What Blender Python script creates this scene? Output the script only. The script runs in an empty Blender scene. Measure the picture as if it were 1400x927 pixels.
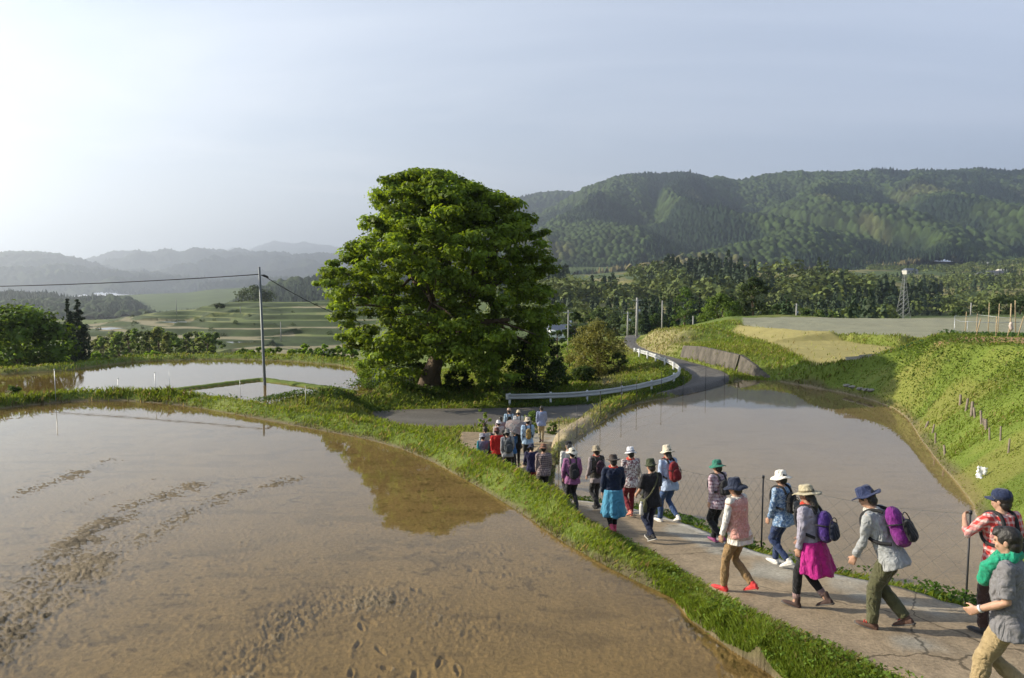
import bpy, bmesh, math, random
import numpy as np
from mathutils import Vector, Matrix, geometry

random.seed(7)
RNG = np.random.default_rng(11)
R = math.radians
SC = bpy.context.scene
COL = SC.collection

# ------------------------------------------------------------------ camera
PITCH = R(4.21)
FPX = 930.0
cam_data = bpy.data.cameras.new('camera')
cam = bpy.data.objects.new('camera', cam_data)
COL.objects.link(cam)
cam.location = (0, 0, 0)
cam.rotation_euler = (math.pi / 2 - PITCH, 0, 0)
cam_data.sensor_width = 36
cam_data.lens = 36 * FPX / 1400
cam_data.clip_start = 0.1
cam_data.clip_end = 60000
SC.camera = cam

# ------------------------------------------------------------------ sky, sun, exposure
SUN_EL, SUN_AZ = R(24), R(-79)          # azimuth measured from the view direction (+Y), negative to the left
SUN_STRENGTH, SKY_STRENGTH = 5.0, 0.088
world = bpy.data.worlds.new('World')
SC.world = world
world.use_nodes = True
wn, wl = world.node_tree.nodes, world.node_tree.links
wn.clear()
w_out = wn.new('ShaderNodeOutputWorld')
w_bg = wn.new('ShaderNodeBackground'); w_bg.inputs['Strength'].default_value = SKY_STRENGTH
sky = wn.new('ShaderNodeTexSky')
sky.sky_type = 'NISHITA'
sky.sun_disc = False
sky.sun_elevation = SUN_EL
sky.sun_rotation = SUN_AZ
sky.altitude = 300
sky.air_density = 1.0
sky.dust_density = 0.3
sky.ozone_density = 2.2
w_tc = wn.new('ShaderNodeTexCoord')
w_sep = wn.new('ShaderNodeSeparateXYZ'); wl.new(w_tc.outputs['Generated'], w_sep.inputs[0])
w_mz = wn.new('ShaderNodeMath'); w_mz.operation = 'MAXIMUM'; w_mz.inputs[1].default_value = 0.0; wl.new(w_sep.outputs['Z'], w_mz.inputs[0])
w_z = wn.new('ShaderNodeMath'); w_z.operation = 'ADD'; w_z.inputs[1].default_value = 0.11; wl.new(w_mz.outputs[0], w_z.inputs[0])
w_dx = wn.new('ShaderNodeMath'); w_dx.operation = 'DIVIDE'; wl.new(w_sep.outputs['X'], w_dx.inputs[0]); wl.new(w_z.outputs[0], w_dx.inputs[1])
w_dy = wn.new('ShaderNodeMath'); w_dy.operation = 'DIVIDE'; wl.new(w_sep.outputs['Y'], w_dy.inputs[0]); wl.new(w_z.outputs[0], w_dy.inputs[1])
w_cmb = wn.new('ShaderNodeCombineXYZ'); wl.new(w_dx.outputs[0], w_cmb.inputs[0]); wl.new(w_dy.outputs[0], w_cmb.inputs[1])
w_map = wn.new('ShaderNodeMapping'); w_map.inputs['Rotation'].default_value = (0, 0, R(-18)); w_map.inputs['Scale'].default_value = (0.30, 0.60, 1); w_map.inputs['Location'].default_value = (3.1, 1.7, 0)
wl.new(w_cmb.outputs[0], w_map.inputs[0])
w_noise = wn.new('ShaderNodeTexNoise'); w_noise.inputs['Scale'].default_value = 0.85; w_noise.inputs['Detail'].default_value = 7; w_noise.inputs['Roughness'].default_value = 0.56; w_noise.inputs['Distortion'].default_value = 0.5
wl.new(w_map.outputs[0], w_noise.inputs['Vector'])
w_ramp = wn.new('ShaderNodeValToRGB')
w_ramp.color_ramp.elements[0].position = 0.44; w_ramp.color_ramp.elements[0].color = (0, 0, 0, 1)
w_ramp.color_ramp.elements[1].position = 0.66; w_ramp.color_ramp.elements[1].color = (1, 1, 1, 1)
wl.new(w_noise.outputs['Fac'], w_ramp.inputs[0])
# thin veil thickest low down
w_veil = wn.new('ShaderNodeMapRange'); w_veil.inputs['From Min'].default_value = 0.0; w_veil.inputs['From Max'].default_value = 0.42
w_veil.inputs['To Min'].default_value = 0.97; w_veil.inputs['To Max'].default_value = 0.16; wl.new(w_sep.outputs['Z'], w_veil.inputs['Value'])
w_fac = wn.new('ShaderNodeMath'); w_fac.operation = 'MULTIPLY_ADD'; w_fac.inputs[1].default_value = 0.30
wl.new(w_ramp.outputs[0], w_fac.inputs[0]); wl.new(w_veil.outputs[0], w_fac.inputs[2])
w_clamp = wn.new('ShaderNodeMath'); w_clamp.operation = 'MINIMUM'; w_clamp.inputs[1].default_value = 0.92; wl.new(w_fac.outputs[0], w_clamp.inputs[0])
# veil colour: white, brighter toward the sun's side
w_sd = wn.new('ShaderNodeVectorMath'); w_sd.operation = 'DOT_PRODUCT'; wl.new(w_tc.outputs['Generated'], w_sd.inputs[0])
w_sd.inputs[1].default_value = (math.sin(SUN_AZ) * math.cos(SUN_EL), math.cos(SUN_AZ) * math.cos(SUN_EL), math.sin(SUN_EL))
w_sg = wn.new('ShaderNodeMapRange'); w_sg.inputs['From Min'].default_value = -0.35; w_sg.inputs['From Max'].default_value = 0.8
w_sg.inputs['To Min'].default_value = 0.0; w_sg.inputs['To Max'].default_value = 1.0; wl.new(w_sd.outputs['Value'], w_sg.inputs['Value'])
w_cc = wn.new('ShaderNodeMix'); w_cc.data_type = 'RGBA'
w_cc.inputs['A'].default_value = (4.6, 5.0, 5.9, 1); w_cc.inputs['B'].default_value = (6.7, 6.65, 6.5, 1)
wl.new(w_sg.outputs[0], w_cc.inputs['Factor'])
w_mix = wn.new('ShaderNodeMix'); w_mix.data_type = 'RGBA'
wl.new(w_clamp.outputs[0], w_mix.inputs['Factor']); wl.new(sky.outputs[0], w_mix.inputs['A']); wl.new(w_cc.outputs['Result'], w_mix.inputs['B'])
w_cl = wn.new('ShaderNodeMapRange'); w_cl.inputs['To Min'].default_value = 1.0; w_cl.inputs['To Max'].default_value = 1.16; wl.new(w_ramp.outputs[0], w_cl.inputs['Value'])
w_mul = wn.new('ShaderNodeVectorMath'); w_mul.operation = 'SCALE'; wl.new(w_mix.outputs['Result'], w_mul.inputs[0]); wl.new(w_cl.outputs[0], w_mul.inputs['Scale'])
wl.new(w_mul.outputs[0], w_bg.inputs['Color']); wl.new(w_bg.outputs[0], w_out.inputs['Surface'])

sun_data = bpy.data.lights.new('sun', 'SUN')
sun_data.energy = SUN_STRENGTH
sun_data.angle = R(0.55)
sun_data.color = (1.0, 0.90, 0.72)
sun = bpy.data.objects.new('sun', sun_data)
COL.objects.link(sun)
sun_dir = Vector((math.sin(SUN_AZ) * math.cos(SUN_EL), math.cos(SUN_AZ) * math.cos(SUN_EL), math.sin(SUN_EL)))
sun.rotation_euler = (-sun_dir).to_track_quat('-Z', 'Y').to_euler()
sun.location = sun_dir * 200

SC.view_settings.view_transform = 'Standard'
SC.view_settings.look = 'None'
SC.view_settings.gamma = 1
SC.view_settings.exposure = 0.88
SC.view_settings.use_curve_mapping = False
SC.render.engine = 'CYCLES'
SC.cycles.use_denoising = True
SC.cycles.max_bounces = 6
SC.cycles.diffuse_bounces = 2
SC.cycles.glossy_bounces = 3
SC.cycles.transmission_bounces = 2
SC.cycles.transparent_max_bounces = 8
SC.cycles.volume_bounces = 0
SC.cycles.use_adaptive_sampling = True
SC.cycles.adaptive_threshold = 0.015
SC.cycles.caustics_reflective = False
SC.cycles.caustics_refractive = False

# ------------------------------------------------------------------ picture point -> place
CP, SP = math.cos(PITCH), math.sin(PITCH)
def ray(px, py):
    cx, cy = (px - 700) / FPX, (463.5 - py) / FPX
    return Vector((cx, CP + cy * SP, -SP + cy * CP))
def at_z(px, py, z):
    d = ray(px, py)
    return d * (z / d.z)
def at_d(px, py, dist):
    d = ray(px, py)
    return d * (dist / d.y)

# ------------------------------------------------------------------ numpy noise
def _hash(ix, iy, seed):
    h = (ix.astype(np.int64) * 374761393 + iy.astype(np.int64) * 668265263 + seed * 1274126177) & 0xffffffff
    h = ((h ^ (h >> 13)) * 1274126177) & 0xffffffff
    h = ((h ^ (h >> 16)) * 2246822519) & 0xffffffff
    h = h ^ (h >> 15)
    return (h & 0xffffff).astype(np.float64) / 0xffffff
def vnoise(x, y, seed=0):
    ix, iy = np.floor(x), np.floor(y)
    fx, fy = x - ix, y - iy
    ux, uy = fx * fx * (3 - 2 * fx), fy * fy * (3 - 2 * fy)
    a, b = _hash(ix, iy, seed), _hash(ix + 1, iy, seed)
    c, d = _hash(ix, iy + 1, seed), _hash(ix + 1, iy + 1, seed)
    return (a + (b - a) * ux) * (1 - uy) + (c + (d - c) * ux) * uy
def fbm(x, y, octv=4, seed=0, gain=0.5):
    x = np.asarray(x, float); y = np.asarray(y, float)
    s, a, t = 0.0, 1.0, 0.0
    for k in range(octv):
        s = s + a * vnoise(x * 2 ** k + 17.3 * k, y * 2 ** k - 9.1 * k, seed + k); t += a; a *= gain
    return s / t
def worley(x, y, seed=0):
    ix, iy = np.floor(x), np.floor(y)
    best = np.full(x.shape, 9.0); cid = np.zeros(x.shape)
    for dx in (-1, 0, 1):
        for dy in (-1, 0, 1):
            jx, jy = ix + dx, iy + dy
            px = jx + 0.15 + 0.7 * _hash(jx, jy, seed + 1); py = jy + 0.15 + 0.7 * _hash(jx, jy, seed + 2)
            d = (px - x) ** 2 + (py - y) ** 2
            m = d < best
            best = np.where(m, d, best); cid = np.where(m, _hash(jx, jy, seed + 3), cid)
    return np.sqrt(best), cid
def sstep(a, b, x):
    t = np.clip((x - a) / (b - a), 0, 1)
    return t * t * (3 - 2 * t)
def in_poly(x, y, poly):
    ins = np.zeros(x.shape, bool)
    n = len(poly)
    for i in range(n):
        x1, y1 = poly[i][0], poly[i][1]; x2, y2 = poly[(i + 1) % n][0], poly[(i + 1) % n][1]
        if y1 == y2: continue
        c = (y1 > y) != (y2 > y)
        ins ^= c & (x < (x2 - x1) * (y - y1) / (y2 - y1) + x1)
    return ins
def poly_dist(x, y, line, closed=False):
    best = np.full(x.shape, 1e9)
    n = len(line)
    for i in range(n if closed else n - 1):
        ax, ay = line[i][0], line[i][1]; bx, by = line[(i + 1) % n][0], line[(i + 1) % n][1]
        vx, vy = bx - ax, by - ay
        L = vx * vx + vy * vy + 1e-12
        t = np.clip(((x - ax) * vx + (y - ay) * vy) / L, 0, 1)
        best = np.minimum(best, (x - ax - t * vx) ** 2 + (y - ay - t * vy) ** 2)
    return np.sqrt(best)

# ------------------------------------------------------------------ materials
def new_mat(name):
    m = bpy.data.materials.new(name); m.use_nodes = True
    nt = m.node_tree; nt.nodes.clear()
    out = nt.nodes.new('ShaderNodeOutputMaterial')
    p = nt.nodes.new('ShaderNodeBsdfPrincipled')
    nt.links.new(p.outputs[0], out.inputs[0])
    return m, nt, p
def N(nt, kind, **kw):
    n = nt.nodes.new(kind)
    for k, v in kw.items():
        if k in n.inputs: n.inputs[k].default_value = v
        else: setattr(n, k, v)
    return n
_plain = {}
def plain(name, col, rough=0.7, var=0.18, scale=9.0, bump=0.0, metal=0.0, spec=0.35):
    key = (name, col, rough)
    if key in _plain: return _plain[key]
    m, nt, p = new_mat(name)
    tc = N(nt, 'ShaderNodeTexCoord')
    no = N(nt, 'ShaderNodeTexNoise', Scale=scale, Detail=5.0, Roughness=0.65)
    nt.links.new(tc.outputs['Object'], no.inputs['Vector'])
    mr = N(nt, 'ShaderNodeMapRange'); mr.inputs['From Min'].default_value = 0.25; mr.inputs['From Max'].default_value = 0.75
    mr.inputs['To Min'].default_value = 1 - var; mr.inputs['To Max'].default_value = 1 + var
    nt.links.new(no.outputs['Fac'], mr.inputs['Value'])
    mx = N(nt, 'ShaderNodeMix', data_type='RGBA', blend_type='MULTIPLY'); mx.inputs['Factor'].default_value = 1
    mx.inputs['A'].default_value = (*col, 1); nt.links.new(mr.outputs[0], mx.inputs['B'])
    nt.links.new(mx.outputs['Result'], p.inputs['Base Color'])
    p.inputs['Roughness'].default_value = rough; p.inputs['Metallic'].default_value = metal
    p.inputs['Specular IOR Level'].default_value = spec
    if bump:
        b = N(nt, 'ShaderNodeBump', Strength=bump, Distance=0.02); nt.links.new(no.outputs['Fac'], b.inputs['Height']); nt.links.new(b.outputs[0], p.inputs['Normal'])
    _plain[key] = m
    return m
def attr_mat(name, rough=0.85, scale=14.0, var=0.3, bump=0.5, dist=0.05, spec=0.2, scale2=None):
    """base colour from the mesh's own 'Col' attribute (albedo by kind of surface) times fine noise"""
    m, nt, p = new_mat(name)
    at = N(nt, 'ShaderNodeAttribute', attribute_name='Col')
    tc = N(nt, 'ShaderNodeTexCoord')
    no = N(nt, 'ShaderNodeTexNoise', Scale=scale, Detail=6.0, Roughness=0.7)
    nt.links.new(tc.outputs['Object'], no.inputs['Vector'])
    mr = N(nt, 'ShaderNodeMapRange'); mr.inputs['From Min'].default_value = 0.25; mr.inputs['From Max'].default_value = 0.75
    mr.inputs['To Min'].default_value = 1 - var; mr.inputs['To Max'].default_value = 1 + var
    nt.links.new(no.outputs['Fac'], mr.inputs['Value'])
    mx = N(nt, 'ShaderNodeMix', data_type='RGBA', blend_type='MULTIPLY'); mx.inputs['Factor'].default_value = 1
    nt.links.new(at.outputs['Color'], mx.inputs['A']); nt.links.new(mr.outputs[0], mx.inputs['B'])
    nt.links.new(mx.outputs['Result'], p.inputs['Base Color'])
    p.inputs['Roughness'].default_value = rough; p.inputs['Specular IOR Level'].default_value = spec
    if bump:
        b = N(nt, 'ShaderNodeBump', Strength=bump, Distance=dist); nt.links.new(no.outputs['Fac'], b.inputs['Height']); nt.links.new(b.outputs[0], p.inputs['Normal'])
    return m
def leaf_mat(name, trans=0.35, rough=0.55):
    m = bpy.data.materials.new(name); m.use_nodes = True
    nt = m.node_tree; nt.nodes.clear()
    out = N(nt, 'ShaderNodeOutputMaterial')
    at = N(nt, 'ShaderNodeAttribute', attribute_name='Col')
    p = N(nt, 'ShaderNodeBsdfPrincipled'); p.inputs['Roughness'].default_value = rough; p.inputs['Specular IOR Level'].default_value = 0.25
    t = N(nt, 'ShaderNodeBsdfTranslucent')
    hs = N(nt, 'ShaderNodeHueSaturation'); hs.inputs['Hue'].default_value = 0.485; hs.inputs['Saturation'].default_value = 1.1; hs.inputs['Value'].default_value = 1.35
    mx = N(nt, 'ShaderNodeMixShader'); mx.inputs[0].default_value = trans
    nt.links.new(at.outputs['Color'], p.inputs['Base Color']); nt.links.new(at.outputs['Color'], hs.inputs['Color']); nt.links.new(hs.outputs[0], t.inputs['Color'])
    nt.links.new(p.outputs[0], mx.inputs[1]); nt.links.new(t.outputs[0], mx.inputs[2]); nt.links.new(mx.outputs[0], out.inputs[0])
    return m

# ------------------------------------------------------------------ mesh helpers
def np_mesh(name, verts, faces, mat, col=None, smooth=True, parent=None):
    """verts (n,3); faces (m,k) all with k corners; col per-vertex rgb"""
    verts = np.asarray(verts, np.float32); faces = np.asarray(faces, np.int32)
    me = bpy.data.meshes.new(name)
    me.vertices.add(len(verts)); me.vertices.foreach_set('co', verts.ravel())
    k = faces.shape[1]
    me.loops.add(faces.size); me.loops.foreach_set('vertex_index', faces.ravel())
    me.polygons.add(len(faces)); me.polygons.foreach_set('loop_start', np.arange(0, faces.size, k, dtype=np.int32))
    me.polygons.foreach_set('loop_total', np.full(len(faces), k, np.int32))
    if smooth: me.polygons.foreach_set('use_smooth', np.ones(len(faces), bool))
    me.update(calc_edges=True)
    if col is not None:
        a = me.attributes.new('Col', 'FLOAT_COLOR', 'POINT')
        c = np.ones((len(verts), 4), np.float32); c[:, :3] = col
        a.data.foreach_set('color', c.ravel())
    me.materials.append(mat)
    o = bpy.data.objects.new(name, me); COL.objects.link(o)
    if parent: o.parent = parent
    return o
def bm_obj(name, bm, mat, parent=None, smooth=False):
    me = bpy.data.meshes.new(name)
    bmesh.ops.recalc_face_normals(bm, faces=bm.faces)
    bm.to_mesh(me); bm.free()
    if smooth:
        for p in me.polygons: p.use_smooth = True
    for m in (mat if isinstance(mat, (list, tuple)) else [mat]): me.materials.append(m)
    o = bpy.data.objects.new(name, me); COL.objects.link(o)
    if parent: o.parent = parent
    return o
def tag(o, label=None, cat=None, group=None, kind=None):
    if label: o['label'] = label
    if cat: o['category'] = cat
    if group: o['group'] = group
    if kind: o['kind'] = kind
    return o
def empty(name, loc=(0, 0, 0), rz=0.0):
    o = bpy.data.objects.new(name, None); COL.objects.link(o)
    o.location = loc; o.rotation_euler = (0, 0, rz); o.empty_display_size = 0.2
    return o
def add_box(bm, c, s, rot=None):
    m = Matrix.Translation(c)
    if rot is not None: m = m @ (rot.to_4x4() if hasattr(rot, 'to_4x4') else rot)
    m = m @ Matrix.Diagonal((s[0], s[1], s[2], 1))
    return bmesh.ops.create_cube(bm, size=1, matrix=m)['verts']
def add_tube(bm, pts, rad, seg=6, cap=True):
    """tube through pts; rad one number or one per point"""
    pts = [Vector(p) for p in pts]
    rads = rad if isinstance(rad, (list, tuple)) else [rad] * len(pts)
    rings = []; ref = None
    for i, p in enumerate(pts):
        t = (pts[min(i + 1, len(pts) - 1)] - pts[max(i - 1, 0)]).normalized()
        if ref is None: ref = t.orthogonal().normalized()
        ref = (ref - t * ref.dot(t))
        ref = ref.normalized() if ref.length > 1e-5 else t.orthogonal().normalized()
        b = t.cross(ref)
        rings.append([bm.verts.new(p + (ref * math.cos(2 * math.pi * k / seg) + b * math.sin(2 * math.pi * k / seg)) * rads[i]) for k in range(seg)])
    for a, b in zip(rings, rings[1:]):
        for k in range(seg): bm.faces.new((a[k], a[(k + 1) % seg], b[(k + 1) % seg], b[k]))
    if cap:
        bm.faces.new(rings[0][::-1]); bm.faces.new(rings[-1])
def add_lathe(bm, prof, seg=20, mat=None):
    """prof [(r,z)...]; closed at ends where r==0"""
    rings = []
    for r, z in prof:
        if r < 1e-6: rings.append([bm.verts.new((0, 0, z))])
        else: rings.append([bm.verts.new((r * math.cos(2 * math.pi * k / seg), r * math.sin(2 * math.pi * k / seg), z)) for k in range(seg)])
    vs = [v for r in rings for v in r]
    for a, b in zip(rings, rings[1:]):
        if len(a) == 1 and len(b) == 1: continue
        for k in range(seg):
            k2 = (k + 1) % seg
            if len(a) == 1: bm.faces.new((a[0], b[k], b[k2]))
            elif len(b) == 1: bm.faces.new((a[k], a[k2], b[0]))
            else: bm.faces.new((a[k], a[k2], b[k2], b[k]))
    if mat is not None:
        for v in vs: v.co = mat @ v.co
    return vs
def densify(line, step):
    out = []
    for a, b in zip(line, line[1:]):
        a, b = np.array(a, float), np.array(b, float)
        n = max(1, int(np.ceil(np.linalg.norm(b[:2] - a[:2]) / step)))
        for k in range(n): out.append(a + (b - a) * k / n)
    out.append(np.array(line[-1], float))
    return out
def smooth_line(line, it=2):
    """corner cutting that keeps the ends"""
    line = [np.array(p, float) for p in line]
    for _ in range(it):
        o = [line[0]]
        for a, b in zip(line, line[1:]): o += [a * .75 + b * .25, a * .25 + b * .75]
        o.append(line[-1]); line = o
    return line
def offset_line(line, d, z=None):
    """shift to the left of travel by d"""
    line = [np.array(p, float) for p in line]; out = []
    for i, p in enumerate(line):
        t = line[min(i + 1, len(line) - 1)] - line[max(i - 1, 0)]
        n = np.array([-t[1], t[0]]); n /= (np.linalg.norm(n) + 1e-9)
        q = p.copy(); q[:2] += n * (d[i] if hasattr(d, '__len__') else d)
        if z is not None: q[2] = z[i] if hasattr(z, '__len__') else z
        out.append(q)
    return out
# ================================================================== TERRAIN
PL, PR, PP = -4.3, -6.2, -6.5           # water levels: near left paddy, right paddy, far left pond
ZP_D = [0, 3, 6, 7.4, 9.3, 11, 13, 16.3, 19.6, 24, 30, 36]
ZP_Z = [-3.3, -3.5, -3.74, -3.93, -4.2, -4.47, -4.78, -5.45, -6.05, -6.7, -7.15, -7.3]
def zp(d): return float(np.interp(d, ZP_D, ZP_Z))
def on_path(px, py):
    r = ray(px, py); lo, hi = 1.5, 45
    f = lambda d: d / r.y * r.z - zp(d)
    for _ in range(50):
        mid = (lo + hi) / 2
        if f(mid) > 0: lo = mid
        else: hi = mid
    v = r * (lo / r.y)
    return np.array([v.x, v.y, zp(lo)])
def PZ(pts, z): return [np.array(at_z(x, y, z)) for x, y in pts]
def PD(pts): return [np.array(at_d(x, y, d)) for x, y, d in pts]
def W(*pts): return [np.array(p, float) for p in pts]
def wp(x, d): return np.array([x, d, zp(d)])

LE = [np.array([9.5, 1.6, -3.35]), np.array([6.6, 2.9, -3.5]), np.array([5.0, 4.3, zp(4.3)])] + [on_path(x, y) for x, y in
      ((1234, 927), (1086, 869), (1000, 823), (920, 777), (874, 749), (840, 731), (789, 706))] + [wp(.1, 18.6), wp(-.7, 20), wp(-1.5, 22), wp(-2.1, 25), wp(-2.3, 30), wp(-2.6, 34)]
RE = [np.array([11.5, 4.3, -3.4]), np.array([9.2, 5.6, -3.65])] + [on_path(x, y) for x, y in
      ((1400, 862), (1314, 831), (1223, 803), (1114, 783), (1057, 763), (1000, 744), (937, 717), (886, 701), (846, 692))] + [wp(1.45, 18.6), wp(1.3, 20), wp(1.15, 22), wp(1.25, 25), wp(1.7, 29.5), wp(2.6, 33.5)]
LE, RE = smooth_line(LE, 2), smooth_line(RE, 2)

WL_T = [((1052, 920), .0, 0), ((1000, 888), .0, 0), ((944, 848), .0, 0), ((920, 817), .15, -4.22), ((874, 797), .25, -4.14), ((834, 777), .35, -4.08), ((771, 743), .5, -4.05), ((714, 703), .55, -4.02),
        ((657, 668), .55, -3.99), ((595, 633), .55, -3.99), ((550, 614), .55, -3.99), ((500, 600), .55, -3.99), ((420, 585), .55, -3.99), ((350, 572), .55, -3.99),
        ((280, 559), .6, -3.99), ((225, 552), .6, -3.99), ((170, 548), .6, -3.99), ((100, 549), .6, -3.99), ((30, 555), .6, -3.99), ((-10, 560), .6, -3.99)]
WL = PZ([t[0] for t in WL_T], PL) + W((-24, 24.2, PL), (-34, 23, PL), (-48, 23, PL))
WL = [np.array([3.45, 5.2, PL])] + WL
WL_o = [0] + [t[1] for t in WL_T] + [.6] * 3
WL_z = [0] + [t[2] for t in WL_T] + [-3.99] * 3
PADDY_L = WL + W((-48, 4, PL), (-20, 3.2, PL), (3.4, 3.4, PL))

WR_left = PZ([(757, 662), (761, 636), (775, 613), (792, 600), (811, 586), (832, 572), (854, 558), (873, 551), (920, 543), (961, 534), (989, 526), (1015, 519.6)], PR)
WR_right = PZ([(1040, 520), (1066, 521.5), (1103, 528), (1152, 537), (1193, 547), (1224, 559), (1242, 573), (1262, 604), (1286, 635), (1311, 663), (1331, 690)], PR) + W((11.6, 16.2, PR))
# the near edge follows the path's right edge
i0 = [i for i, p in enumerate(RE) if p[1] > 7.6][0]; i1 = [i for i, p in enumerate(RE) if p[1] < 19.2][-1]
WR_near = [p for p in offset_line(RE[i0:i1], [-(2.3 - 1.5 * sstep(9, 18, p[1])) for p in RE[i0:i1]], PR)]
WR_near = [p for p in WR_near if p[1] < 20.3]
PADDY_R = WR_left + WR_right + WR_near
POND = W((-60, 53, PP)) + PZ([(0, 512), (98, 506), (131, 501), (184, 494.5), (263, 491.5), (329, 491.5), (400, 494), (460, 499), (479, 503), (498, 518), (510, 530), (513, 533), (475, 542)], PP) + W((-14.0, 37, PP), (-22, 35.5, PP), (-40, 36, PP), (-60, 38, PP))
# bund that cuts the small seedbed off from the pond
BUND = PZ([(205, 539), (230, 535), (300, 526), (358, 519), (410, 526), (460, 533), (480, 537)], PP)
FIELD = PZ([(994, 456), (1026, 465), (1058, 475), (1085, 490), (1112, 503)], -5.05) + PZ([(1165, 496), (1215, 490)], -4.95) + PZ([(1232, 475), (1120, 463), (1010, 450)], -4.9)
UPPER = W(*[at_z(x, y, -4.4) for x, y in ((1012, 445), (1100, 455), (1232, 463.5))]) + W((46, 58, -4.4), (74, 92, -4.4), (80, 122, -4.4), (34, 101, -4.4))

ROAD_L = PZ([(496, 565), (532, 561), (610, 559), (683, 559)], -7.35) + PD([(743, 556, 42), (810, 553, 42.6), (862, 546, 43.5), (905, 537, 44.8)]) + PD([(942, 524, 47), (947, 515, 49.5), (937, 507, 52.5), (920, 499, 56), (892, 490, 61), (868, 481, 69), (856, 475, 76), (852, 466, 88), (856, 459, 103)])
ROAD_R = W((-8.6, 40.3, -7.4)) + PZ([(520, 577), (560, 583), (600, 585), (640, 585)], -7.35) + PD([(700, 585, 36.3)]) + W((3.4, 37, -7.2), (6, 37.6, -7.1), (9.5, 39.2, -6.95), (13.6, 43, -6.7)) + PD([(1001, 518, 47.8), (992, 509.5, 51), (975, 504, 54), (954, 498, 57.5), (920, 489, 63), (892, 482, 70), (872, 474, 79), (869, 466, 90), (876, 458.5, 106)])
ROAD_L, ROAD_R = smooth_line(ROAD_L, 2), smooth_line(ROAD_R, 2)
# retaining wall foot and top
WALL_FOOT = PD([(932, 486, 62.5), (955, 492, 58.5), (980, 499.5, 54.5), (1008, 508, 51), (1030, 515, 48.8), (1050, 519.5, 47.2)])
WALL_TOP = [p + np.array([.18, .05, h]) for p, h in zip(WALL_FOOT, (.85, 1.1, 1.15, 1.2, .75, .15))]

BT = PD([(1248, 476, 41), (1272, 466, 37), (1300, 468, 33), (1345, 470, 30), (1400, 471, 28), (1480, 478, 24), (1590, 490, 20)]) + W((18.2, 12, -1.8), (15.5, 4, -1.4))
PTS = []                                 # breakline points of the terrain
def brk(line, step=.5): PTS.extend(densify(line, step))
# left paddy and its bund
brk([p + [0, 0, -.02] for p in WL], .3); brk(W((-48, 4, PL), (-20, 3.2, PL), (3.4, 3.4, PL), (3.85, 5.2, PL)), 1)
TL = [q for q, o in zip(offset_line(WL, [-o for o in WL_o], WL_z), WL_o) if o > 0]
brk(TL, .3)
brk([q for q in offset_line(LE, .13, [p[2] + .05 for p in LE]) if 4.5 < q[1] < 13], .3); brk([q for q in offset_line(LE, .30, [p[2] - .02 for p in LE]) if 4.5 < q[1] < 10], .3)
TL2 = [q for q, o in zip(offset_line(WL, [-(o + .5) for o in WL_o], [z - .12 for z in WL_z]), WL_o) if o >= .5][1:]
brk(TL2, .4)
FLt = offset_line(WL, -2.9, -6.3); FL = [p for p in FLt if p[1] > 22.5 or p[0] < -18]
brk(FL, .8)
brk([p + [0, 0, -.05] for p in LE], .3); brk([p + [0, 0, -.05] for p in RE], .3)
brk(offset_line(LE[18:], .5, [p[2] + .02 for p in LE[18:]]), .5)
# slope from the path's right edge to the right paddy
lipz = [min(p[2] - .12, max(p[2] - .12, -5.92)) if p[1] < 17.5 else -5.92 for p in RE]
lip = [q for q in offset_line(RE, -.4, lipz) if 5.5 < q[1] < 18.5]
brk(lip, .4)
brk(WR_left, .3); brk(WR_right, .4); brk(WR_near + [WR_left[0]], .4); brk([WR_right[-1], WR_near[0]], .5)
brk(offset_line(WR_left, .45, PR + .3), .3); brk(offset_line(WR_left, 1.0, PR + .24), .4)
brk([p for p in offset_line(WR_left[1:-1], 1.9, -6.95) if 23 < p[1] < 43], .5)
# pond
brk(POND[:14], .6); brk(POND[14:], 1.0)
pf = offset_line(POND[:13], .9, PP + .38); brk(pf, .6); brk(offset_line(POND[:12], 1.7, PP + .3), .8); brk(offset_line(POND[:11], 5.5, -8.6), 1.5)
PTS += W((-11.2, 39.6, -5.95), (-10.4, 39.9, -5.9), (-12.4, 38.6, -6.05), (-9.6, 40.6, -6.2), (-9.5, 38.5, -6.5))
# tree mound, verge and hollow
PTS += W((-6.2, 45, -6.75), (-8.5, 45.5, -6.7), (-3.5, 45.5, -6.8), (-5, 43.2, -7.0), (0, 44.3, -7.0), (-8.5, 43.0, -6.9), (-6, 50, -7.0), (0, 50, -7.2), (-10, 52, -7.6), (-5, 60, -8.2), (4, 48, -7.15), (6, 54, -7.3), (8.5, 49, -7.0), (10.5, 51, -6.7), (9, 60, -7.2), (4, 62, -8.0), (8, 75, -7.6), (-8, 75, -9.5), (4, 92, -8.4), (-10, 95, -11.2), (8.5, 100, -7.6))
brk(ROAD_L, .6); brk(ROAD_R, .6)
brk(offset_line(ROAD_L[6:], .9, [p[2] - .06 for p in ROAD_L[6:]]), .8); PTS += W((-16, 37.0, -6.6), (-14, 34.5, -6.5), (-12, 32, -6.5), (-11, 36, -6.5))
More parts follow.
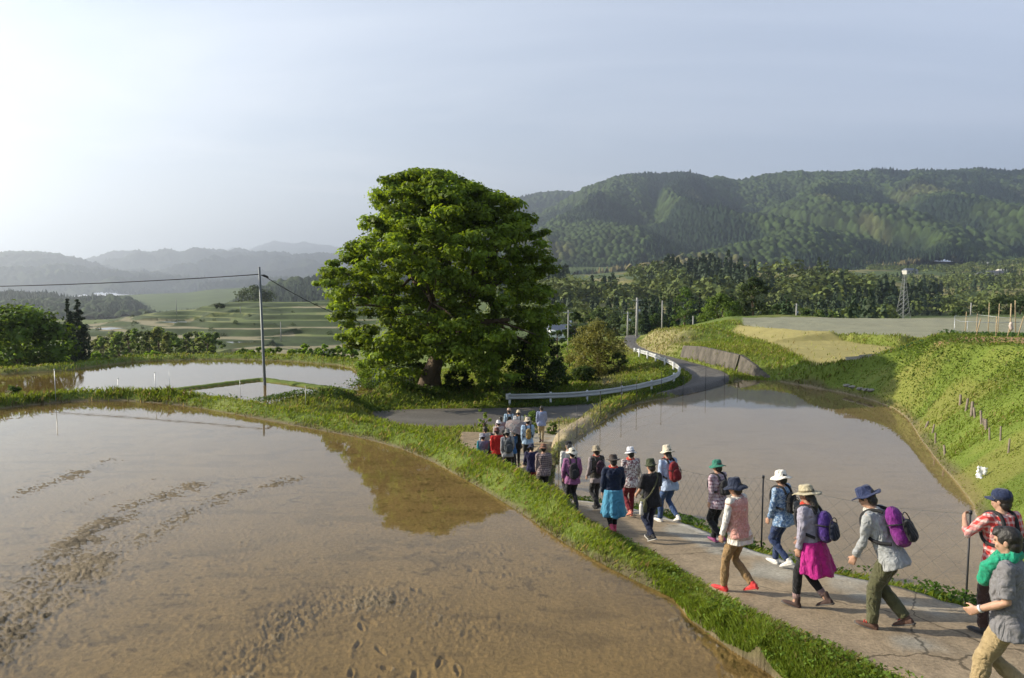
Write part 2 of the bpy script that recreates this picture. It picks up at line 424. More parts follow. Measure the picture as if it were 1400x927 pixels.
# bank above the road
brk(WALL_FOOT, .5); brk(WALL_TOP, .5)
brk(PD([(880, 453.5, 84), (910, 450, 78), (942, 448.6, 74), (977, 447.6, 75)]), 1.5)
brk(PD([(868, 466, 92), (890, 468, 77), (915, 472, 69), (940, 471.5, 63.5)]), 1)
brk([p + np.array([.0, .0, .05]) for p in FIELD[:5]], .8); brk(FIELD[5:7], 1); brk(FIELD[7:], 1)
brk([p + np.array([.3, 1.2, .55]) for p in FIELD[7:]][::-1], 1.5)
brk(UPPER[:3], 1); brk([p + np.array([-.3, -1.0, .35]) for p in UPPER[:3]], 1); brk(UPPER[2:], 2); brk([p + np.array([-1., 1.0, .5]) for p in UPPER[5:7]] + [UPPER[0] + np.array([-1.2, .6, .4])], 1.5)
brk([p + np.array([-5., 8.0, -3]) for p in UPPER[5:7]], 3); PTS += W((18, 100, -8.0), (26, 112, -8.2), (16, 88, -6.4))
# right bank
brk(BT, .7); brk([p + np.array([2.5, 3.2, .12]) for p in BT[1:6]], 1.2)
brk([p + np.array([6.5, 10, -.5]) for p in BT[1:6]], 2)
foot2 = offset_line(WR_right[3:], .35, PR + .35); brk(foot2, .4)
brk([RE[2] + np.array([.35, .5, .25]), RE[0] + np.array([.5, .9, .4])], .5)
PTS += W((12.6, 15.4, -4.9), (11.2, 12.4, -4.6), (12.8, 11.2, -3.6))
# behind and beside the camera
PTS += W((-48, 2, -3.4), (-20, 1.4, -3.0), (0, 1.2, -2.4), (3.5, 1.4, -2.6), (7, .6, -2.5), (-48, -.5, -1.7), (-20, -.7, -1.7), (0, -.8, -1.65), (5, -1, -1.8), (10, -1, -2.3), (14, -1, -2.0))
for x in (-170, -90, -40, 0, 40, 90, 170): PTS += W((x, -70, 1.5), (x, -25, -.8))
PTS += W((-170, 10, -5), (-100, 10, -4.6), (-100, 30, -6.2), (-170, 40, -7.5), (-70, 25, -4.4), (-62, 45, -6.6), (-70, 54, -6.3), (-80, 62, -8.5), (-100, 50, -7))
PTS += W((26, 10, -1.2), (40, 5, -.6), (90, 10, 1), (170, 10, 3), (40, 25, -2.0), (36, 44, -3.2), (46, 40, -2.9), (60, 45, -3), (90, 40, -2), (90, 70, -3.9), (170, 60, -3), (100, 120, -4.6), (170, 140, -4))
PTS += W((-170, 100, -15), (-90, 95, -15), (-60, 95, -15), (-35, 95, -14.5), (-18, 100, -13), (-60, 76, -11), (-30, 78, -10.5), (-170, 170, -15), (-80, 170, -15), (-20, 170, -14), (0, 130, -10.5), (10, 170, -11), (20, 135, -9.5), (45, 150, -9), (60, 170, -9), (100, 170, -7), (170, 170, -6), (-20, 130, -13))

PTS = np.array(PTS)
# drop near duplicates, triangulate, rasterise to two height grids
key = np.round(PTS[:, :2] / .12).astype(int); _, uq = np.unique(key, axis=0, return_index=True); PTS = PTS[np.sort(uq)]
_cdt = geometry.delaunay_2d_cdt([Vector((p[0], p[1])) for p in PTS], [], [], 0, 1e-4)
tv = np.array([(v.x, v.y) for v in _cdt[0]]); tz = np.array([PTS[o[0]][2] for o in _cdt[3]])
def raster(x0, x1, y0, y1, h):
    nx, ny = int((x1 - x0) / h) + 1, int((y1 - y0) / h) + 1
    g = np.full((ny, nx), -8.0)
    for f in _cdt[2]:
        a, b, c = tv[f[0]], tv[f[1]], tv[f[2]]
        ix0 = max(0, int(math.floor((min(a[0], b[0], c[0]) - x0) / h))); ix1 = min(nx - 1, int(math.ceil((max(a[0], b[0], c[0]) - x0) / h)))
        iy0 = max(0, int(math.floor((min(a[1], b[1], c[1]) - y0) / h))); iy1 = min(ny - 1, int(math.ceil((max(a[1], b[1], c[1]) - y0) / h)))
        if ix1 < ix0 or iy1 < iy0: continue
        X, Y = np.meshgrid(x0 + h * np.arange(ix0, ix1 + 1), y0 + h * np.arange(iy0, iy1 + 1))
        den = (b[1] - c[1]) * (a[0] - c[0]) + (c[0] - b[0]) * (a[1] - c[1])
        if abs(den) < 1e-9: continue
        l1 = ((b[1] - c[1]) * (X - c[0]) + (c[0] - b[0]) * (Y - c[1])) / den
        l2 = ((c[1] - a[1]) * (X - c[0]) + (a[0] - c[0]) * (Y - c[1])) / den
        l3 = 1 - l1 - l2
        m = (l1 > -1e-6) & (l2 > -1e-6) & (l3 > -1e-6)
        z = l1 * tz[f[0]] + l2 * tz[f[1]] + l3 * tz[f[2]]
        sub = g[iy0:iy1 + 1, ix0:ix1 + 1]; sub[m] = z[m]
    return g
def blur(g, n):
    for _ in range(n):
        p = np.pad(g, 1, 'edge')
        g = (p[1:-1, 1:-1] * 4 + p[:-2, 1:-1] * 2 + p[2:, 1:-1] * 2 + p[1:-1, :-2] * 2 + p[1:-1, 2:] * 2 + p[:-2, :-2] + p[2:, :-2] + p[:-2, 2:] + p[2:, 2:]) / 16
    return g
GN = (-50, 50, -10, 75, .1); GF = (-165, 165, -65, 165, .6)
GC = (-3, 8.5, 3, 16, .03)          # finer still where the path bank is close to the camera
gn, gf, gc_ = blur(raster(*GN), 2), blur(raster(*GF), 1), blur(raster(*GC), 5)
def samp(g, G, x, y):
    u = np.clip((x - G[0]) / G[4], 0, g.shape[1] - 1.001); v = np.clip((y - G[2]) / G[4], 0, g.shape[0] - 1.001)
    i, j = u.astype(int), v.astype(int); fu, fv = u - i, v - j
    return (g[j, i] * (1 - fu) + g[j, i + 1] * fu) * (1 - fv) + (g[j + 1, i] * (1 - fu) + g[j + 1, i + 1] * fu) * fv
# the valley beyond: heights by bearing (as the column of the picture it lies under) and depth
U_N = np.array([-700, -300, 0, 130, 250, 300, 350, 480, 600, 700, 800, 900, 1000, 1130, 1200, 1290, 1350, 1400, 1700, 2300.])
D_N = np.array([120, 150, 200, 300, 400, 450, 600, 650, 800, 1000, 1500, 2100.])
VT = np.array([
 # 120  150  200   300   400   450  600  650  800  1000 1500 2100
 [-15, -16, -17, -18, -20, -22, -35, -38, -45, -45, -40, -25],
 [-15, -16, -17, -18, -20, -22, -35, -38, -45, -45, -40, -25],
 [-15, -16, -16, -17, -19, -23, -36, -39, -46, -46, -40, -20],
 [-15, -15.5, -15.5, -17.5, -18, -22, -36, -39, -46, -46, -38, -15],
 [-16, -19, -19, -15.0, -13, -17, -34, -38, -46, -46, -36, -10],
 [-16, -20, -19, -13.5, -9.5, -13, -32, -37, -46, -46, -32, 0],
 [-16, -20, -18.5, -13.0, -7.5, -11, -30, -36, -46, -46, -28, 5],
 [-16, -20, -18, -13, -8.5, -11, -28, -34, -42, -42, -20, 20],
 [-12, -13, -13.5, -13, -13, -15, -20, -20, -20, -20, 5, 60],
 [-10.5, -12, -13, -15, -16, -15, -4, -2, -4, -5, 20, 85],
 [-9.5, -12, -13, -16, -16, -13, 1, 4, 2, 0, 30, 95],
 [-9, -11, -13, -16, -17, -13, 8, 12, 10, 4, 35, 95],
 [-9, -10, -13, -16, -17, -13, 9, 13, 11, 6, 38, 95],
 [-8, -9, -12, -16, -17, -14, 7, 11, 10, 8, 40, 95],
 [-6, -8, -12, -16, -17, -16, 0, 2, 4, 8, 42, 95],
 [-5, -7, -12, -16, -17, -17, -14, -12, -6, 8, 45, 90],
 [-4.5, -6, -11, -15, -16, -16, -12, -9, 0, 14, 50, 90],
 [-4.5, -6, -10, -14, -15, -15, -11, -7, 3, 18, 54, 90],
 [-4, -5, -8, -12, -13, -13, -8, -4, 6, 22, 60, 95],
 [-3, -3, -5, -8, -9, -9, -4, 0, 8, 25, 60, 95]], float)
def valley(x, y):
    d = np.maximum(np.hypot(x, y) * .93, 1.0); yy = np.maximum(y, .28 * d)
    u = np.clip(700 + FPX * x / yy, -699, 2299)
    d = np.where(y > 0, np.maximum(y, .5 * d), d)
    ld, LD = np.log(np.clip(d, 120.1, 2099)), np.log(D_N)
    i = np.clip(np.searchsorted(U_N, u) - 1, 0, len(U_N) - 2); j = np.clip(np.searchsorted(LD, ld) - 1, 0, len(D_N) - 2)
    fu = (u - U_N[i]) / (U_N[i + 1] - U_N[i]); fd = (ld - LD[j]) / (LD[j + 1] - LD[j])
    fu, fd = fu * fu * (3 - 2 * fu), fd
    z = (VT[i, j] * (1 - fu) + VT[i + 1, j] * fu) * (1 - fd) + (VT[i, j + 1] * (1 - fu) + VT[i + 1, j + 1] * fu) * fd
    z = z + sstep(440, 520, d) * sstep(690, 800, u) * 17 * (fbm(x / 120, y / 75, 2, 51) - .5)
    return z, u, d
def terraces(x, y, z, u, d):
    """rice terraces on the slope across the valley: flat treads, steep risers, wandering edges"""
    w = sstep(560, 470, u) * sstep(-60, 60, u) * sstep(135, 165, d) * sstep(470, 430, d)
    q = (z + 1.6 * (fbm(x / 60, y / 60, 3, 5) - .5) * 5.5 + .8 * (fbm(x / 24, y / 20, 2, 9) - .5) + 1.5 * (worley(x / 62 + .3 * fbm(x / 30, y / 30, 2, 4), y / 40, 12)[1] - .5)) / 1.9
    f = q - np.floor(q)
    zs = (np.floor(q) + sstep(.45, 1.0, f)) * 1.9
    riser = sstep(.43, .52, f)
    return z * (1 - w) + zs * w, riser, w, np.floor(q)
def terr_r(x, y):
    return np.maximum(np.abs(x), np.abs(y))
def ground_base(x, y):
    near = (x > GN[0] + .2) & (x < GN[1] - .2) & (y > GN[2] + .2) & (y < GN[3] - .2)
    edge = np.minimum.reduce([x - GN[0], GN[1] - x, y - GN[2], GN[3] - y])
    zf = samp(gf, GF, x, y); znr = samp(gn, GN, x, y)
    w = sstep(.3, 4, edge) * near
    z = zf * (1 - w) + znr * w
    we = sstep(.1, 1.2, np.minimum.reduce([x - GC[0], GC[1] - x, y - GC[2], GC[3] - y]))
    if (we > 0).any(): z = z * (1 - we) + samp(gc_, GC, x, y) * we
    zv, u, d = valley(x, y)
    zt, ris, tw, lev = terraces(x, y, zv, u, d)
    b = sstep(112, 150, np.hypot(x, y))
    return z * (1 - b) + zt * b, b, ris, tw, lev, u, d
def Z(x, y):
    return float(ground_base(np.array([float(x)]), np.array([float(y)]))[0][0])
def drop(px, py, d0=2.0, d1=400.0):
    """where the sight line through a picture point meets the ground"""
    r = ray(px, py); ds = np.exp(np.linspace(math.log(d0), math.log(d1), 3000)); xs = r.x / r.y * ds; zr = r.z / r.y * ds
    zg = ground_base(xs, ds)[0]; k = np.argmax(zg > zr)
    return Vector((xs[k], ds[k], zg[k]))

# ------------------------------------------------------------------ mud relief in the near paddy
def line_px(pts, z): return [tuple(at_z(x, y, z)) for x, y in pts]
TRACKS = [(line_px([(-60, 905), (0, 838), (60, 780), (120, 728), (180, 693), (262, 665)], PL), .55, 1.0),
          (line_px([(-60, 960), (0, 893), (60, 835), (120, 782), (180, 742), (250, 703), (330, 673), (395, 656)], PL), .5, .8),
          (line_px([(-40, 700), (0, 684), (50, 665), (100, 648), (148, 630)], PL), .45, .95),
          (line_px([(0, 742), (60, 715), (130, 680), (210, 655)], PL), .25, .6),
          (line_px([(-30, 579), (60, 565), (125, 554)], PL), .6, .8),
          (line_px([(320, 905), (370, 860), (430, 832), (520, 815)], PL), .45, .65),
          (line_px([(385, 838), (450, 822), (560, 826), (640, 860)], PL), .6, .55),
          (line_px([(330, 925), (350, 895), (400, 850)], PL), .3, .5),
          (line_px([(300, 760), (380, 733), (450, 715)], PL), .25, .4),
          (line_px([(945, 850), (990, 880), (1040, 905)], PL), .35, .8)]
FOOT = [(494, 856), (505, 848), (488, 880), (540, 825), (566, 805), (600, 905), (606, 897), (625, 915), (480, 918), (527, 912), (566, 923), (520, 888), (645, 778)]
FOOT = [tuple(at_z(x, y, PL)) for x, y in FOOT]
def mud_relief(x, y):
    n1 = fbm(x * 2.1, y * 2.1, 4, 31); n2 = fbm(x * 20, y * 20, 3, 37); n3 = fbm(x * .35, y * .35, 2, 41); n4 = fbm(x * 45, y * 45, 2, 39)
    z = -.022 + .018 * (n1 - .5) + .010 * (n2 - .5) + .020 * (n3 - .5)
    clod = 0.0
    for ln, w, a in TRACKS:
        d = poly_dist(x, y, ln) + .30 * (n1 - .5)
        band = np.exp(-(d / w) ** 2) * a
        z = z + band * (.015 + .040 * (n2 - .45) + .034 * (n1 - .5) + .034 * (n4 - .5)); clod = np.maximum(clod, band)
    # loose clods left here and there, more of them close to the camera
    patch = sstep(.50, .68, fbm(x * .45 + 3.1, y * .45, 2, 61)) * .5
    c = sstep(.60, .74, n2) * sstep(.50, .62, fbm(x * 3.1, y * 3.1, 3, 55)) * (.12 + .88 * patch)
    z = z + c * .020 * sstep(24, 10, y) + patch * .010 * (n2 - .4)
    for k, (fx, fy, _) in enumerate(FOOT):
        a = .5 + .7 * math.sin(k * 2.3); dx, dy = x - fx, y - fy
        e = np.sqrt(((dx * math.cos(a) + dy * math.sin(a)) / .032) ** 2 + ((-dx * math.sin(a) + dy * math.cos(a)) / .095) ** 2) + 1.1 * (n2 - .5)
        z = z - .045 * sstep(1.1, .3, e) * (.4 + n2) + .016 * np.exp(-((e - 1.5) / .4) ** 2) * n2 * 1.4
    return z, np.maximum(clod, c)

# ------------------------------------------------------------------ what covers the ground where
GRASS, SOIL, DRY, MUD = (np.array(c) for c in ((.125, .170, .026), (.27, .205, .125), (.33, .285, .105), (.235, .182, .112)))
def cover(x, y, detail=True):
    zb, b, ris, tw, lev, u, d = ground_base(x, y)
    n_big, n_mid, n_fine = fbm(x / 7, y / 7, 3, 3), fbm(x / 1.6, y / 1.6, 3, 8), fbm(x / .35, y / .35, 3, 13)
    grass = np.ones(x.shape); col = np.empty(x.shape + (3,))
    g = GRASS * (.62 + .5 * n_mid[..., None] + .3 * n_big[..., None])
    yel = (sstep(.50, .70, n_big) * .45 + sstep(.55, .8, n_mid) * .3)[..., None]
    col[:] = g * (1 - yel) + np.array([.20, .185, .05]) * yel
    def put(mask, c, keep=0.0):
        nonlocal col, grass
        col = col * (1 - mask[..., None]) + np.asarray(c) * mask[..., None]; grass = grass * (1 - mask * (1 - keep))
    z = zb.copy()
    R_ = np.hypot(x, y)
    inr = R_ < 60
    # bare soil strip just above the water lines
    if detail:
        dL = poly_dist(x, y, PADDY_L, True); dR = poly_dist(x, y, PADDY_R, True); dP = poly_dist(x, y, POND, True); dLE = poly_dist(x, y, LE); dRE = poly_dist(x, y, RE)
        inL, inR, inP = in_poly(x, y, PADDY_L), in_poly(x, y, PADDY_R), in_poly(x, y, POND)
        inPath = in_poly(x, y, list(LE) + list(RE)[::-1]); inRoad = in_poly(x, y, list(ROAD_L) + list(ROAD_R)[::-1])
        rough = ~(inL | inR | inP | inPath | inRoad)
        near = sstep(0, .5, np.minimum.reduce([dL, dR, dP, dLE, dRE, poly_dist(x, y, ROAD_L), poly_dist(x, y, ROAD_R)])) * rough
        bump = .12 * (n_mid - .5) + .05 * (n_fine - .5) + .25 * (n_big - .5) * sstep(.5, 3, np.minimum.reduce([dL, dR, dP, dLE, dRE]))
        z = z + bump * near
        # soil where the bank breaks down to water
        s = sstep(.20, .04, dL + .25 * (n_mid - .5)) * ~inL; put(s * .85, SOIL * (.36 + .35 * n_mid[..., None]), .35)
        s = np.exp(-((x - 2.95) / .9) ** 2 - ((y - 8.6) / 1.3) ** 2) * sstep(.75, .2, dL) * ~inL; put(np.clip(s * 1.1, 0, 1) * sstep(.4, .6, n_mid), SOIL * .40, .3)
        s = sstep(.4, .08, dR + .2 * (n_mid - .5)) * ~inR; put(s * .75, SOIL * .42 * (.7 + .5 * n_fine[..., None]), .5)
        s = sstep(.35, .05, dP + .2 * (n_mid - .5)) * ~inP; put(s * .6, SOIL * .6, .3)
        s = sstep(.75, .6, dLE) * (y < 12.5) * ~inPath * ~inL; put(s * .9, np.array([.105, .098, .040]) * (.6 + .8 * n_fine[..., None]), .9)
        # trodden earth where the path meets the road, and along the path
        s = np.exp(-((x - 1.3) / 2.4) ** 2 - ((y - 31.5) / 4.8) ** 2) * 1.9; put(np.clip(s, 0, 1) * sstep(.30, .45, n_mid + .25), np.array([.34, .275, .18]) * (.8 + .4 * n_fine[..., None]), .03)
        s = np.exp(-((x + 1.6) / 1.5) ** 2 - ((y - 28.5) / 3) ** 2); put(np.clip(s * 1.2, 0, 1) * sstep(.4, .55, n_mid), np.array([.30, .25, .15]), .3)
        s = sstep(.16, .03, dLE) * ~inPath; put(s * .6, np.array([.25, .2, .13]), .5)
        # hay-coloured field, drier bank top by the road
        inF = in_poly(x, y, FIELD) * sstep(0, .8, poly_dist(x, y, FIELD, True)); put(inF * 1.0, DRY * (.85 + .3 * n_mid[..., None]), .02)
        s = sstep(6, 2, np.hypot(x - 15.2, (y - 76) / 3)) * sstep(.3, .6, n_big + .2); put(np.clip(s, 0, 1) * .75, np.array([.31, .25, .13]), .45)
        # flooded upper paddy, planted and silty
        inU = in_poly(x, y, UPPER) * sstep(0, .5, poly_dist(x, y, UPPER, True)); put(inU * 1.0, np.array([.25, .245, .165]) * (.9 + .25 * n_mid[..., None]), 0)
        # garden soil on top of the right bank
        dB = poly_dist(x, y, [p + np.array([1.7, 2.2, 0]) for p in BT[2:6]]); s = sstep(1.2, .6, dB + .9 * (n_mid - .5)) * (x > 17.5); put(s, np.array([.30, .185, .095]) * (.75 + .5 * n_fine[..., None]), .05)
        # right bank: worn and yellowed
        s = ((x > 10) & (y < 40) & (y > 8)) * sstep(.42, .62, fbm(x / 2.6, y / 2.6, 3, 77)); put(s * .40, np.array([.235, .205, .06]), .85)
        # hollow under the guardrail: bare track
        s = np.exp(-((x - 7.2) / 1.1) ** 2 - ((y - 52) / 5) ** 2); put(s * .8, np.array([.25, .2, .12]), .2)
        # beds of the paddies
        rel, clod = mud_relief(x, y)
        zi = PL + rel - .05 * sstep(0.0, .25, .25 - dL) * 0
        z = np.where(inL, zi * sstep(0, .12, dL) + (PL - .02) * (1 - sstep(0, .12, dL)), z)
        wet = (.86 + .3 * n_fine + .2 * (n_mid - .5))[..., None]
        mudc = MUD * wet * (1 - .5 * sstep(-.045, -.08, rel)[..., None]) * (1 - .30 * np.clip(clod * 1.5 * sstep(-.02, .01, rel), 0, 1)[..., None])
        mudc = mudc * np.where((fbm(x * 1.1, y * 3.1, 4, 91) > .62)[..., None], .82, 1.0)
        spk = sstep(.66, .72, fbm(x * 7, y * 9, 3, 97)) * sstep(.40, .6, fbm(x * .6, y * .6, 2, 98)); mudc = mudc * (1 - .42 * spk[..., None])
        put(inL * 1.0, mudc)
        z = np.where(inR, PR - .028 - .012 * n_fine - .03 * sstep(0, .6, dR), z)
        streak = sstep(.54, .72, fbm(x * 1.4, y * 5.5, 4, 95))
        put(inR * 1.0, np.array([.29, .235, .16]) * (.9 + .2 * n_mid[..., None]) * (1 - .14 * streak[..., None]))
        z = np.where(inP, PP - .05 - .03 * n_fine, z)
        put(inP * 1.0, np.array([.24, .17, .065]) * (.85 + .3 * n_mid[..., None]))
        # low bund in the pond
        dBd = poly_dist(x, y, BUND); zb_ = PP + .14 + .06 * (n_fine - .5) - sstep(.22, .62, dBd) * .30
        m = (dBd < .62) & inP; z = np.where(m, np.maximum(z, zb_), z); put((m & (zb_ > PP - .03)) * 1.0, GRASS * .9 * (.7 + .6 * n_fine[..., None]), .8)
        put(inPath * 1.0, np.array([.30, .24, .16])); put(inRoad * 1.0, np.array([.12, .11, .10]))
        z = np.where(inPath | inRoad, zb - .04, z)
    # far slopes
    if (b > 0).any():
        tr = (fbm(lev * 3.7 + u / 90, lev * 1.9, 2, 21))[..., None]
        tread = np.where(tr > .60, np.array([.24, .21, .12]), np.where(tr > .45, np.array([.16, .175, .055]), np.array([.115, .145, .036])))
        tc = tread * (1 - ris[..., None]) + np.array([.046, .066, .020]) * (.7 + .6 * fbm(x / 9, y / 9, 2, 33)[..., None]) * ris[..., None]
        vg = np.array([.075, .105, .028]) * (.7 + .6 * fbm(x / 40, y / 40, 4, 27)[..., None])
        fieldy = sstep(.50, .60, fbm(x / 85, y / 85, 3, 29))[..., None] * np.maximum(sstep(1180, 1260, u), sstep(760, 800, u) * sstep(.52, .57, fbm(x / 85, y / 85, 3, 29)))[..., None]
        vg = vg * (1 - fieldy) + np.array([.22, .20, .075]) * fieldy
        c2 = vg * (1 - tw[..., None]) + tc * tw[..., None]
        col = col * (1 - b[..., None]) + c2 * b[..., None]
    return z, np.clip(col, .005, .8), grass

def polar(th, rr):
    T, Rr = np.meshgrid(th, rr)
    return np.sin(T) * Rr, np.cos(T) * Rr
def grid_faces(nr, nt, wrap=False):
    i = np.arange(nr - 1)[:, None] * nt; j = np.arange(nt if wrap else nt - 1)[None, :]; j2 = (j + 1) % nt
    return np.stack([i + j, i + j2, i + nt + j2, i + nt + j], -1).reshape(-1, 4)
th = np.concatenate([np.radians(np.arange(-180, -48, 2.5)), np.radians(np.arange(-48, 48, .10)), np.radians(np.arange(48, 180, 2.5))])
rr = np.exp(np.arange(math.log(2.2), math.log(150), .0043))
gx, gy = polar(th, rr)
gz, gc, _ = cover(gx, gy)
nr, nt = gx.shape
vv = np.stack([gx, gy, gz], -1).reshape(-1, 3)
vv = np.vstack([vv, [[0, 0, Z(0, 0)]]])
ff = grid_faces(nr, nt, True)[:, ::-1]
cap = np.array([[len(vv) - 1, j, (j + 1) % nt, (j + 1) % nt] for j in range(nt)])
M_GROUND = attr_mat('ground_cover', scale=16, var=.35, bump=.6, dist=.04)
ground = np_mesh('ground', vv, ff, M_GROUND, np.vstack([gc.reshape(-1, 3), [[.1, .12, .03]]]))
bmg = bmesh.new(); bmg.from_mesh(ground.data); bmg.verts.ensure_lookup_table()
c0 = bmg.verts[len(vv) - 1]
for j in range(nt): bmg.faces.new((c0, bmg.verts[(j + 1) % nt], bmg.verts[j]))
bmg.to_mesh(ground.data); bmg.free()
for p in ground.data.polygons: p.use_smooth = True
tag(ground, kind='structure')

# valley floor and terraces, out to the feet of the mountains
th2 = np.concatenate([np.radians(np.arange(-180, -50, 3)), np.radians(np.arange(-50, 50, .2)), np.radians(np.arange(50, 180, 3))])
rr2 = np.concatenate([np.exp(np.arange(math.log(146), math.log(520), .0033)), np.exp(np.arange(math.log(520), math.log(2300), .018))])
vx, vy = polar(th2, rr2)
vz, vc, _ = cover(vx, vy, False)
vz = vz - .25 * (np.hypot(vx, vy) < 149)
far = np_mesh('valley', np.stack([vx, vy, vz], -1).reshape(-1, 3), grid_faces(*vx.shape, True)[:, ::-1], attr_mat('valley_cover', scale=.35, var=.3, bump=0), vc.reshape(-1, 3))
tag(far, kind='structure')
# ================================================================== MOUNTAINS
M_FOREST = attr_mat('forest_canopy', rough=.9, scale=.11, var=.3, bump=0, spec=.1)
def ridge_line(table, R0):
    us, ys = [t[0] for t in table], [t[1] for t in table]
    return lambda u: (395 - np.interp(u, us, ys)) / FPX * R0
def mountain(name, table, R0, R1, zfoot, u0, u1, nu, nd, spur, seed, back=900, cell=None, tones=None, pw=1.0, dark=1.0):
    """one range: from its foot at depth R1 up to a crest at depth R0, spurs running down toward the valley"""
    crest = ridge_line(table, R0)
    u = np.linspace(u0, u1, nu); t = np.concatenate([np.linspace(0, 1, nd), np.linspace(1, 1.6, max(8, nd // 8))[1:]])
    U, T = np.meshgrid(u, t)
    D = R1 + (R0 - R1) * np.minimum(T, 1) + np.maximum(T - 1, 0) / .6 * back
    X, Y = (U - 700) / FPX * D, D
    zc = crest(U); zc = zc + (fbm(U / 14, U * 0 + seed, 3, seed) - .5) * R0 * .0045
    zf = np.interp(U, [p[0] for p in zfoot], [p[1] for p in zfoot])
    prof = np.minimum(T, 1) ** pw
    z = zf + (zc - zf) * prof - np.maximum(T - 1, 0) / .6 * (zc - zf) * .55
    # spurs: long rounded ribs that run down and to the right, smaller ribs on their flanks
    warp = (fbm(X / 900, Y / 900, 2, seed + 3) - .5) * 2.2
    ph = X / spur[1] - (Y - R1) / spur[2] + warp
    tri = .5 + .5 * np.sin(2 * np.pi * ph + .5 * np.sin(2 * np.pi * ph))
    ph2 = X / (spur[1] * .37) - (Y - R1) / (spur[2] * .8) + warp * 2.1 + .35 * tri
    tri2 = 1 - np.abs(np.sin(np.pi * ph2))
    env = np.sin(np.pi * np.clip(T * .97 + .03, 0, 1) ** .85) ** .8
    z = z + spur[0] * (tri - .6) * env + spur[0] * .22 * (tri2 - .4) * env + (fbm(X / 170, Y / 170, 3, seed + 9) - .5) * spur[0] * .5 * np.clip(env + .06, 0, 1)
    col = np.empty(X.shape + (3,))
    con = sstep(.46, .54, fbm(X / 240 + .4 * warp, Y / 300, 4, seed + 5) + .12 * (tri - .5) * -1)[..., None]
    if cell:
        dd, cid = worley(X / cell, Y / (cell * 1.25), seed + 20)
        dome = np.sqrt(np.clip(1 - (dd / .72) ** 2, 0, 1))
        sp, sid = worley(X / (cell * .55), Y / (cell * .7), seed + 27)
        z = z + dome * cell * .85 * (1 - con[..., 0]) * (.6 + .8 * cid) + np.clip(1 - sp / .6, 0, 1) * cell * 1.2 * con[..., 0] * (.55 + .9 * sid)
        cj = (cid * (1 - con[..., 0]) + sid * con[..., 0])[..., None]
    else: cj = fbm(X / 60, Y / 60, 3, seed + 30)[..., None]
    broad = np.array([.040, .062, .019]) * (.3 + 1.2 * cj); conif = np.array([.016, .030, .015]) * (.5 + .9 * cj)
    col = broad * (1 - con) + conif * con
    if tones is not None:
        bare = tones(X, Y, U, T)[..., None]
        col = col * (1 - bare) + np.array([.20, .165, .07]) * (.7 + .6 * cj) * bare
    o = np_mesh(name, np.stack([X, Y, z], -1).reshape(-1, 3), grid_faces(*X.shape)[:, ::-1], M_FOREST, np.clip(col * dark, .004, .5).reshape(-1, 3))
    return tag(o, kind='structure')
def bare_right(X, Y, U, T):
    m = sstep(.62, .72, fbm(X / 170, Y / 330, 3, 83)) * sstep(.02, .1, T) * sstep(.8, .55, T) * .28
    return np.maximum(m, sstep(.07, .03, T) * sstep(.52, .6, fbm(X / 120, Y / 120, 3, 86)) * .8)
mountain('mountain', [(560, 345), (680, 322), (735, 296), (760, 284), (790, 266), (815, 254), (840, 246), (870, 243), (900, 242), (925, 240), (950, 243), (975, 247), (1000, 251), (1020, 249), (1045, 242), (1070, 241), (1100, 241), (1130, 240), (1160, 239), (1200, 235), (1230, 237), (1260, 237), (1300, 239), (1330, 236), (1360, 238), (1400, 236), (1500, 238), (1700, 250), (2000, 262)],
         3200, 1500, [(500, -5), (700, 20), (800, 30), (1000, 40), (1400, 52), (1800, 60)], 560, 1900, 980, 470, (92, 560, 900), 101, cell=15, tones=bare_right, pw=1.12, dark=.9)
mountain('mountain', [(500, 352), (640, 300), (700, 274), (730, 268), (760, 265), (780, 266), (800, 268), (830, 270), (900, 280), (1000, 300)], 4300, 3000, [(500, 60), (1000, 200)], 480, 1000, 360, 130, (60, 700, 900), 141, cell=17, pw=.9, dark=.9)
mountain('mountain', [(-900, 372), (-500, 358), (-120, 356), (0, 351), (30, 347), (55, 346.5), (85, 351), (120, 360), (150, 371), (180, 379), (230, 380), (300, 386), (420, 392), (520, 396), (760, 402), (900, 408)], 5000, 3000, [(-900, -40), (520, -30)], -1000, 900, 950, 150, (100, 700, 1250), 161, cell=24, pw=.8, dark=.45)
mountain('mountain', [(-900, 360), (0, 372), (110, 360), (135, 354), (160, 348), (190, 346), (215, 349), (232, 345), (250, 349), (265, 342.5), (282, 341.5), (300, 344), (315, 346), (330, 344), (352, 346), (372, 349), (400, 352), (430, 353), (470, 350), (520, 352), (640, 356), (800, 362)], 7800, 4800, [(-900, 0), (800, 20)], -900, 800, 760, 130, (170, 900, 1500), 181, cell=30, pw=.85, dark=.4)
mountain('mountain', [(-600, 372), (0, 375), (230, 368), (290, 350), (310, 343), (322, 339.5), (336, 345), (350, 340), (365, 333), (378, 329.5), (392, 332), (405, 333.5), (418, 331), (432, 333.5), (470, 338), (520, 342), (600, 346), (760, 355), (900, 360)], 13500, 9500, [(-600, 100), (900, 100)], -600, 900, 560, 90, (220, 1250, 2000), 201, pw=.9, dark=.4)
mountain('mountain', [(-900, 392), (60, 404), (100, 412), (115, 411), (150, 408.5), (178, 412), (196, 424), (230, 432), (300, 425), (330, 412), (360, 396), (400, 386), (440, 381), (480, 380), (560, 378), (640, 385), (760, 395)], 1500, 1000, [(-900, -46), (300, -46), (480, -42), (760, -12)], -900, 760, 800, 120, (8, 260, 400), 221, back=400, cell=12, pw=.7, dark=.8)

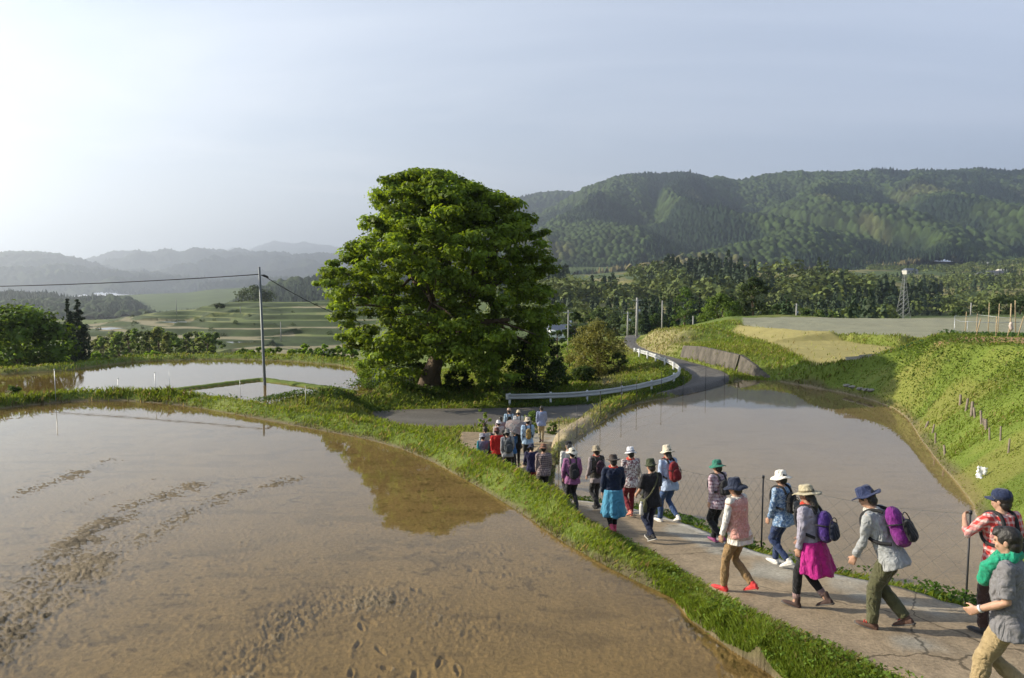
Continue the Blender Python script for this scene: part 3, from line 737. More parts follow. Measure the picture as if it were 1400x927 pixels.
# ================================================================== AIR
bmh = bmesh.new()
add_box(bmh, (0, 0, 515), (34000, 34000, 1150))
m = bpy.data.materials.new('haze_air'); m.use_nodes = True
nt_ = m.node_tree; nt_.nodes.clear()
o_ = nt_.nodes.new('ShaderNodeOutputMaterial'); v_ = nt_.nodes.new('ShaderNodeVolumePrincipled')
v_.inputs['Color'].default_value = (.77, .86, 1.0, 1); v_.inputs['Density'].default_value = .000165; v_.inputs['Anisotropy'].default_value = .6
nt_.links.new(v_.outputs[0], o_.inputs['Volume'])
haze = bm_obj('haze', bmh, m)
tag(haze, kind='stuff', label='thin bluish haze filling the valley in front of the mountains', cat='haze')
# ================================================================== WATER, PATH, ROAD
def water_mat(name, ripple, scale, tint=(1, 1, 1), rough=0.02):
    m = bpy.data.materials.new(name); m.use_nodes = True
    nt = m.node_tree; nt.nodes.clear()
    out = N(nt, 'ShaderNodeOutputMaterial'); gl = N(nt, 'ShaderNodeBsdfGlossy', Roughness=rough); tr = N(nt, 'ShaderNodeBsdfTransparent')
    tr.inputs['Color'].default_value = (*tint, 1)
    mx = N(nt, 'ShaderNodeMixShader'); geo = N(nt, 'ShaderNodeNewGeometry')
    dt = N(nt, 'ShaderNodeVectorMath', operation='DOT_PRODUCT'); ab = N(nt, 'ShaderNodeMath', operation='ABSOLUTE')
    om = N(nt, 'ShaderNodeMath', operation='SUBTRACT'); om.inputs[0].default_value = 1.0
    pw = N(nt, 'ShaderNodeMath', operation='POWER'); pw.inputs[1].default_value = 5.0
    fr = N(nt, 'ShaderNodeMath', operation='MULTIPLY_ADD'); fr.inputs[1].default_value = 1.2; fr.inputs[2].default_value = .02; fr.use_clamp = True
    nt.links.new(geo.outputs['Incoming'], dt.inputs[0]); nt.links.new(dt.outputs['Value'], ab.inputs[0]); nt.links.new(ab.outputs[0], om.inputs[1])
    nt.links.new(om.outputs[0], pw.inputs[0]); nt.links.new(pw.outputs[0], fr.inputs[0])
    tc = N(nt, 'ShaderNodeTexCoord'); no = N(nt, 'ShaderNodeTexNoise', Scale=scale, Detail=3.0, Roughness=.55); nt.links.new(tc.outputs['Object'], no.inputs['Vector'])
    b = N(nt, 'ShaderNodeBump', Strength=ripple, Distance=.02); nt.links.new(no.outputs['Fac'], b.inputs['Height'])
    nt.links.new(b.outputs[0], gl.inputs['Normal']); nt.links.new(b.outputs[0], dt.inputs[1])
    nt.links.new(fr.outputs[0], mx.inputs[0]); nt.links.new(tr.outputs[0], mx.inputs[1]); nt.links.new(gl.outputs[0], mx.inputs[2]); nt.links.new(mx.outputs[0], out.inputs[0])
    return m
def sheet(name, poly, z, mat):
    tri = geometry.tessellate_polygon([[Vector((p[0], p[1], 0)) for p in poly]])
    bm = bmesh.new(); vs = [bm.verts.new((p[0], p[1], z)) for p in poly]
    for t in tri: bm.faces.new([vs[i] for i in t])
    for f in bm.faces:
        f.normal_update()
        if f.normal.z < 0: f.normal_flip()
    me = bpy.data.meshes.new(name); bm.to_mesh(me); bm.free(); me.materials.append(mat)
    o = bpy.data.objects.new(name, me); COL.objects.link(o)
    return tag(o, kind='structure')
def widen(poly, d): return offset_line(list(poly) + [poly[0]], d)[:-1]
sheet('water', widen(PADDY_L, -.02), PL - .002, water_mat('paddy_water', .035, 2.5, (.92, .84, .63)))
sheet('water', widen(PADDY_R, .02), PR - .002, water_mat('paddy_water_right', .022, 3.0, (.95, .88, .72)))
sheet('water', widen(POND, .02), PP - .002, water_mat('pond_water', .10, 3.5, (.93, .86, .68)))

def strip(name, A, B, n, lift, thick, mat, crown=0.0, wob=0.0, col=None):
    """paved strip between two edge lines, with a real thickness"""
    def resamp(L, k):
        L = np.array(L); s = np.r_[0, np.cumsum(np.linalg.norm(np.diff(L[:, :2], axis=0), axis=1))]
        t = np.linspace(0, s[-1], k); return np.stack([np.interp(t, s, L[:, i]) for i in range(3)], -1)
    k = n; a, b = resamp(A, k), resamp(B, k); w = 26
    V = []
    for j in range(w + 1):
        f = j / w; p = a * (1 - f) + b * f; p[:, 2] += lift + crown * 4 * f * (1 - f)
        if wob and j in (0, w):
            p[:, :2] += (fbm(p[:, 0] * 3, p[:, 1] * 3, 3, 5 + j)[:, None] - .5) * wob
        p[:, 2] += (fbm(p[:, 0] * 1.3, p[:, 1] * 1.3, 3, 15) - .5) * .03
        V.append(p)
    lo0, lo1 = V[0].copy(), V[-1].copy(); lo0[:, 2] -= thick; lo1[:, 2] -= thick
    V = [lo0] + V + [lo1]
    P = np.stack(V, 1); F = grid_faces(k, w + 3)
    o = np_mesh(name, P.reshape(-1, 3), F, mat, None if col is None else col(P).reshape(-1, 3), smooth=False)
    me = o.data
    return tag(o, kind='structure')
def path_col(P):
    x, y = P[..., 0], P[..., 1]; f = np.linspace(0, 1, P.shape[1])[None, :] * np.ones(P.shape[:1])[:, None]
    n, n2 = fbm(x / .9, y / .9, 4, 44), fbm(x / .16, y / .16, 3, 46)
    conc = np.array([.31, .285, .235]); earth = np.array([.285, .222, .148])
    e = np.clip(sstep(.42, .62, n + .22 * (1 - f) + .25 * sstep(.8, .3, f) - .12) + .5 * sstep(30, 36, y), 0, 1)[..., None]
    c = (conc * (1 - e) + earth * e) * (.72 + .55 * n2[..., None]) * (.86 + .28 * fbm(x * 1.7, y * 1.7, 3, 49)[..., None])
    edge = sstep(.86, .9, f)[..., None] * sstep(9.0, 10.5, y)[..., None] * .6
    return c * (1 - edge) + np.array([.45, .43, .385]) * (.85 + .3 * n2[..., None]) * edge
M_PATH = attr_mat('worn_concrete', scale=22, var=.38, bump=.7, dist=.02)
nt = M_PATH.node_tree; tc = N(nt, 'ShaderNodeTexCoord'); wob = N(nt, 'ShaderNodeTexNoise', Scale=3.0, Detail=4.0); nt.links.new(tc.outputs['Object'], wob.inputs['Vector'])
wv = N(nt, 'ShaderNodeVectorMath', operation='MULTIPLY_ADD'); wv.inputs[1].default_value = (.35, .35, 0); nt.links.new(wob.outputs['Color'], wv.inputs[0]); nt.links.new(tc.outputs['Object'], wv.inputs[2])
vo = N(nt, 'ShaderNodeTexVoronoi', feature='DISTANCE_TO_EDGE', Scale=.42); nt.links.new(wv.outputs[0], vo.inputs['Vector'])
lt = N(nt, 'ShaderNodeMapRange'); lt.inputs['From Min'].default_value = .003; lt.inputs['From Max'].default_value = .007; lt.inputs['To Min'].default_value = .42; lt.inputs['To Max'].default_value = 1.0; nt.links.new(vo.outputs['Distance'], lt.inputs['Value'])
pb_ = [n for n in nt.nodes if n.type == 'BSDF_PRINCIPLED'][0]; src = pb_.inputs['Base Color'].links[0].from_socket
ck = N(nt, 'ShaderNodeMix', data_type='RGBA', blend_type='MULTIPLY'); ck.inputs['Factor'].default_value = 1; nt.links.new(src, ck.inputs['A']); nt.links.new(lt.outputs[0], ck.inputs['B']); nt.links.new(ck.outputs['Result'], pb_.inputs['Base Color'])
path = strip('path', LE, RE, 420, .03, .14, M_PATH, 0, .12, path_col)
def road_col(P):
    x, y = P[..., 0], P[..., 1]; f = np.linspace(0, 1, P.shape[1])[None, :] * np.ones(P.shape[:1])[:, None]
    n, n2 = fbm(x / 3, y / 3, 4, 64), fbm(x / .4, y / .4, 3, 66)
    c = np.array([.115, .107, .096]) * (.75 + .35 * n + .2 * n2)[..., None]
    tracks = (np.exp(-((f - .27) / .08) ** 2) + np.exp(-((f - .73) / .08) ** 2))[..., None]
    c = c * (1 + .18 * tracks)
    dust = np.clip(sstep(.12, .0, f) + sstep(.88, 1, f), 0, 1)[..., None] * (.35 + .5 * n[..., None])
    return c * (1 - dust) + np.array([.26, .22, .15]) * dust
road = strip('road', ROAD_L, ROAD_R, 460, .035, .16, attr_mat('old_asphalt', scale=9, var=.22, bump=.3, dist=.02), .04, 0, road_col)

from mathutils.bvhtree import BVHTree
_pb = BVHTree.FromPolygons([tuple(v.co) for v in path.data.vertices], [tuple(f.vertices) for f in path.data.polygons])
def Zs(x, y):
    """walking surface: the path where it lies, else the ground"""
    hit = _pb.ray_cast(Vector((x, y, 20)), Vector((0, 0, -1)))
    return max(hit[0].z, Z(x, y)) if hit[0] is not None else Z(x, y)

for pts_ in (((306, 474), (318, 469), (340, 466.5), (356, 468), (352, 471), (334, 473), (318, 476)), ((222, 443), (232, 440.5), (252, 440), (258, 442.5), (244, 444)), ((128, 451), (150, 448.5), (172, 448), (168, 450), (146, 452))):
    g = [drop(x, y, 100, 450) for x, y in pts_]; zz = max(q.z for q in g) + .08
    sheet('water', [(q.x, q.y) for q in g], zz, bpy.data.materials['pond_water'])
# ================================================================== TREES AND SHRUBS
M_LEAF = leaf_mat('leaves', .50)
M_NEEDLE = leaf_mat('needles', .15, .7)
M_BARK = plain('bark', (.13, .095, .065), .9, .35, 6, .8)
M_BARK2 = plain('cedar_bark', (.11, .07, .05), .9, .3, 6, .6)
def leaf_quads(P, Nrm, size, rng, aspect=.62):
    """one leaf (a small kinked rhombus, four corners) at each point, facing about Nrm"""
    n = len(P)
    Nrm = Nrm / (np.linalg.norm(Nrm, axis=1, keepdims=True) + 1e-9)
    r = rng.normal(size=(n, 3)); a = np.cross(Nrm, r); a /= (np.linalg.norm(a, axis=1, keepdims=True) + 1e-9); b = np.cross(Nrm, a)
    s = (size * rng.uniform(.5, 1.5, n))[:, None]
    dr = Nrm * s * .18
    V = np.stack([P - a * s * .5 - dr, P + b * s * .5 * aspect, P + a * s * .5 - dr, P - b * s * .5 * aspect], 1)
    return V.reshape(-1, 3), np.arange(n * 4).reshape(-1, 4)
def clump_points(C, rad, n, rng, flat=.6, shell=.55):
    """n points about every clump centre"""
    k = len(C); d = rng.normal(size=(k, n, 3)); d /= np.linalg.norm(d, axis=2, keepdims=True)
    r = (shell + (1 - shell) * rng.random((k, n)))[..., None] * np.where(rng.random((k, n, 1)) < .12, 1.3, 1.0)
    off = d * r * rad[:, None, None] * np.array([1, 1, flat])
    P = C[:, None, :] + off
    Nn = d * np.array([1, 1, 1.2]) + np.array([0, 0, .55]) + rng.normal(size=(k, n, 3)) * .45
    return P.reshape(-1, 3), Nn.reshape(-1, 3), np.repeat(np.arange(k), n)
def crown_obj(name, C, rad, n, leaf, base, rng, parent, flat=.6, mat=None, var=.3, tones=None, shell=.55):
    P, Nn, cid = clump_points(C, rad, n, rng, flat, shell)
    V, F = leaf_quads(P, Nn, leaf, rng)
    ct = rng.uniform(1 - var, 1 + var, len(C))[cid] * rng.uniform(.8, 1.22, len(P))
    col = 1.45 * np.array(base)[None, :] * ct[:, None]
    warm = rng.random(len(C))[cid][:, None]
    col = col * (1 - .25 * warm) + col * np.array([1.35, 1.08, .7]) * .25 * warm
    if tones is not None: col = col * tones(P)[:, None]
    return np_mesh(name, V, F, mat or M_LEAF, np.repeat(np.clip(col, .004, .6), 4, axis=0), smooth=False, parent=parent)
def limb_obj(name, limbs, mat, parent, seg=7):
    bm = bmesh.new()
    for pts, rads in limbs: add_tube(bm, pts, rads, seg)
    return bm_obj(name, bm, mat, parent, smooth=True)
def broadleaf(name, loc, h, w, label, cat, group, rng, base=(.055, .095, .02), leaf=.3, nclump=60, per=60, crown_low=.15, flat=.7, profile=None, var=.3, trunk=True, seed_lean=0.0):
    root = empty(name, loc); tag(root, label, cat, group)
    C, rad = [], []
    prof = profile or (lambda t: math.sqrt(max(0.02, 1 - (2 * t - .86) ** 2 / 1.30)))
    for _ in range(nclump):
        t = rng.random(); zt = h * (crown_low + (1 - crown_low) * t)
        rr_ = w / 2 * prof(t) * (.35 + .65 * rng.random() ** .5); a = rng.random() * 2 * math.pi
        cr = w * rng.uniform(.085, .16)
        C.append((math.cos(a) * max(0, rr_ - cr * .6), math.sin(a) * max(0, rr_ - cr * .6), zt - cr * .4)); rad.append(cr)
    C, rad = np.array(C), np.array(rad)
    crown_obj('crown', C, rad, per, leaf, base, rng, root, flat, var=var)
    if trunk:
        tw = max(.06, h * .022); th_ = h * (crown_low + .35)
        limbs = [([(0, 0, -.4), (seed_lean * .3, 0, th_ * .4), (seed_lean * .5, 0, th_)], [tw * 1.35, tw, tw * .55])]
        for k in range(6):
            c = C[int(rng.integers(len(C)))]; z0 = th_ * rng.uniform(.4, .95)
            limbs.append(([(seed_lean * .4, 0, z0), (c[0] * .5, c[1] * .5, (z0 + c[2]) / 2 + .1 * h * rng.random()), tuple(c)], [tw * .5, tw * .35, tw * .12]))
        limb_obj('trunk', limbs, M_BARK, root)
    return root
def conifer(name, loc, h, w, label, cat, group, rng, base=(.028, .052, .022), tiers=22, per=60, leaf=.4, low=.08):
    root = empty(name, loc); tag(root, label, cat, group)
    C, rad = [], []
    for k in range(tiers):
        t = k / (tiers - 1); z = h * (low + (.98 - low) * t); r = w / 2 * (1 - t) ** .85 + w * .03
        m = max(1, int(7 * (1 - t)) + 1)
        for j in range(m):
            a = 2 * math.pi * (j + rng.random()) / m; q = r * rng.uniform(.45, .8)
            C.append((math.cos(a) * q, math.sin(a) * q, z - q * .12)); rad.append(r * .50 + .012 * h)
    crown_obj('crown', np.array(C), np.array(rad), per, leaf, base, rng, root, .55, M_NEEDLE, .25)
    limb_obj('trunk', [([(0, 0, -.4), (0, 0, h * .93)], [h * .018 + .04, .02])], M_BARK2, root)
    return root
def copy_tree(o, parent=None):
    c = o.copy(); COL.objects.link(c)
    if parent: c.parent = parent
    for ch in list(o.children): copy_tree(ch, c)
    return c

# ------------------------------------------------------------------ the great tree
TD = 46.0; TS = FPX / TD
rng = np.random.default_rng(5)
tb = at_d(584, 537, TD); tb.z = Z(tb.x, tb.y)
big = empty('broadleaf_tree', tb); tag(big, 'huge dense green broadleaf tree towering alone beside the road', 'tree')
PROF = [(222, 572, 618), (231, 533, 648), (243, 512, 668), (262, 503, 712), (290, 499, 742), (318, 484, 752), (345, 452, 757), (372, 434, 756), (400, 450, 756), (430, 462, 757), (460, 472, 753), (488, 482, 748), (510, 520, 732), (525, 560, 715)]
py_, pl_, pr_ = (np.array(v, float) for v in zip(*PROF))
C, rad = [], []
NB = 760
while len(C) < NB:
    y = rng.uniform(224, 516) if rng.random() < .92 else rng.uniform(222, 300)
    l, r = np.interp(y, py_, pl_), np.interp(y, py_, pr_)
    l += 16 * (vnoise(np.array([y / 26.]), np.array([3.3]), 3)[0] - .35); r -= 16 * (vnoise(np.array([y / 24.]), np.array([8.3]), 4)[0] - .35)
    half = (r - l) / 2 / TS * 1.06; cx = ((l + r) / 2 - 700) / TS - tb.x
    a = rng.random() * 2 * math.pi; q = (.28 + .72 * rng.random() ** .45)
    cr = rng.uniform(.5, 1.0)
    z = at_d(600, y, TD).z - tb.z
    lob = 1 + .22 * (vnoise(np.array([a * 1.6 + 2]), np.array([y / 34.]), 13)[0] - .42); hx = max(.2, half * lob - cr * .75) * q; dy = max(.2, min(half, 7.3) - cr * .7) * q
    p = (cx + math.cos(a) * hx, math.sin(a) * dy, z - cr * .35 - .5 * q)
    if z < 2.4 and (abs(p[0] + .2) < 2.0 and p[1] < -1.5): continue       # the front is open round the trunk
    if p[2] < 1.2: continue
    C.append(p); rad.append(cr)
for _ in range(170):                        # the dense heart of the crown
    y = rng.uniform(262, 470); l, r = np.interp(y, py_, pl_), np.interp(y, py_, pr_); a = rng.random() * 2 * math.pi; q = .6 * rng.random() ** .5; half = (r - l) / 2 / TS
    C.append((((l + r) / 2 - 700) / TS - tb.x + math.cos(a) * half * q, math.sin(a) * min(half, 7) * q, at_d(600, y, TD).z - tb.z)); rad.append(1.1)
C, rad = np.array(C), np.array(rad)
crown_obj('crown', C, rad, 120, .27, (.108, .162, .022), rng, big, .5, var=.42, shell=.25)
limbs = [([(-.1, 0, -.5), (-.05, 0, .25), (.25, .1, 1.3), (.75, .2, 2.4), (1.0, .3, 3.2)], [.95, .64, .5, .45, .42]),
         ([(-.35, -.1, -.4), (.25, -.25, 1.0), (.8, -.1, 2.3)], [.45, .4, .35]), ([(.55, .2, -.4), (.5, .2, 1.0), (.85, .2, 2.3)], [.5, .4, .3])]
fork = Vector((1.0, .3, 3.1))
for tgt, rd in (((-1.6, .8, 8.6), .34), ((1.8, -.6, 10.5), .36), ((4.6, .8, 7.6), .34), ((-3.6, -.8, 6.0), .26), ((3.2, 3.4, 6.8), .26), ((.6, -3.4, 6.4), .24), ((5.6, -1.5, 4.8), .26), ((-2.4, 3.4, 5.2), .24)):
    t = Vector(tgt); mid = fork.lerp(t, .45) + Vector((0, 0, .7)); limbs.append(([fork, mid, t], [rd, rd * .75, rd * .42]))
    near = sorted(range(len(C)), key=lambda i: (Vector(C[i]) - t).length)[:60]
    for i in rng.choice(near, 9, replace=False):
        c = Vector(C[i]); limbs.append(([mid.lerp(t, .6), mid.lerp(c, .6) + Vector((0, 0, .3)), c], [rd * .4, rd * .25, .03]))
limb_obj('trunk', limbs, M_BARK, big, 9)

def base_at(px, d, lift=0.0):
    p = at_d(px, 420, d); return Vector((p.x, d, Z(p.x, d) + lift))
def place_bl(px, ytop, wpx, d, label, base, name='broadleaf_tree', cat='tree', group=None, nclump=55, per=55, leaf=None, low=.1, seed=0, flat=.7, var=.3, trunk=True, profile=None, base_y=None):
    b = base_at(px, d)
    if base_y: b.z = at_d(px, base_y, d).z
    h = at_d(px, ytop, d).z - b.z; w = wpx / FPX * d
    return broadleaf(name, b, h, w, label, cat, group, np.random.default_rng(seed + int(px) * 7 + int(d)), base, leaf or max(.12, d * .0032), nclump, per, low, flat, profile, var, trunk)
def place_cf(px, ytop, wpx, d, label, base=(.028, .052, .022), group=None, seed=0, tiers=14, per=36, base_y=None, low=.08):
    b = base_at(px, d); h = at_d(px, ytop, d).z - b.z; w = wpx / FPX * d
    return conifer('conifer', b, h, w, label, 'tree', group, np.random.default_rng(seed + int(px) * 3), base, tiers, per, max(.2, d * .0034), low)
FULL = lambda t: math.sqrt(max(.03, 1 - max(0, t * 1.02 - .35) ** 2 / .45)) if t > .3 else .9
# around the great tree
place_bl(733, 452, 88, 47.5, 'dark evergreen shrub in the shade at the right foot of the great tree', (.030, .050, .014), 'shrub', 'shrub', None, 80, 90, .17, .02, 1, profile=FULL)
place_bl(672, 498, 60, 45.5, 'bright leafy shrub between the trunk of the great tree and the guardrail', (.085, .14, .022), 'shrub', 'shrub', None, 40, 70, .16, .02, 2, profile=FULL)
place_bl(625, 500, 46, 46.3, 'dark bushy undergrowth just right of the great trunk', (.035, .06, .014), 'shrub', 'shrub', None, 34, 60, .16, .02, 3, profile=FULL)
place_bl(520, 462, 86, 48.5, 'light green shrub under the left skirts of the great tree, behind the wire panel', (.075, .125, .02), 'shrub', 'shrub', None, 60, 80, .18, .02, 4, profile=FULL)
place_bl(565, 492, 40, 47.5, 'low green shrub just left of the great trunk', (.065, .11, .02), 'shrub', 'shrub', None, 26, 60, .16, .02, 5, profile=FULL)
place_bl(690, 522, 36, 43.6, 'pale leafy bush at the left end of the guardrail', (.085, .13, .03), 'shrub', 'shrub', None, 26, 50, .14, .02, 6, profile=FULL)
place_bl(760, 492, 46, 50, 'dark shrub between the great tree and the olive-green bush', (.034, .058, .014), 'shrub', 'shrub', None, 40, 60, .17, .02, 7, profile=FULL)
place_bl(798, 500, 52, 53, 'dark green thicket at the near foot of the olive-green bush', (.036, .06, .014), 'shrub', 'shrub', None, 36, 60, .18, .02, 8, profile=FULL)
place_bl(818, 437, 92, 57, 'large olive-green bush standing inside the bend of the road', (.125, .130, .038), 'bush', 'bush', None, 90, 90, .18, .03, 9, profile=FULL, var=.35)
place_bl(846, 482, 34, 55, 'small dark bush leaning against the right side of the olive-green bush', (.040, .058, .018), 'bush', 'bush', None, 22, 60, .17, .05, 10, profile=FULL)
place_bl(779, 461, 26, 66, 'small bright green sapling left of the olive-green bush', (.085, .150, .02), 'sapling', 'tree', None, 24, 40, .2, .05, 11, profile=FULL)
place_bl(787, 425, 36, 96, 'dark round tree behind the white truck', (.036, .06, .018), group=None, seed=12)
place_bl(762, 446, 30, 62, 'dark bush at the right edge of the great tree by the truck', (.036, .06, .018), 'shrub', 'shrub', seed=13, nclump=30, per=40)
# left
place_bl(22, 418, 150, 60, 'wide dark green tree at the left edge beyond the pond', (.080, .130, .024), nclump=120, per=90, leaf=.36, low=.14, var=.5, seed=14, profile=lambda t: math.sqrt(max(.03, 1 - max(0, t - .38) ** 2 / .42)) if t > .3 else .72 + .8 * t)
place_bl(10, 526, 44, 29, 'dark low bush at the left edge on the bund of the near paddy', (.045, .08, .016), 'bush', 'bush', None, 24, 60, .12, .02, 15, profile=FULL)
place_cf(93, 407, 25, 82, 'left of the two tall dark cedars beside the wide tree', (.022, .036, .018), 'pair of tall cedars', 1, 34, 60)
place_cf(106, 408, 40, 84, 'right and broader of the two tall dark cedars beside the wide tree', (.022, .036, .018), 'pair of tall cedars', 2, 34, 60)
place_bl(350, 390, 60, 405, 'broad dark tree standing alone on top of the rice terraces', (.034, .052, .022), nclump=60, per=40, leaf=1.0, low=.12, seed=16)
place_bl(300, 414, 18, 330, 'small round bush on the crest of the terraces left of the lone tree', (.038, .06, .022), 'bush', 'bush', nclump=20, per=30, leaf=.9, seed=17, base_y=421)
lab = ['pale green slender tree in the thicket below the terraces', 'grey-green bushy tree in the thicket below the terraces', 'fresh green rounded tree in the thicket below the terraces']
rg = np.random.default_rng(23)
for k in range(38):
    px = 128 + k * 4.4 + rg.uniform(-3, 3); yt = 446 + 12 * rg.random() + (6 if px > 240 else 0) + (10 if px < 150 else 0)
    kind = int(rg.integers(3))
    place_bl(px, yt, 22 + 12 * rg.random(), 104 + 40 * rg.random(), lab[kind], ((.125, .150, .052), (.085, .110, .045), (.100, .150, .038))[kind], group='thicket trees below the terraces', nclump=40, per=34, leaf=.45, low=.05, seed=200 + k)
lab = ['low bright green bush on the far bank of the pond', 'low deep green bush on the far bank of the pond']
for k, px in enumerate((128, 196, 206, 214, 238, 330, 343, 356, 366, 378, 398, 408, 416, 430, 441, 452, 461, 470, 480)):
    kind = k % 2  # brighter and deeper leaf green alternate from bush to bush
    place_bl(px, 470 + 7 * rg.random() + (8 if px < 260 else 0), 15 + 12 * rg.random(), 68 + 9 * rg.random(), lab[kind], ((.12, .20, .028), (.08, .13, .026))[kind], 'bush', 'bush', 'bushes along the far bank of the pond', 18, 40, .24, .03, 300 + k, base_y=492)
# right, beyond the bank
place_bl(985, 402, 64, 122, 'light round-crowned tree left of the dark pine behind the bank', (.072, .115, .022), nclump=80, per=60, leaf=.42, low=.1, seed=18)
place_bl(1030, 378, 60, 128, 'tall dark irregular pine standing over the bank', (.034, .052, .018), 'pine_tree', nclump=80, per=60, leaf=.42, low=.12, seed=19, flat=.5)
place_cf(1016, 384, 26, 131, 'narrow dark conifer rising behind the irregular pine', (.028, .046, .018), None, 5)
place_cf(1075, 400, 24, 150, 'single pointed conifer right of the irregular pine', (.032, .058, .022), None, 6)
for k, (px, yt, w) in enumerate(((1052, 424, 26), (1100, 421, 22), (1062, 416, 22), (1122, 424, 26), (1140, 426, 22))):
    place_bl(px, yt, w, 150 + 4 * k, 'low green tree behind the far edge of the upper paddy', (.05, .085, .022), group='low trees behind the upper paddy', nclump=24, per=30, leaf=.5, seed=30 + k, base_y=440)
for k, (px, yt, w) in enumerate(((882, 408, 15), (893, 403, 16), (904, 400, 15), (914, 405, 15), (923, 398, 16), (946, 402, 17), (956, 396, 15), (967, 404, 15), (1000, 398, 15))):
    place_cf(px, yt, w, 190 + 6 * (k % 4), 'dark pointed conifer in the row behind the utility poles', (.026, .048, .020), 'row of conifers behind the poles', 40 + k, 16, 26)
for k, (px, yt, w, b) in enumerate(((936, 392, 42, (.065, .11, .022)), (862, 424, 40, (.055, .085, .025)), (840, 430, 34, (.05, .075, .025)), (820, 420, 36, (.04, .065, .02)), (897, 428, 34, (.05, .085, .022)), (918, 434, 30, (.07, .10, .025)), (803, 431, 30, (.06, .09, .025)), (950, 430, 28, (.05, .08, .02)), (878, 436, 24, (.06, .09, .026)))):
    place_bl(px, yt, w, 172 + 5 * k, ('largest light green broadleaf tree among the conifers behind the poles' if k == 0 else 'rounded broadleaf tree in front of the conifers behind the poles'), b, group=None if k == 0 else 'broadleaf trees behind the poles', nclump=34, per=34, leaf=.6, seed=50 + k)
for k, (px, yt, w, d) in enumerate(((1372, 401, 44, 210), (1395, 404, 40, 215), (1340, 416, 30, 230), (1312, 420, 30, 240))):
    place_bl(px, yt, w, d, 'dark rounded tree behind the bamboo frames of the vegetable garden', (.036, .06, .02), group='trees behind the vegetable garden', nclump=40, per=36, leaf=.7, seed=70 + k)

# ------------------------------------------------------------------ the woods on the hill: too many to count
def wood(name, pts, conif, label, seed, hs=(9, 16), cc=(.040, .066, .030), bc=(.105, .140, .036)):
    rng = np.random.default_rng(seed); V, F, Cc = [], [], []; off = 0
    x, y = pts[:, 0], pts[:, 1]; z = cover(x, y, False)[0]
    for k in range(len(pts)):
        h = rng.uniform(*hs); jit = rng.uniform(.75, 1.25)
        if conif[k]:
            h *= 1.15; w = h * .25; n = 60; t = rng.random(n) ** .8; r = w * (1 - t) ** .8 * (.6 + .5 * rng.random(n)) + .15; a = rng.random(n) * 6.283
            P = np.stack([np.cos(a) * r, np.sin(a) * r, h * (.06 + .94 * t)], -1); Nn = np.stack([np.cos(a), np.sin(a), .5 + 0 * a], -1); s = h * .16; c = np.array(cc)
        else:
            w = h * rng.uniform(.45, .72); n = 64; d = rng.normal(size=(n, 3)); d /= np.linalg.norm(d, axis=1, keepdims=True); d[:, 2] = np.abs(d[:, 2]) * 1.0 - .12
            q = (.72 + .36 * rng.random(n))[:, None] * (1 + .25 * np.sin(d[:, :1] * 5 + k) * np.cos(d[:, 1:2] * 4 + k))
            P = d * q * np.array([w, w, h * .62]) + np.array([0, 0, h * .36]); Nn = d + rng.normal(size=(n, 3)) * .4 + [0, 0, .3]; s = h * .20; c = np.array(bc)
        v, f = leaf_quads(P + [x[k], y[k], z[k] - .6], Nn, s, rng, .8)
        V.append(v); F.append(f + off); off += len(v)
        warm = rng.random(); cl = c * jit * rng.uniform(.82, 1.2, n)[:, None]; cl = cl * (1 - .3 * warm) + cl * np.array([1.4, 1.1, .8]) * .3 * warm
        Cc.append(np.repeat(cl, 4, axis=0))
    o = np_mesh(name, np.vstack(V), np.vstack(F), M_NEEDLE, np.clip(np.vstack(Cc), .004, .5), smooth=False)
    return tag(o, label, 'woodland', None, 'stuff')
rng = np.random.default_rng(91)
def scatter(u0, u1, d0, d1, sp, keep):
    out = []
    d = d0
    while d < d1:
        x0, x1 = (u0 - 700) / FPX * d, (u1 - 700) / FPX * d
        n = int((x1 - x0) / sp); xs = x0 + (np.arange(n) + rng.uniform(-.4, .4, n)) * sp; ys = d + rng.uniform(-.45, .45, n) * sp
        out.append(np.stack([xs, ys], -1)); d += sp * 1.15
    p = np.vstack(out); k = keep(p[:, 0], p[:, 1], 700 + FPX * p[:, 0] / p[:, 1]); return p[k]
pts = scatter(690, 1300, 440, 690, 9.6, lambda x, y, u: (rng.random(len(x)) < .97) & ((fbm(x / 85, y / 85, 3, 29) < .545) | (u < 780)))
con = (fbm(pts[:, 0] / 60, pts[:, 1] / 110, 3, 6) + .14 * (rng.random(len(pts)) - .5) + .10 * (pts[:, 1] > 600) - .06 * (pts[:, 1] < 560) > .60) | (700 + FPX * pts[:, 0] / pts[:, 1] > 1205)
wood('wooded_hill', pts, con, 'mixed conifer and broadleaf wood covering the low hill below the mountain', 61, (9, 20))
pts = scatter(1190, 1560, 420, 1500, 15.0, lambda x, y, u: (fbm(x / 120, y / 160, 3, 71) > .55))
wood('scattered_woods', pts, fbm(pts[:, 0] / 70, pts[:, 1] / 70, 3, 8) > .55, 'clumps of trees between the open fields on the far right slope', 62, (8, 14))
pts = scatter(690, 1250, 225, 430, 11.0, lambda x, y, u: (fbm(x / 60, y / 60, 3, 73) > .42))
wood('valley_woods', pts, fbm(pts[:, 0] / 50, pts[:, 1] / 50, 3, 9) > .52, 'trees filling the valley floor in front of the wooded hill', 63, (7, 12))
pts = scatter(-120, 470, 640, 1000, 16.0, lambda x, y, u: (fbm(x / 130, y / 160, 3, 75) > .57))
wood('hazy_woods', pts, fbm(pts[:, 0] / 90, pts[:, 1] / 90, 3, 9) > .5, 'hazy trees on the valley floor behind the terraces', 64, (9, 15), (.03, .048, .026), (.045, .065, .03))

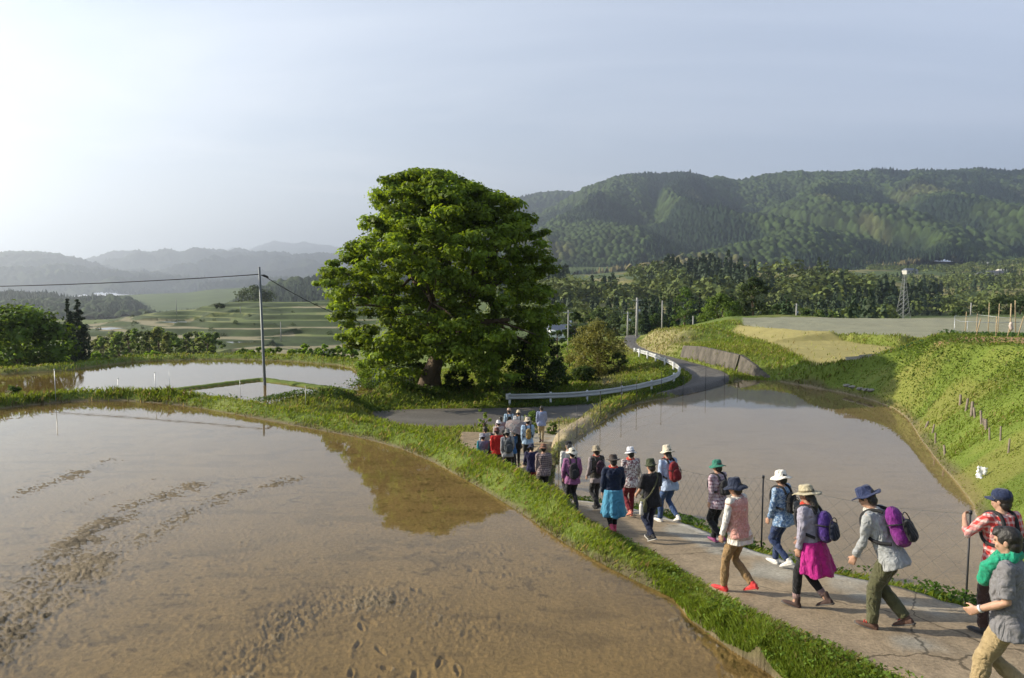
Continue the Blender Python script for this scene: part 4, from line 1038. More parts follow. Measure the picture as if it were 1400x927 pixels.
pts = scatter(60, 560, 150, 420, 7.0, lambda x, y, u: (terraces(x, y, *valley(x, y))[1] > .5) & (rng.random(len(x)) < .34 * sstep(.42, .62, fbm(x / 26, y / 26, 3, 79)) + .03))
wood('terrace_scrub', pts, np.zeros(len(pts), bool), 'low scrub growing on the banks between the rice terraces', 65, (.9, 2.6), bc=(.060, .088, .028))
# ================================================================== PEOPLE
BAKE = []                                   # objects whose modifiers are applied together at the end
_tex = {}
def fold_tex(size):
    if size not in _tex:
        t = bpy.data.textures.new('folds', 'CLOUDS'); t.noise_scale = size; t.noise_depth = 3; _tex[size] = t
    return _tex[size]
def grown(name, bm, mat, parent, voxel, smooth=6, fold=0.0, fsize=.12):
    """overlapping closed shapes fused into one continuous skin"""
    o = bm_obj(name, bm, mat, parent, smooth=True)
    r = o.modifiers.new('fuse', 'REMESH'); r.mode = 'VOXEL'; r.voxel_size = voxel; r.use_smooth_shade = True
    if smooth:
        s = o.modifiers.new('smooth', 'SMOOTH'); s.iterations = smooth; s.factor = .5
    if fold:
        d = o.modifiers.new('folds', 'DISPLACE'); d.texture = fold_tex(fsize); d.strength = fold; d.mid_level = .5; d.texture_coords = 'GLOBAL'
    BAKE.append(o)
    return o
def bake_all():
    bpy.context.view_layer.update()
    dg = bpy.context.evaluated_depsgraph_get()
    done = [(o, bpy.data.meshes.new_from_object(o.evaluated_get(dg))) for o in BAKE]
    for o, me in done:
        o.modifiers.clear(); me.name = o.name; o.data = me
        for p in me.polygons: p.use_smooth = True
    BAKE.clear()
def ball(bm, c, r, rot=None, sub=2):
    m = Matrix.Translation(c)
    if rot is not None: m = m @ rot.to_4x4()
    bmesh.ops.create_icosphere(bm, subdivisions=sub, radius=1, matrix=m @ Matrix.Diagonal((r[0], r[1], r[2], 1)))
def chain(bm, pts, rads, seg=10, round_ends=True):
    pts = [Vector(p) for p in pts]; rads = list(rads)
    if round_ends:
        a = (pts[0] - pts[1]).normalized(); b = (pts[-1] - pts[-2]).normalized()
        pts = [pts[0] + a * rads[0] * .95, pts[0] + a * rads[0] * .6] + pts + [pts[-1] + b * rads[-1] * .6, pts[-1] + b * rads[-1] * .95]
        rads = [rads[0] * .3, rads[0] * .8] + rads + [rads[-1] * .8, rads[-1] * .3]
    add_tube(bm, pts, rads, seg)
def rings(bm, ring, seg=18):
    """ring: (centre, half width vector, half depth vector)"""
    R_ = []
    for c, ax, ay in ring:
        R_.append([bm.verts.new(Vector(c) + Vector(ax) * (abs(math.cos(t)) ** .85 * (1 if math.cos(t) >= 0 else -1)) + Vector(ay) * (abs(math.sin(t)) ** .85 * (1 if math.sin(t) >= 0 else -1))) for t in (2 * math.pi * k / seg for k in range(seg))])
    for a, b in zip(R_, R_[1:]):
        for k in range(seg): bm.faces.new((a[k], a[(k + 1) % seg], b[(k + 1) % seg], b[k]))
    bm.faces.new(R_[0][::-1]); bm.faces.new(R_[-1])
_pat = {}
def cloth(kind, c1, c2=None, f=22.0):
    key = (kind, c1, c2, f)
    if key in _pat: return _pat[key]
    m, nt, p = new_mat('cloth_' + kind)
    tc = N(nt, 'ShaderNodeTexCoord')
    base = N(nt, 'ShaderNodeMix', data_type='RGBA'); base.inputs['A'].default_value = (*c1, 1); base.inputs['B'].default_value = (*(c2 or c1), 1)
    base.inputs['Factor'].default_value = 0
    if kind in ('plaid', 'stripe', 'check'):
        sp = N(nt, 'ShaderNodeSeparateXYZ'); nt.links.new(tc.outputs['Object'], sp.inputs[0])
        def band(sock, fr, duty):
            a = N(nt, 'ShaderNodeMath', operation='MULTIPLY'); a.inputs[1].default_value = fr; nt.links.new(sock, a.inputs[0])
            b = N(nt, 'ShaderNodeMath', operation='FRACT'); nt.links.new(a.outputs[0], b.inputs[0])
            c = N(nt, 'ShaderNodeMath', operation='LESS_THAN'); c.inputs[1].default_value = duty; nt.links.new(b.outputs[0], c.inputs[0]); return c.outputs[0]
        sxy = N(nt, 'ShaderNodeMath', operation='ADD'); nt.links.new(sp.outputs['X'], sxy.inputs[0]); nt.links.new(sp.outputs['Y'], sxy.inputs[1])
        h = band(sp.outputs['Z'], f, .38 if kind != 'stripe' else .42)
        if kind == 'stripe': nt.links.new(h, base.inputs['Factor'])
        else:
            v = band(sxy.outputs[0], f, .38); s = N(nt, 'ShaderNodeMath', operation='ADD'); nt.links.new(h, s.inputs[0]); nt.links.new(v, s.inputs[1])
            d = N(nt, 'ShaderNodeMath', operation='MULTIPLY'); d.inputs[1].default_value = .5; nt.links.new(s.outputs[0], d.inputs[0]); nt.links.new(d.outputs[0], base.inputs['Factor'])
    elif kind == 'floral':
        v = N(nt, 'ShaderNodeTexNoise', Scale=f, Detail=2.0, Distortion=1.5); nt.links.new(tc.outputs['Object'], v.inputs['Vector'])
        rp = N(nt, 'ShaderNodeMapRange'); rp.inputs['From Min'].default_value = .47; rp.inputs['From Max'].default_value = .56; nt.links.new(v.outputs['Fac'], rp.inputs['Value']); nt.links.new(rp.outputs[0], base.inputs['Factor'])
    no = N(nt, 'ShaderNodeTexNoise', Scale=14.0, Detail=5.0, Roughness=.6); nt.links.new(tc.outputs['Object'], no.inputs['Vector'])
    mr = N(nt, 'ShaderNodeMapRange'); mr.inputs['From Min'].default_value = .3; mr.inputs['From Max'].default_value = .7; mr.inputs['To Min'].default_value = .82; mr.inputs['To Max'].default_value = 1.12; nt.links.new(no.outputs['Fac'], mr.inputs['Value'])
    mx = N(nt, 'ShaderNodeMix', data_type='RGBA', blend_type='MULTIPLY'); mx.inputs['Factor'].default_value = 1
    nt.links.new(base.outputs['Result'], mx.inputs['A']); nt.links.new(mr.outputs[0], mx.inputs['B']); nt.links.new(mx.outputs['Result'], p.inputs['Base Color'])
    p.inputs['Roughness'].default_value = .88; p.inputs['Specular IOR Level'].default_value = .2; p.inputs['Sheen Weight'].default_value = .15
    cr = N(nt, 'ShaderNodeTexNoise', Scale=5.5, Detail=2.5, Distortion=1.6); mpz = N(nt, 'ShaderNodeMapping'); mpz.inputs['Scale'].default_value = (1, 1, .75); mpz.inputs['Rotation'].default_value = (.5, .3, 0)
    nt.links.new(tc.outputs['Object'], mpz.inputs[0]); nt.links.new(mpz.outputs[0], cr.inputs['Vector'])
    c1_ = N(nt, 'ShaderNodeMath', operation='SUBTRACT'); c1_.inputs[1].default_value = .5; nt.links.new(cr.outputs['Fac'], c1_.inputs[0]); c2_ = N(nt, 'ShaderNodeMath', operation='ABSOLUTE'); nt.links.new(c1_.outputs[0], c2_.inputs[0])
    c3_ = N(nt, 'ShaderNodeMath', operation='MULTIPLY_ADD'); c3_.inputs[1].default_value = 4.0; nt.links.new(c2_.outputs[0], c3_.inputs[0]); nt.links.new(no.outputs['Fac'], c3_.inputs[2])
    b = N(nt, 'ShaderNodeBump', Strength=.75, Distance=.022); nt.links.new(c3_.outputs[0], b.inputs['Height']); nt.links.new(b.outputs[0], p.inputs['Normal'])
    _pat[key] = m
    return m
SKIN = plain('skin', (.46, .27, .185), .5, .10, 18, .1)
HAIR = plain('black_hair', (.018, .015, .013), .45, .3, 40, .5, spec=.5)
GREYHAIR = plain('grey_hair', (.16, .15, .14), .5, .3, 40, .5)
RUBBER = plain('shoe_sole', (.09, .085, .08), .8, .2, 20)
WHITESOLE = plain('white_sole', (.6, .58, .54), .8, .15, 20)
STRAPM = plain('black_webbing', (.02, .02, .022), .8, .2, 30)
def swing(a, side=0.0):                       # a hanging limb swung forward by a, outward by side
    return Vector((math.sin(side), math.sin(a) * math.cos(side), -math.cos(a) * math.cos(side)))
def hand(bm, w, d, side, s, up=None):
    """palm, four curled fingers, thumb; w wrist, d direction of the forearm"""
    d = d.normalized(); inw = Vector((-side, 0.0, 0)); inw = (inw - d * inw.dot(d))
    if inw.length < .15: inw = Vector((0, 0, -1)) - d * (-d.z)
    inw.normalize(); fw = d.cross(inw).normalized()
    if fw.y < -.2 or (abs(fw.y) <= .2 and fw.z < 0): fw = -fw              # thumb side looks forward or up
    rings(bm, [(w - d * .01 * s, fw * .026 * s, inw * .019 * s), (w + d * .035 * s, fw * .038 * s, inw * .017 * s), (w + d * .085 * s, fw * .041 * s, inw * .014 * s)], 12)
    for k, (L, o) in enumerate(((.072, .030), (.080, .010), (.075, -.010), (.060, -.030))):
        b = w + d * .083 * s + fw * o * s; c1, c2, c3 = .25 + .08 * k, .75 + .1 * k, 1.2 + .1 * k
        p1 = b + (d * math.cos(c1) + inw * math.sin(c1)) * L * .45 * s; p2 = p1 + (d * math.cos(c2) + inw * math.sin(c2)) * L * .32 * s; p3 = p2 + (d * math.cos(c3) + inw * math.sin(c3)) * L * .23 * s
        chain(bm, [b, p1, p2, p3], [.0092 * s, .009 * s, .0082 * s, .007 * s], 7)
    t0 = w + d * .028 * s + fw * .028 * s; t1 = t0 + (d * .65 + fw * .62 + inw * .35).normalized() * .042 * s; t2 = t1 + (d * .9 + fw * .15 + inw * .4).normalized() * .032 * s
    chain(bm, [t0, t1, t2], [.013 * s, .0105 * s, .0085 * s], 7)
def bucket_hat(name, mat, parent, M, crown=.10, brim=.07, slope=.5, floppy=.012, band=None, seed=0, fold=.018, r0=.094):
    bm = bmesh.new(); r1 = r0 - .012
    prof = [(0, crown), (r1 * .55, crown - .002), (r1 * .9, crown - .012), (r1, crown - .03), (r0, 0.0), (r0 + brim * .5, -brim * slope * .45), (r0 + brim, -brim * slope), (r0 + brim, -brim * slope - .006), (r0 + brim * .5, -brim * slope * .45 - .010), (r0 - .008, -.010), (r0 - .014, .02), (0, .03)]
    vs = add_lathe(bm, prof, 36)
    for v in vs:
        a = math.atan2(v.co.y, v.co.x); r = math.hypot(v.co.x, v.co.y)
        if r > r0 + .004: v.co.z += floppy * math.sin(2 * a + seed) * (r - r0) / brim + floppy * .6 * math.sin(5 * a + seed * 2.1) * (r - r0) / brim
        elif v.co.z > .03: v.co.z += fold * .5 * math.sin(3 * a + seed) * r / r0; v.co.x *= 1 + fold * math.sin(4 * a + seed * 1.7)
        v.co.y *= 1.12; v.co = M @ v.co
    o = bm_obj(name, bm, mat, parent, smooth=True)
    if band:
        bm = bmesh.new(); vs = add_lathe(bm, [(r0 - .004, .004), (r0 + .0035, .004), (r0 - .0005, .026), (r0 - .008, .026), (r0 - .004, .004)], 36)
        for v in vs: v.co.y *= 1.12; v.co = M @ v.co
        bm_obj('hat_band', bm, band, o, smooth=True)
    return o
def cap_hat(name, mat, parent, M, voxel):
    bm = bmesh.new()
    vs = add_lathe(bm, [(0, .098), (.05, .092), (.082, .066), (.094, .025), (.094, -.012), (.086, -.012), (.085, .02), (0, .03)], 32)
    for v in vs: v.co.y *= 1.12; v.co = M @ v.co
    n = 12; top, bot = [], []
    for k in range(n + 1):
        a = math.radians(20 + 140 * k / n); i = Vector((math.cos(a) * .088, math.sin(a) * .099, -.004)); o_ = Vector((math.cos(a) * .092, math.sin(a) * .102 + .075 * math.sin(a) ** 1.5, -.022 - .012 * abs(math.cos(a))))
        top.append((bm.verts.new(M @ i), bm.verts.new(M @ o_))); bot.append((bm.verts.new(M @ (i - Vector((0, 0, .006)))), bm.verts.new(M @ (o_ - Vector((0, 0, .005))))))
    for k in range(n):
        bm.faces.new((top[k][0], top[k + 1][0], top[k + 1][1], top[k][1])); bm.faces.new((bot[k][0], bot[k][1], bot[k + 1][1], bot[k + 1][0])); bm.faces.new((top[k][1], top[k + 1][1], bot[k + 1][1], bot[k][1]))
    return bm_obj(name, bm, mat, parent, smooth=True)

PEOPLE = 'hikers walking down the farm path'
def person(px, label, d=None, py=None, h=1.58, az=-15, lean=6, stride=.26, lead=1, wide=.085, hat=None, hair=HAIR, hairlen=0, top=None, sleeve='long', sleeve_mat=None, vest=None, bottom=None, shoes=None, sole=RUBBER,
           arms=((-12, 8, 18, 6), (16, 8, 22, 6)), scarf=None, tail=True, skirt=None, skirt_len=.34, head=(8, 0), pack=None, group=PEOPLE, build=1.0, eyes=False, towel=None, boots=False, socks=None, baggy=1.0, laces=None):
    base = Vector(on_path(px, py)) if py else base_at(px, d)
    base.z = Zs(base.x, base.y)
    s = h / 1.70; rz = R(-az); dist = math.hypot(base.x, base.y)
    vx_b = .007 if dist < 10.5 else .0095 if dist < 15 else .014 if dist < 20 else .020
    vx_c = .0105 if dist < 10.5 else .013 if dist < 15 else .018 if dist < 20 else .024
    rot = Matrix.Rotation(rz, 3, 'Z')
    def gz(lx, ly):
        w = rot @ Vector((lx, ly, 0)); return Zs(base.x + w.x, base.y + w.y) + .006 - base.z
    # feet, then the pelvis as high as both legs allow, then knees
    L1, L2 = .435 * s, .425 * s
    feet = []
    for side in (-1, 1):
        f = 1 if side == lead else -1
        fy = stride * f * s; lift = .085 * s if f < 0 and stride > .12 else .0
        feet.append([side, Vector((side * wide * s, fy, gz(side * wide * s, fy + .05) + .078 * s + lift)), lift])
    hipx = .088 * s * build
    hz = min(f[1].z + math.sqrt(max(.01, (.988 * (L1 + L2)) ** 2 - f[1].y ** 2)) for f in feet)
    pel = Vector((0, 0, hz)); legs = []
    for side, ank, lift in feet:
        hip = pel + Vector((side * hipx, 0, 0)); v = ank - hip; D = min(v.length, (L1 + L2) * .999); v.normalize()
        a = (L1 ** 2 - L2 ** 2 + D * D) / (2 * D); hh = math.sqrt(max(0, L1 ** 2 - a * a)); fwd = Vector((0, 1, 0)); fwd = (fwd - v * fwd.dot(v)).normalized()
        legs.append((side, hip, hip + v * a + fwd * hh, ank, lift))
    ln = R(lean); sp = Vector((0, math.sin(ln), math.cos(ln))); bk = Vector((0, math.cos(ln), -math.sin(ln))); X = Vector((1, 0, 0))
    at = lambda t, f=0.0, x=0.0: pel + sp * t * s + bk * f * s + X * x * s
    hp, hy = R(head[0]), R(head[1])
    Hc = at(.56) + (Vector((0, math.sin(ln * .8), math.cos(ln * .8)))) * .125 * s + Vector((0, math.sin(hp) * .03, 0))
    HM = Matrix.Translation(Hc) @ Matrix.Rotation(-hy, 4, 'Z') @ Matrix.Rotation(-hp, 4, 'X') @ Matrix.Scale(s * 1.0, 4)
    # arms
    A = []
    for side, (a, ab, b, inn) in zip((-1, 1), arms):
        sh = at(.495, -.005, side * .178 * build); el = sh + Vector((side * math.sin(R(ab)), math.sin(R(a)) * math.cos(R(ab)), -math.cos(R(a)) * math.cos(R(ab)))) * .285 * s
        fd = Vector((-side * math.sin(R(inn)), math.sin(R(a + b)) * math.cos(R(inn)), -math.cos(R(a + b)) * math.cos(R(inn)))); A.append((side, sh, el, el + fd * .245 * s, fd))
    B = build
    TOR = [(-.11, .150, .100, -.01), (-.03, .172, .118, -.012), (.06, .160, .110, 0), (.15, .143, .100, .008), (.27, .152, .108, .012), (.38, .168, .115, .004), (.46, .165, .105, -.006), (.515, .115, .082, -.010), (.555, .060, .058, -.008)]
    tor = lambda grow, t0, t1: [(at(t, f), X * (rx * B * s + grow), bk * (ry * B * s + grow)) for t, rx, ry, f in TOR if t0 <= t <= t1]
    # --- the body: one continuous figure
    bm = bmesh.new()
    rings(bm, tor(0, -.2, .6)); chain(bm, [at(.52, -.012), Hc - sp * .06 * s], [.055 * s, .052 * s])
    for side, hip, kn, an, lift in legs: chain(bm, [hip, hip.lerp(kn, .5), kn, kn.lerp(an, .35), an], [.082 * s, .072 * s, .052 * s, .053 * s, .036 * s])
    for side, sh, el, wr, fd in A:
        chain(bm, [at(.485, -.005, side * .12), sh], [.062 * s, .056 * s]); chain(bm, [sh, sh.lerp(el, .5), el, el.lerp(wr, .3), wr], [.052 * s, .046 * s, .037 * s, .038 * s, .026 * s]); hand(bm, wr, fd, side, s)
    for side, hip, kn, an, lift in legs: ball(bm, an + Vector((0, .01 * s, -.01 * s)), (.024 * s, .04 * s, .02 * s))
    hb = lambda c, r, sub=2: bmesh.ops.create_icosphere(bm, subdivisions=sub, radius=1, matrix=HM @ Matrix.Translation(c) @ Matrix.Diagonal((*r, 1)))
    hb((0, -.006, .022), (.075, .093, .098), 3); hb((0, .026, -.04), (.058, .062, .078), 3); hb((0, .040, -.085), (.030, .034, .026)); hb((0, .090, -.022), (.013, .020, .013)); hb((0, .083, .002), (.009, .014, .03))
    for sd in (-1, 1): hb((sd * .077, -.008, -.012), (.010, .022, .032)); hb((sd * .035, .066, -.035), (.024, .016, .022)); hb((sd * .03, .076, .022), (.026, .012, .009))
    hb((0, .084, -.060), (.024, .010, .007)); hb((0, .082, -.072), (.020, .010, .007))
    body = grown('person', bm, SKIN, None, vx_b, 3)
    body.location = base; body.rotation_euler = (0, 0, rz)
    tag(body, label, 'person', group)
    if eyes:
        for sd in (-1, 1):
            bm = bmesh.new(); bmesh.ops.create_icosphere(bm, subdivisions=2, radius=1, matrix=HM @ Matrix.Translation((sd * .031, .0775, .004)) @ Matrix.Diagonal((.013, .0085, .0055, 1))); bm_obj('eye', bm, plain('dark_eye', (.02, .014, .01), .2, .05, 5), body, True)
    # --- hair
    if hair:
        bm = bmesh.new(); q = lambda c, r: bmesh.ops.create_icosphere(bm, subdivisions=3, radius=1, matrix=HM @ Matrix.Translation(c) @ Matrix.Diagonal((*r, 1)))
        q((0, -.022, .034), (.086, .096, .098)); q((0, -.052, -.035), (.074, .056, .075))
        for sd in (-1, 1): q((sd * .068, .012, .022), (.018, .040, .042))
        if hat is None: q((0, .040, .085), (.066, .055, .040)); q((.03, .066, .066), (.040, .030, .026)); q((-.03, .066, .066), (.040, .030, .026))
        if hairlen: chain(bm, [HM @ Vector((0, -.075, -.04)), HM @ Vector((0, -.105, -.13)), HM @ Vector((0, -.105, -.13 - hairlen))], [.055 * s, .05 * s, .022 * s])
        grown('hair', bm, hair, body, max(.008, vx_b), 3, .012, .035)
    # --- clothes
    if bottom:
        bm = bmesh.new(); rings(bm, [(at(.02, -.006), X * (.165 * B * s + .004), bk * (.112 * s * B + .004)), (at(-.04, -.014), X * (.178 * B * s + .004), bk * (.126 * B * s + .004)), (at(-.12, -.012), X * (.165 * B * s + .012), bk * (.118 * B * s + .012))])
        for side, hip, kn, an, lift in legs:
            e = an.lerp(kn, .02 if not boots else .22); chain(bm, [hip + Vector((0, -.008, -.01)), hip.lerp(kn, .45), kn, kn.lerp(an, .4), e], [.098 * s * B, .085 * s * baggy, .066 * s * baggy, .064 * s * baggy, .056 * s * baggy if not boots else .05 * s], 12, False)
        grown('leggings' if boots else 'trousers', bm, bottom, body, vx_c, 4, .032 * (.3 if boots else 1), .10)
    if top:
        bm = bmesh.new(); r = tor(.020, -.12, .52); rings(bm, ([(at(-.13, -.012), X * (.182 * B * s + .030), bk * (.132 * s * B + .030)), (at(-.03, -.012), X * (.178 * B * s + .026), bk * (.126 * s * B + .026))] if not skirt else []) + r[2:] + [(at(.55, -.008), X * .068 * s, bk * .066 * s)])
        for side, sh, el, wr, fd in A:
            chain(bm, [at(.487, -.005, side * .12), sh], [.070 * s, .068 * s])
            if sleeve == 'none': continue
            pts = [sh, sh.lerp(el, .5), el, el.lerp(wr, .35), el.lerp(wr, .94)]; rd = [.066 * s, .060 * s, .053 * s, .051 * s, .042 * s]
            if sleeve == 'short': pts, rd = [sh, sh.lerp(el, .5), sh.lerp(el, .88)], [.066 * s, .066 * s, .066 * s]
            if sleeve == 'rolled': pts, rd = pts[:4], rd[:4]
            if not sleeve_mat: chain(bm, pts, rd, 12, False)
        grown('shirt', bm, top, body, vx_c, 3, .042, .11)
        if sleeve_mat:
            for side, sh, el, wr, fd in A:
                bm = bmesh.new(); chain(bm, [sh, sh.lerp(el, .5), el, el.lerp(wr, .35), el.lerp(wr, .94)], [.060 * s, .056 * s, .050 * s, .048 * s, .040 * s], 12, False); grown('sleeve', bm, sleeve_mat, body, vx_c, 4, .018, .07)
    if vest:
        bm = bmesh.new(); rings(bm, tor(.030, -.04, .52) + [(at(.545, -.012), X * .085 * s, bk * .08 * s)])
        for side, sh, el, wr, fd in A: chain(bm, [at(.487, -.005, side * .12), at(.487, -.005, side * .165)], [.080 * s, .078 * s])
        grown('vest', bm, vest, body, vx_c, 5, .02, .07)
    if skirt:
        bm = bmesh.new(); seg = 44; R_ = []
        for k in range(8):
            t = .07 - skirt_len * 1.25 * k / 7; f = k / 7
            R_.append([])
            for j in range(seg):
                a = 2 * math.pi * j / seg; back = .5 - .5 * math.sin(a); rp = 1 + (.09 * math.sin(7 * a + 1.3) + .05 * math.sin(12 * a)) * f ** 1.1
                R_[-1].append(bm.verts.new(at(t - .05 * f * back + .018 * f * math.sin(5 * a), -.012) + X * math.cos(a) * (.200 + .070 * f) * s * rp + bk * math.sin(a) * (.146 + .080 * f) * s * rp))
        for a, b in zip(R_, R_[1:]):
            for j in range(seg): bm.faces.new((a[j], a[(j + 1) % seg], b[(j + 1) % seg], b[j]))
        bm.faces.new(R_[0][::-1]); bm.faces.new(R_[-1])
        chain(bm, [at(.05, -.0, -.17), at(.075, .12, -.03), at(.055, .13, .03), at(.05, 0, .17)], [.025 * s] * 4, 8)
        grown('waist_jacket', bm, skirt, body, vx_c, 3, .02, .07)
    for side, hip, kn, an, lift in legs:
        if not shoes: continue
        bm = bmesh.new(); pit = Matrix.Rotation(R(-26) if lift > 0 else (R(8) if stride > .12 else 0), 4, 'X'); FM = Matrix.Translation(an + Vector((0, 0, 0))) @ Matrix.Rotation(-side * .12, 4, 'Z') @ pit @ Matrix.Scale(s, 4)
        P = [(-.075, .030, -.058, .05), (-.05, .036, -.045, .036), (0, .037, -.040, .042), (.05, .039, -.052, .030), (.10, .043, -.058, .024), (.145, .038, -.062, .019), (.175, .020, -.066, .012)]
        R_ = [(FM @ Vector((0, y, z + .0)), (FM.to_3x3() @ X) * w, (FM.to_3x3() @ Vector((0, 0, 1))) * hh) for y, w, z, hh in P]
        rings(bm, R_, 14); chain(bm, [FM @ Vector((0, -.02, -.03)), FM @ Vector((0, -.012, .03 if not boots else .085))], [.042 * s, .043 * s], 12, False)
        sh_ = grown('boot' if boots else 'shoe', bm, shoes, body, min(vx_c, .012), 2)
        bm = bmesh.new(); R_ = [(FM @ Vector((0, y, -.076)), (FM.to_3x3() @ X) * (w + .004), (FM.to_3x3() @ Vector((0, 0, 1))) * .011) for y, w, z, hh in [(-.085, .026, 0, 0)] + P[1:-1] + [(.185, .02, 0, 0)]]; rings(bm, R_, 12)
        bm_obj('sole', bm, sole, sh_, True)
        if laces:
            bm = bmesh.new()
            for q in (.03, .055, .08): chain(bm, [FM @ Vector((-.03, q, -.004 - .3 * (q - .03))), FM @ Vector((0, q + .005, .006 - .4 * (q - .03))), FM @ Vector((.03, q, -.004 - .3 * (q - .03)))], [.007] * 3, 6)
            bm_obj('laces', bm, laces, sh_, True)
        if socks:
            bm = bmesh.new(); chain(bm, [an.lerp(kn, .10), an.lerp(kn, .30)], [.044 * s, .054 * s], 12, False); bm_obj('sock', bm, socks, body, True)
    if scarf:
        bm = bmesh.new(); n = 14; pts = [at(.545 + .018 * math.sin(2 * math.pi * k / n), .062 * math.sin(2 * math.pi * k / n), .078 * math.cos(2 * math.pi * k / n)) for k in range(n + 1)]
        chain(bm, pts, [.034 * s] * (n + 1), 8, False)
        if tail: rings(bm, [(at(.54, .09, -.03), X * .05 * s, bk * .02 * s), (at(.44, .135, -.045), X * .07 * s, bk * .018 * s), (at(.30, .150, -.05), X * .085 * s, bk * .012 * s), (at(.22, .145, -.05), X * .03 * s, bk * .010 * s)], 12)
        grown('scarf', bm, scarf, body, vx_c, 3, .018, .05)
    if towel:
        bm = bmesh.new()
        chain(bm, [at(.33, .165, -.07), at(.45, .135, -.10), at(.535, .05, -.115), at(.565, -.05, -.075), at(.575, -.082, 0), at(.565, -.05, .075), at(.535, .05, .105), at(.44, .135, .075), at(.36, .150, .045)], [.06 * s, .06 * s, .052 * s, .046 * s, .044 * s, .046 * s, .05 * s, .05 * s, .05 * s], 10, True)
        grown('towel', bm, towel, body, vx_c, 3, .03, .06)
    # --- hat
    if hat:
        kind, hm = hat[0], hat[1]; kw = hat[2] if len(hat) > 2 else {}
        M = HM @ Matrix.Translation((0, -.008, .040)) @ Matrix.Rotation(R(kw.pop('tilt', -4)), 4, 'X')
        if kind == 'bucket': bucket_hat('hat', hm, body, M, seed=px * .37, **kw)
        elif kind == 'cap': cap_hat('cap', hm, body, M, vx_c)
        elif kind == 'towel':
            bm = bmesh.new(); q = lambda c, r: bmesh.ops.create_icosphere(bm, subdivisions=3, radius=1, matrix=HM @ Matrix.Translation(c) @ Matrix.Diagonal((*r, 1)))
            q((0, -.02, .045), (.095, .108, .100)); q((0, -.075, -.06), (.085, .045, .11)); grown('headscarf', bm, hm, body, vx_c, 3, .016, .06)
    frame = Matrix.Translation(base) @ Matrix.Rotation(rz, 4, 'Z')
    info = dict(body=body, at=at, s=s, X=X, bk=bk, sp=sp, frame=frame, vx=vx_c, A=A, HM=HM, B=B)
    if pack: backpack(info, *pack)
    return info

def backpack(I, label, mat, mat2=None, size=(.29, .16, .42), low=.10, straps=STRAPM, one_side=0, pockets=True):
    """worn on the back: a thing of its own, with straps and pocket"""
    at, s, X, bk, sp = I['at'], I['s'], I['X'], I['bk'], I['sp']
    o_loc = at(low, -.135); M = Matrix((( X.x, bk.x, sp.x, o_loc.x), (X.y, bk.y, sp.y, o_loc.y), (X.z, bk.z, sp.z, o_loc.z), (0, 0, 0, 1)))
    w, dp, hh = size; bm = bmesh.new()
    def rbox(bm, c, w, d, h, tap=.8, n=9):
        rr_ = []
        for k in range(n + 1):
            f = k / n; e = (1 - abs(2 * f - 1) ** 4.5) ** .5; e = max(e, .35); t = 1 - (1 - tap) * f
            rr_.append((Vector(c) + Vector((0, 0, h * (f - .5))), Vector((w / 2 * e * t, 0, 0)), Vector((0, d / 2 * e * (1.1 - .25 * f), 0))))
        rings(bm, rr_, 20)
    rbox(bm, (0, -dp / 2 + .02, hh / 2), w, dp, hh)
    b = grown('backpack', bm, mat, None, max(.009, I['vx'] * .8), 3, .018, .09)
    b.matrix_world = I['frame'] @ M @ Matrix.Scale(s, 4); tag(b, label, 'backpack')
    if pockets:
        bm = bmesh.new(); rbox(bm, (0, -dp + .005, hh * .36), w * .80, dp * .5, hh * .56); grown('pocket', bm, mat2 or mat, b, max(.009, I['vx'] * .8), 3, .012, .07)
        bm = bmesh.new(); add_tube(bm, [Vector((w * .42 * math.cos(a_), -dp * .93 - .02 * math.sin(a_), hh * .44 + hh * .36 * math.sin(a_))) for a_ in np.linspace(-.3, math.pi + .3, 15)], .006, 6); bm_obj('zip', bm, STRAPM, b, True)
        for sd in (-1, 1):
            bm = bmesh.new(); add_tube(bm, [Vector((sd * w * .50, -dp * .05, hh * .62)), Vector((sd * w * .49, -dp * .55, hh * .60)), Vector((sd * w * .36, -dp * .98, hh * .56))], .009, 6); bm_obj('side_strap', bm, STRAPM, b, True)
    for sd in ((-1, 1) if not one_side else (one_side,)):
        bm = bmesh.new(); Lc = lambda t, f, x: (M.inverted() @ at(t, f, x)) / s
        x0 = .085; pts = [Lc(low + hh * .92 * 1, -.145, sd * x0), Lc(.535, -.10, sd * x0), Lc(.565, -.01, sd * .098), Lc(.53, .095, sd * .105), Lc(.42, .142, sd * .115), Lc(.30, .13, sd * .145), Lc(.2, .03, sd * .182), Lc(low + .08, -.12, sd * .15)]
        pts = [Vector(p) for p in smooth_line([tuple(p) for p in pts], 2)]
        add_tube(bm, pts, .021, 8); bm_obj('strap', bm, straps, b, True)
    return b
# ------------------------------------------------------------------ who walks where
c = lambda *a, **k: cloth(*a, **k)
BLACK, NAVY, CHAR = c('plain', (.016, .016, .018)), c('plain', (.018, .024, .055)), c('plain', (.035, .035, .038))
RED = c('plain', (.60, .045, .025)); KHAKI = c('plain', (.36, .27, .145)); CREAM = c('plain', (.66, .60, .48)); WHITE = c('plain', (.72, .71, .68)); GREY = c('plain', (.27, .27, .29)); LGREY = c('plain', (.42, .42, .44))
OLIVE = c('plain', (.085, .085, .042)); DENIM = c('plain', (.045, .085, .19)); BROWN = c('plain', (.085, .05, .032)); BEIGE = c('plain', (.42, .36, .255)); LBLUE = c('plain', (.38, .46, .62)); TAN = c('plain', (.28, .18, .085))
sBROWN = plain('brown_suede', (.10, .055, .04), .8); sRED = plain('red_shoe', (.60, .05, .05), .6); sWHITE = plain('white_shoe', (.72, .7, .66), .6); sPINK = plain('pink_shoe', (.75, .12, .22), .6); sDARK = plain('dark_shoe', (.03, .03, .032), .6); sCORAL = plain('coral_shoe', (.8, .25, .18), .6)
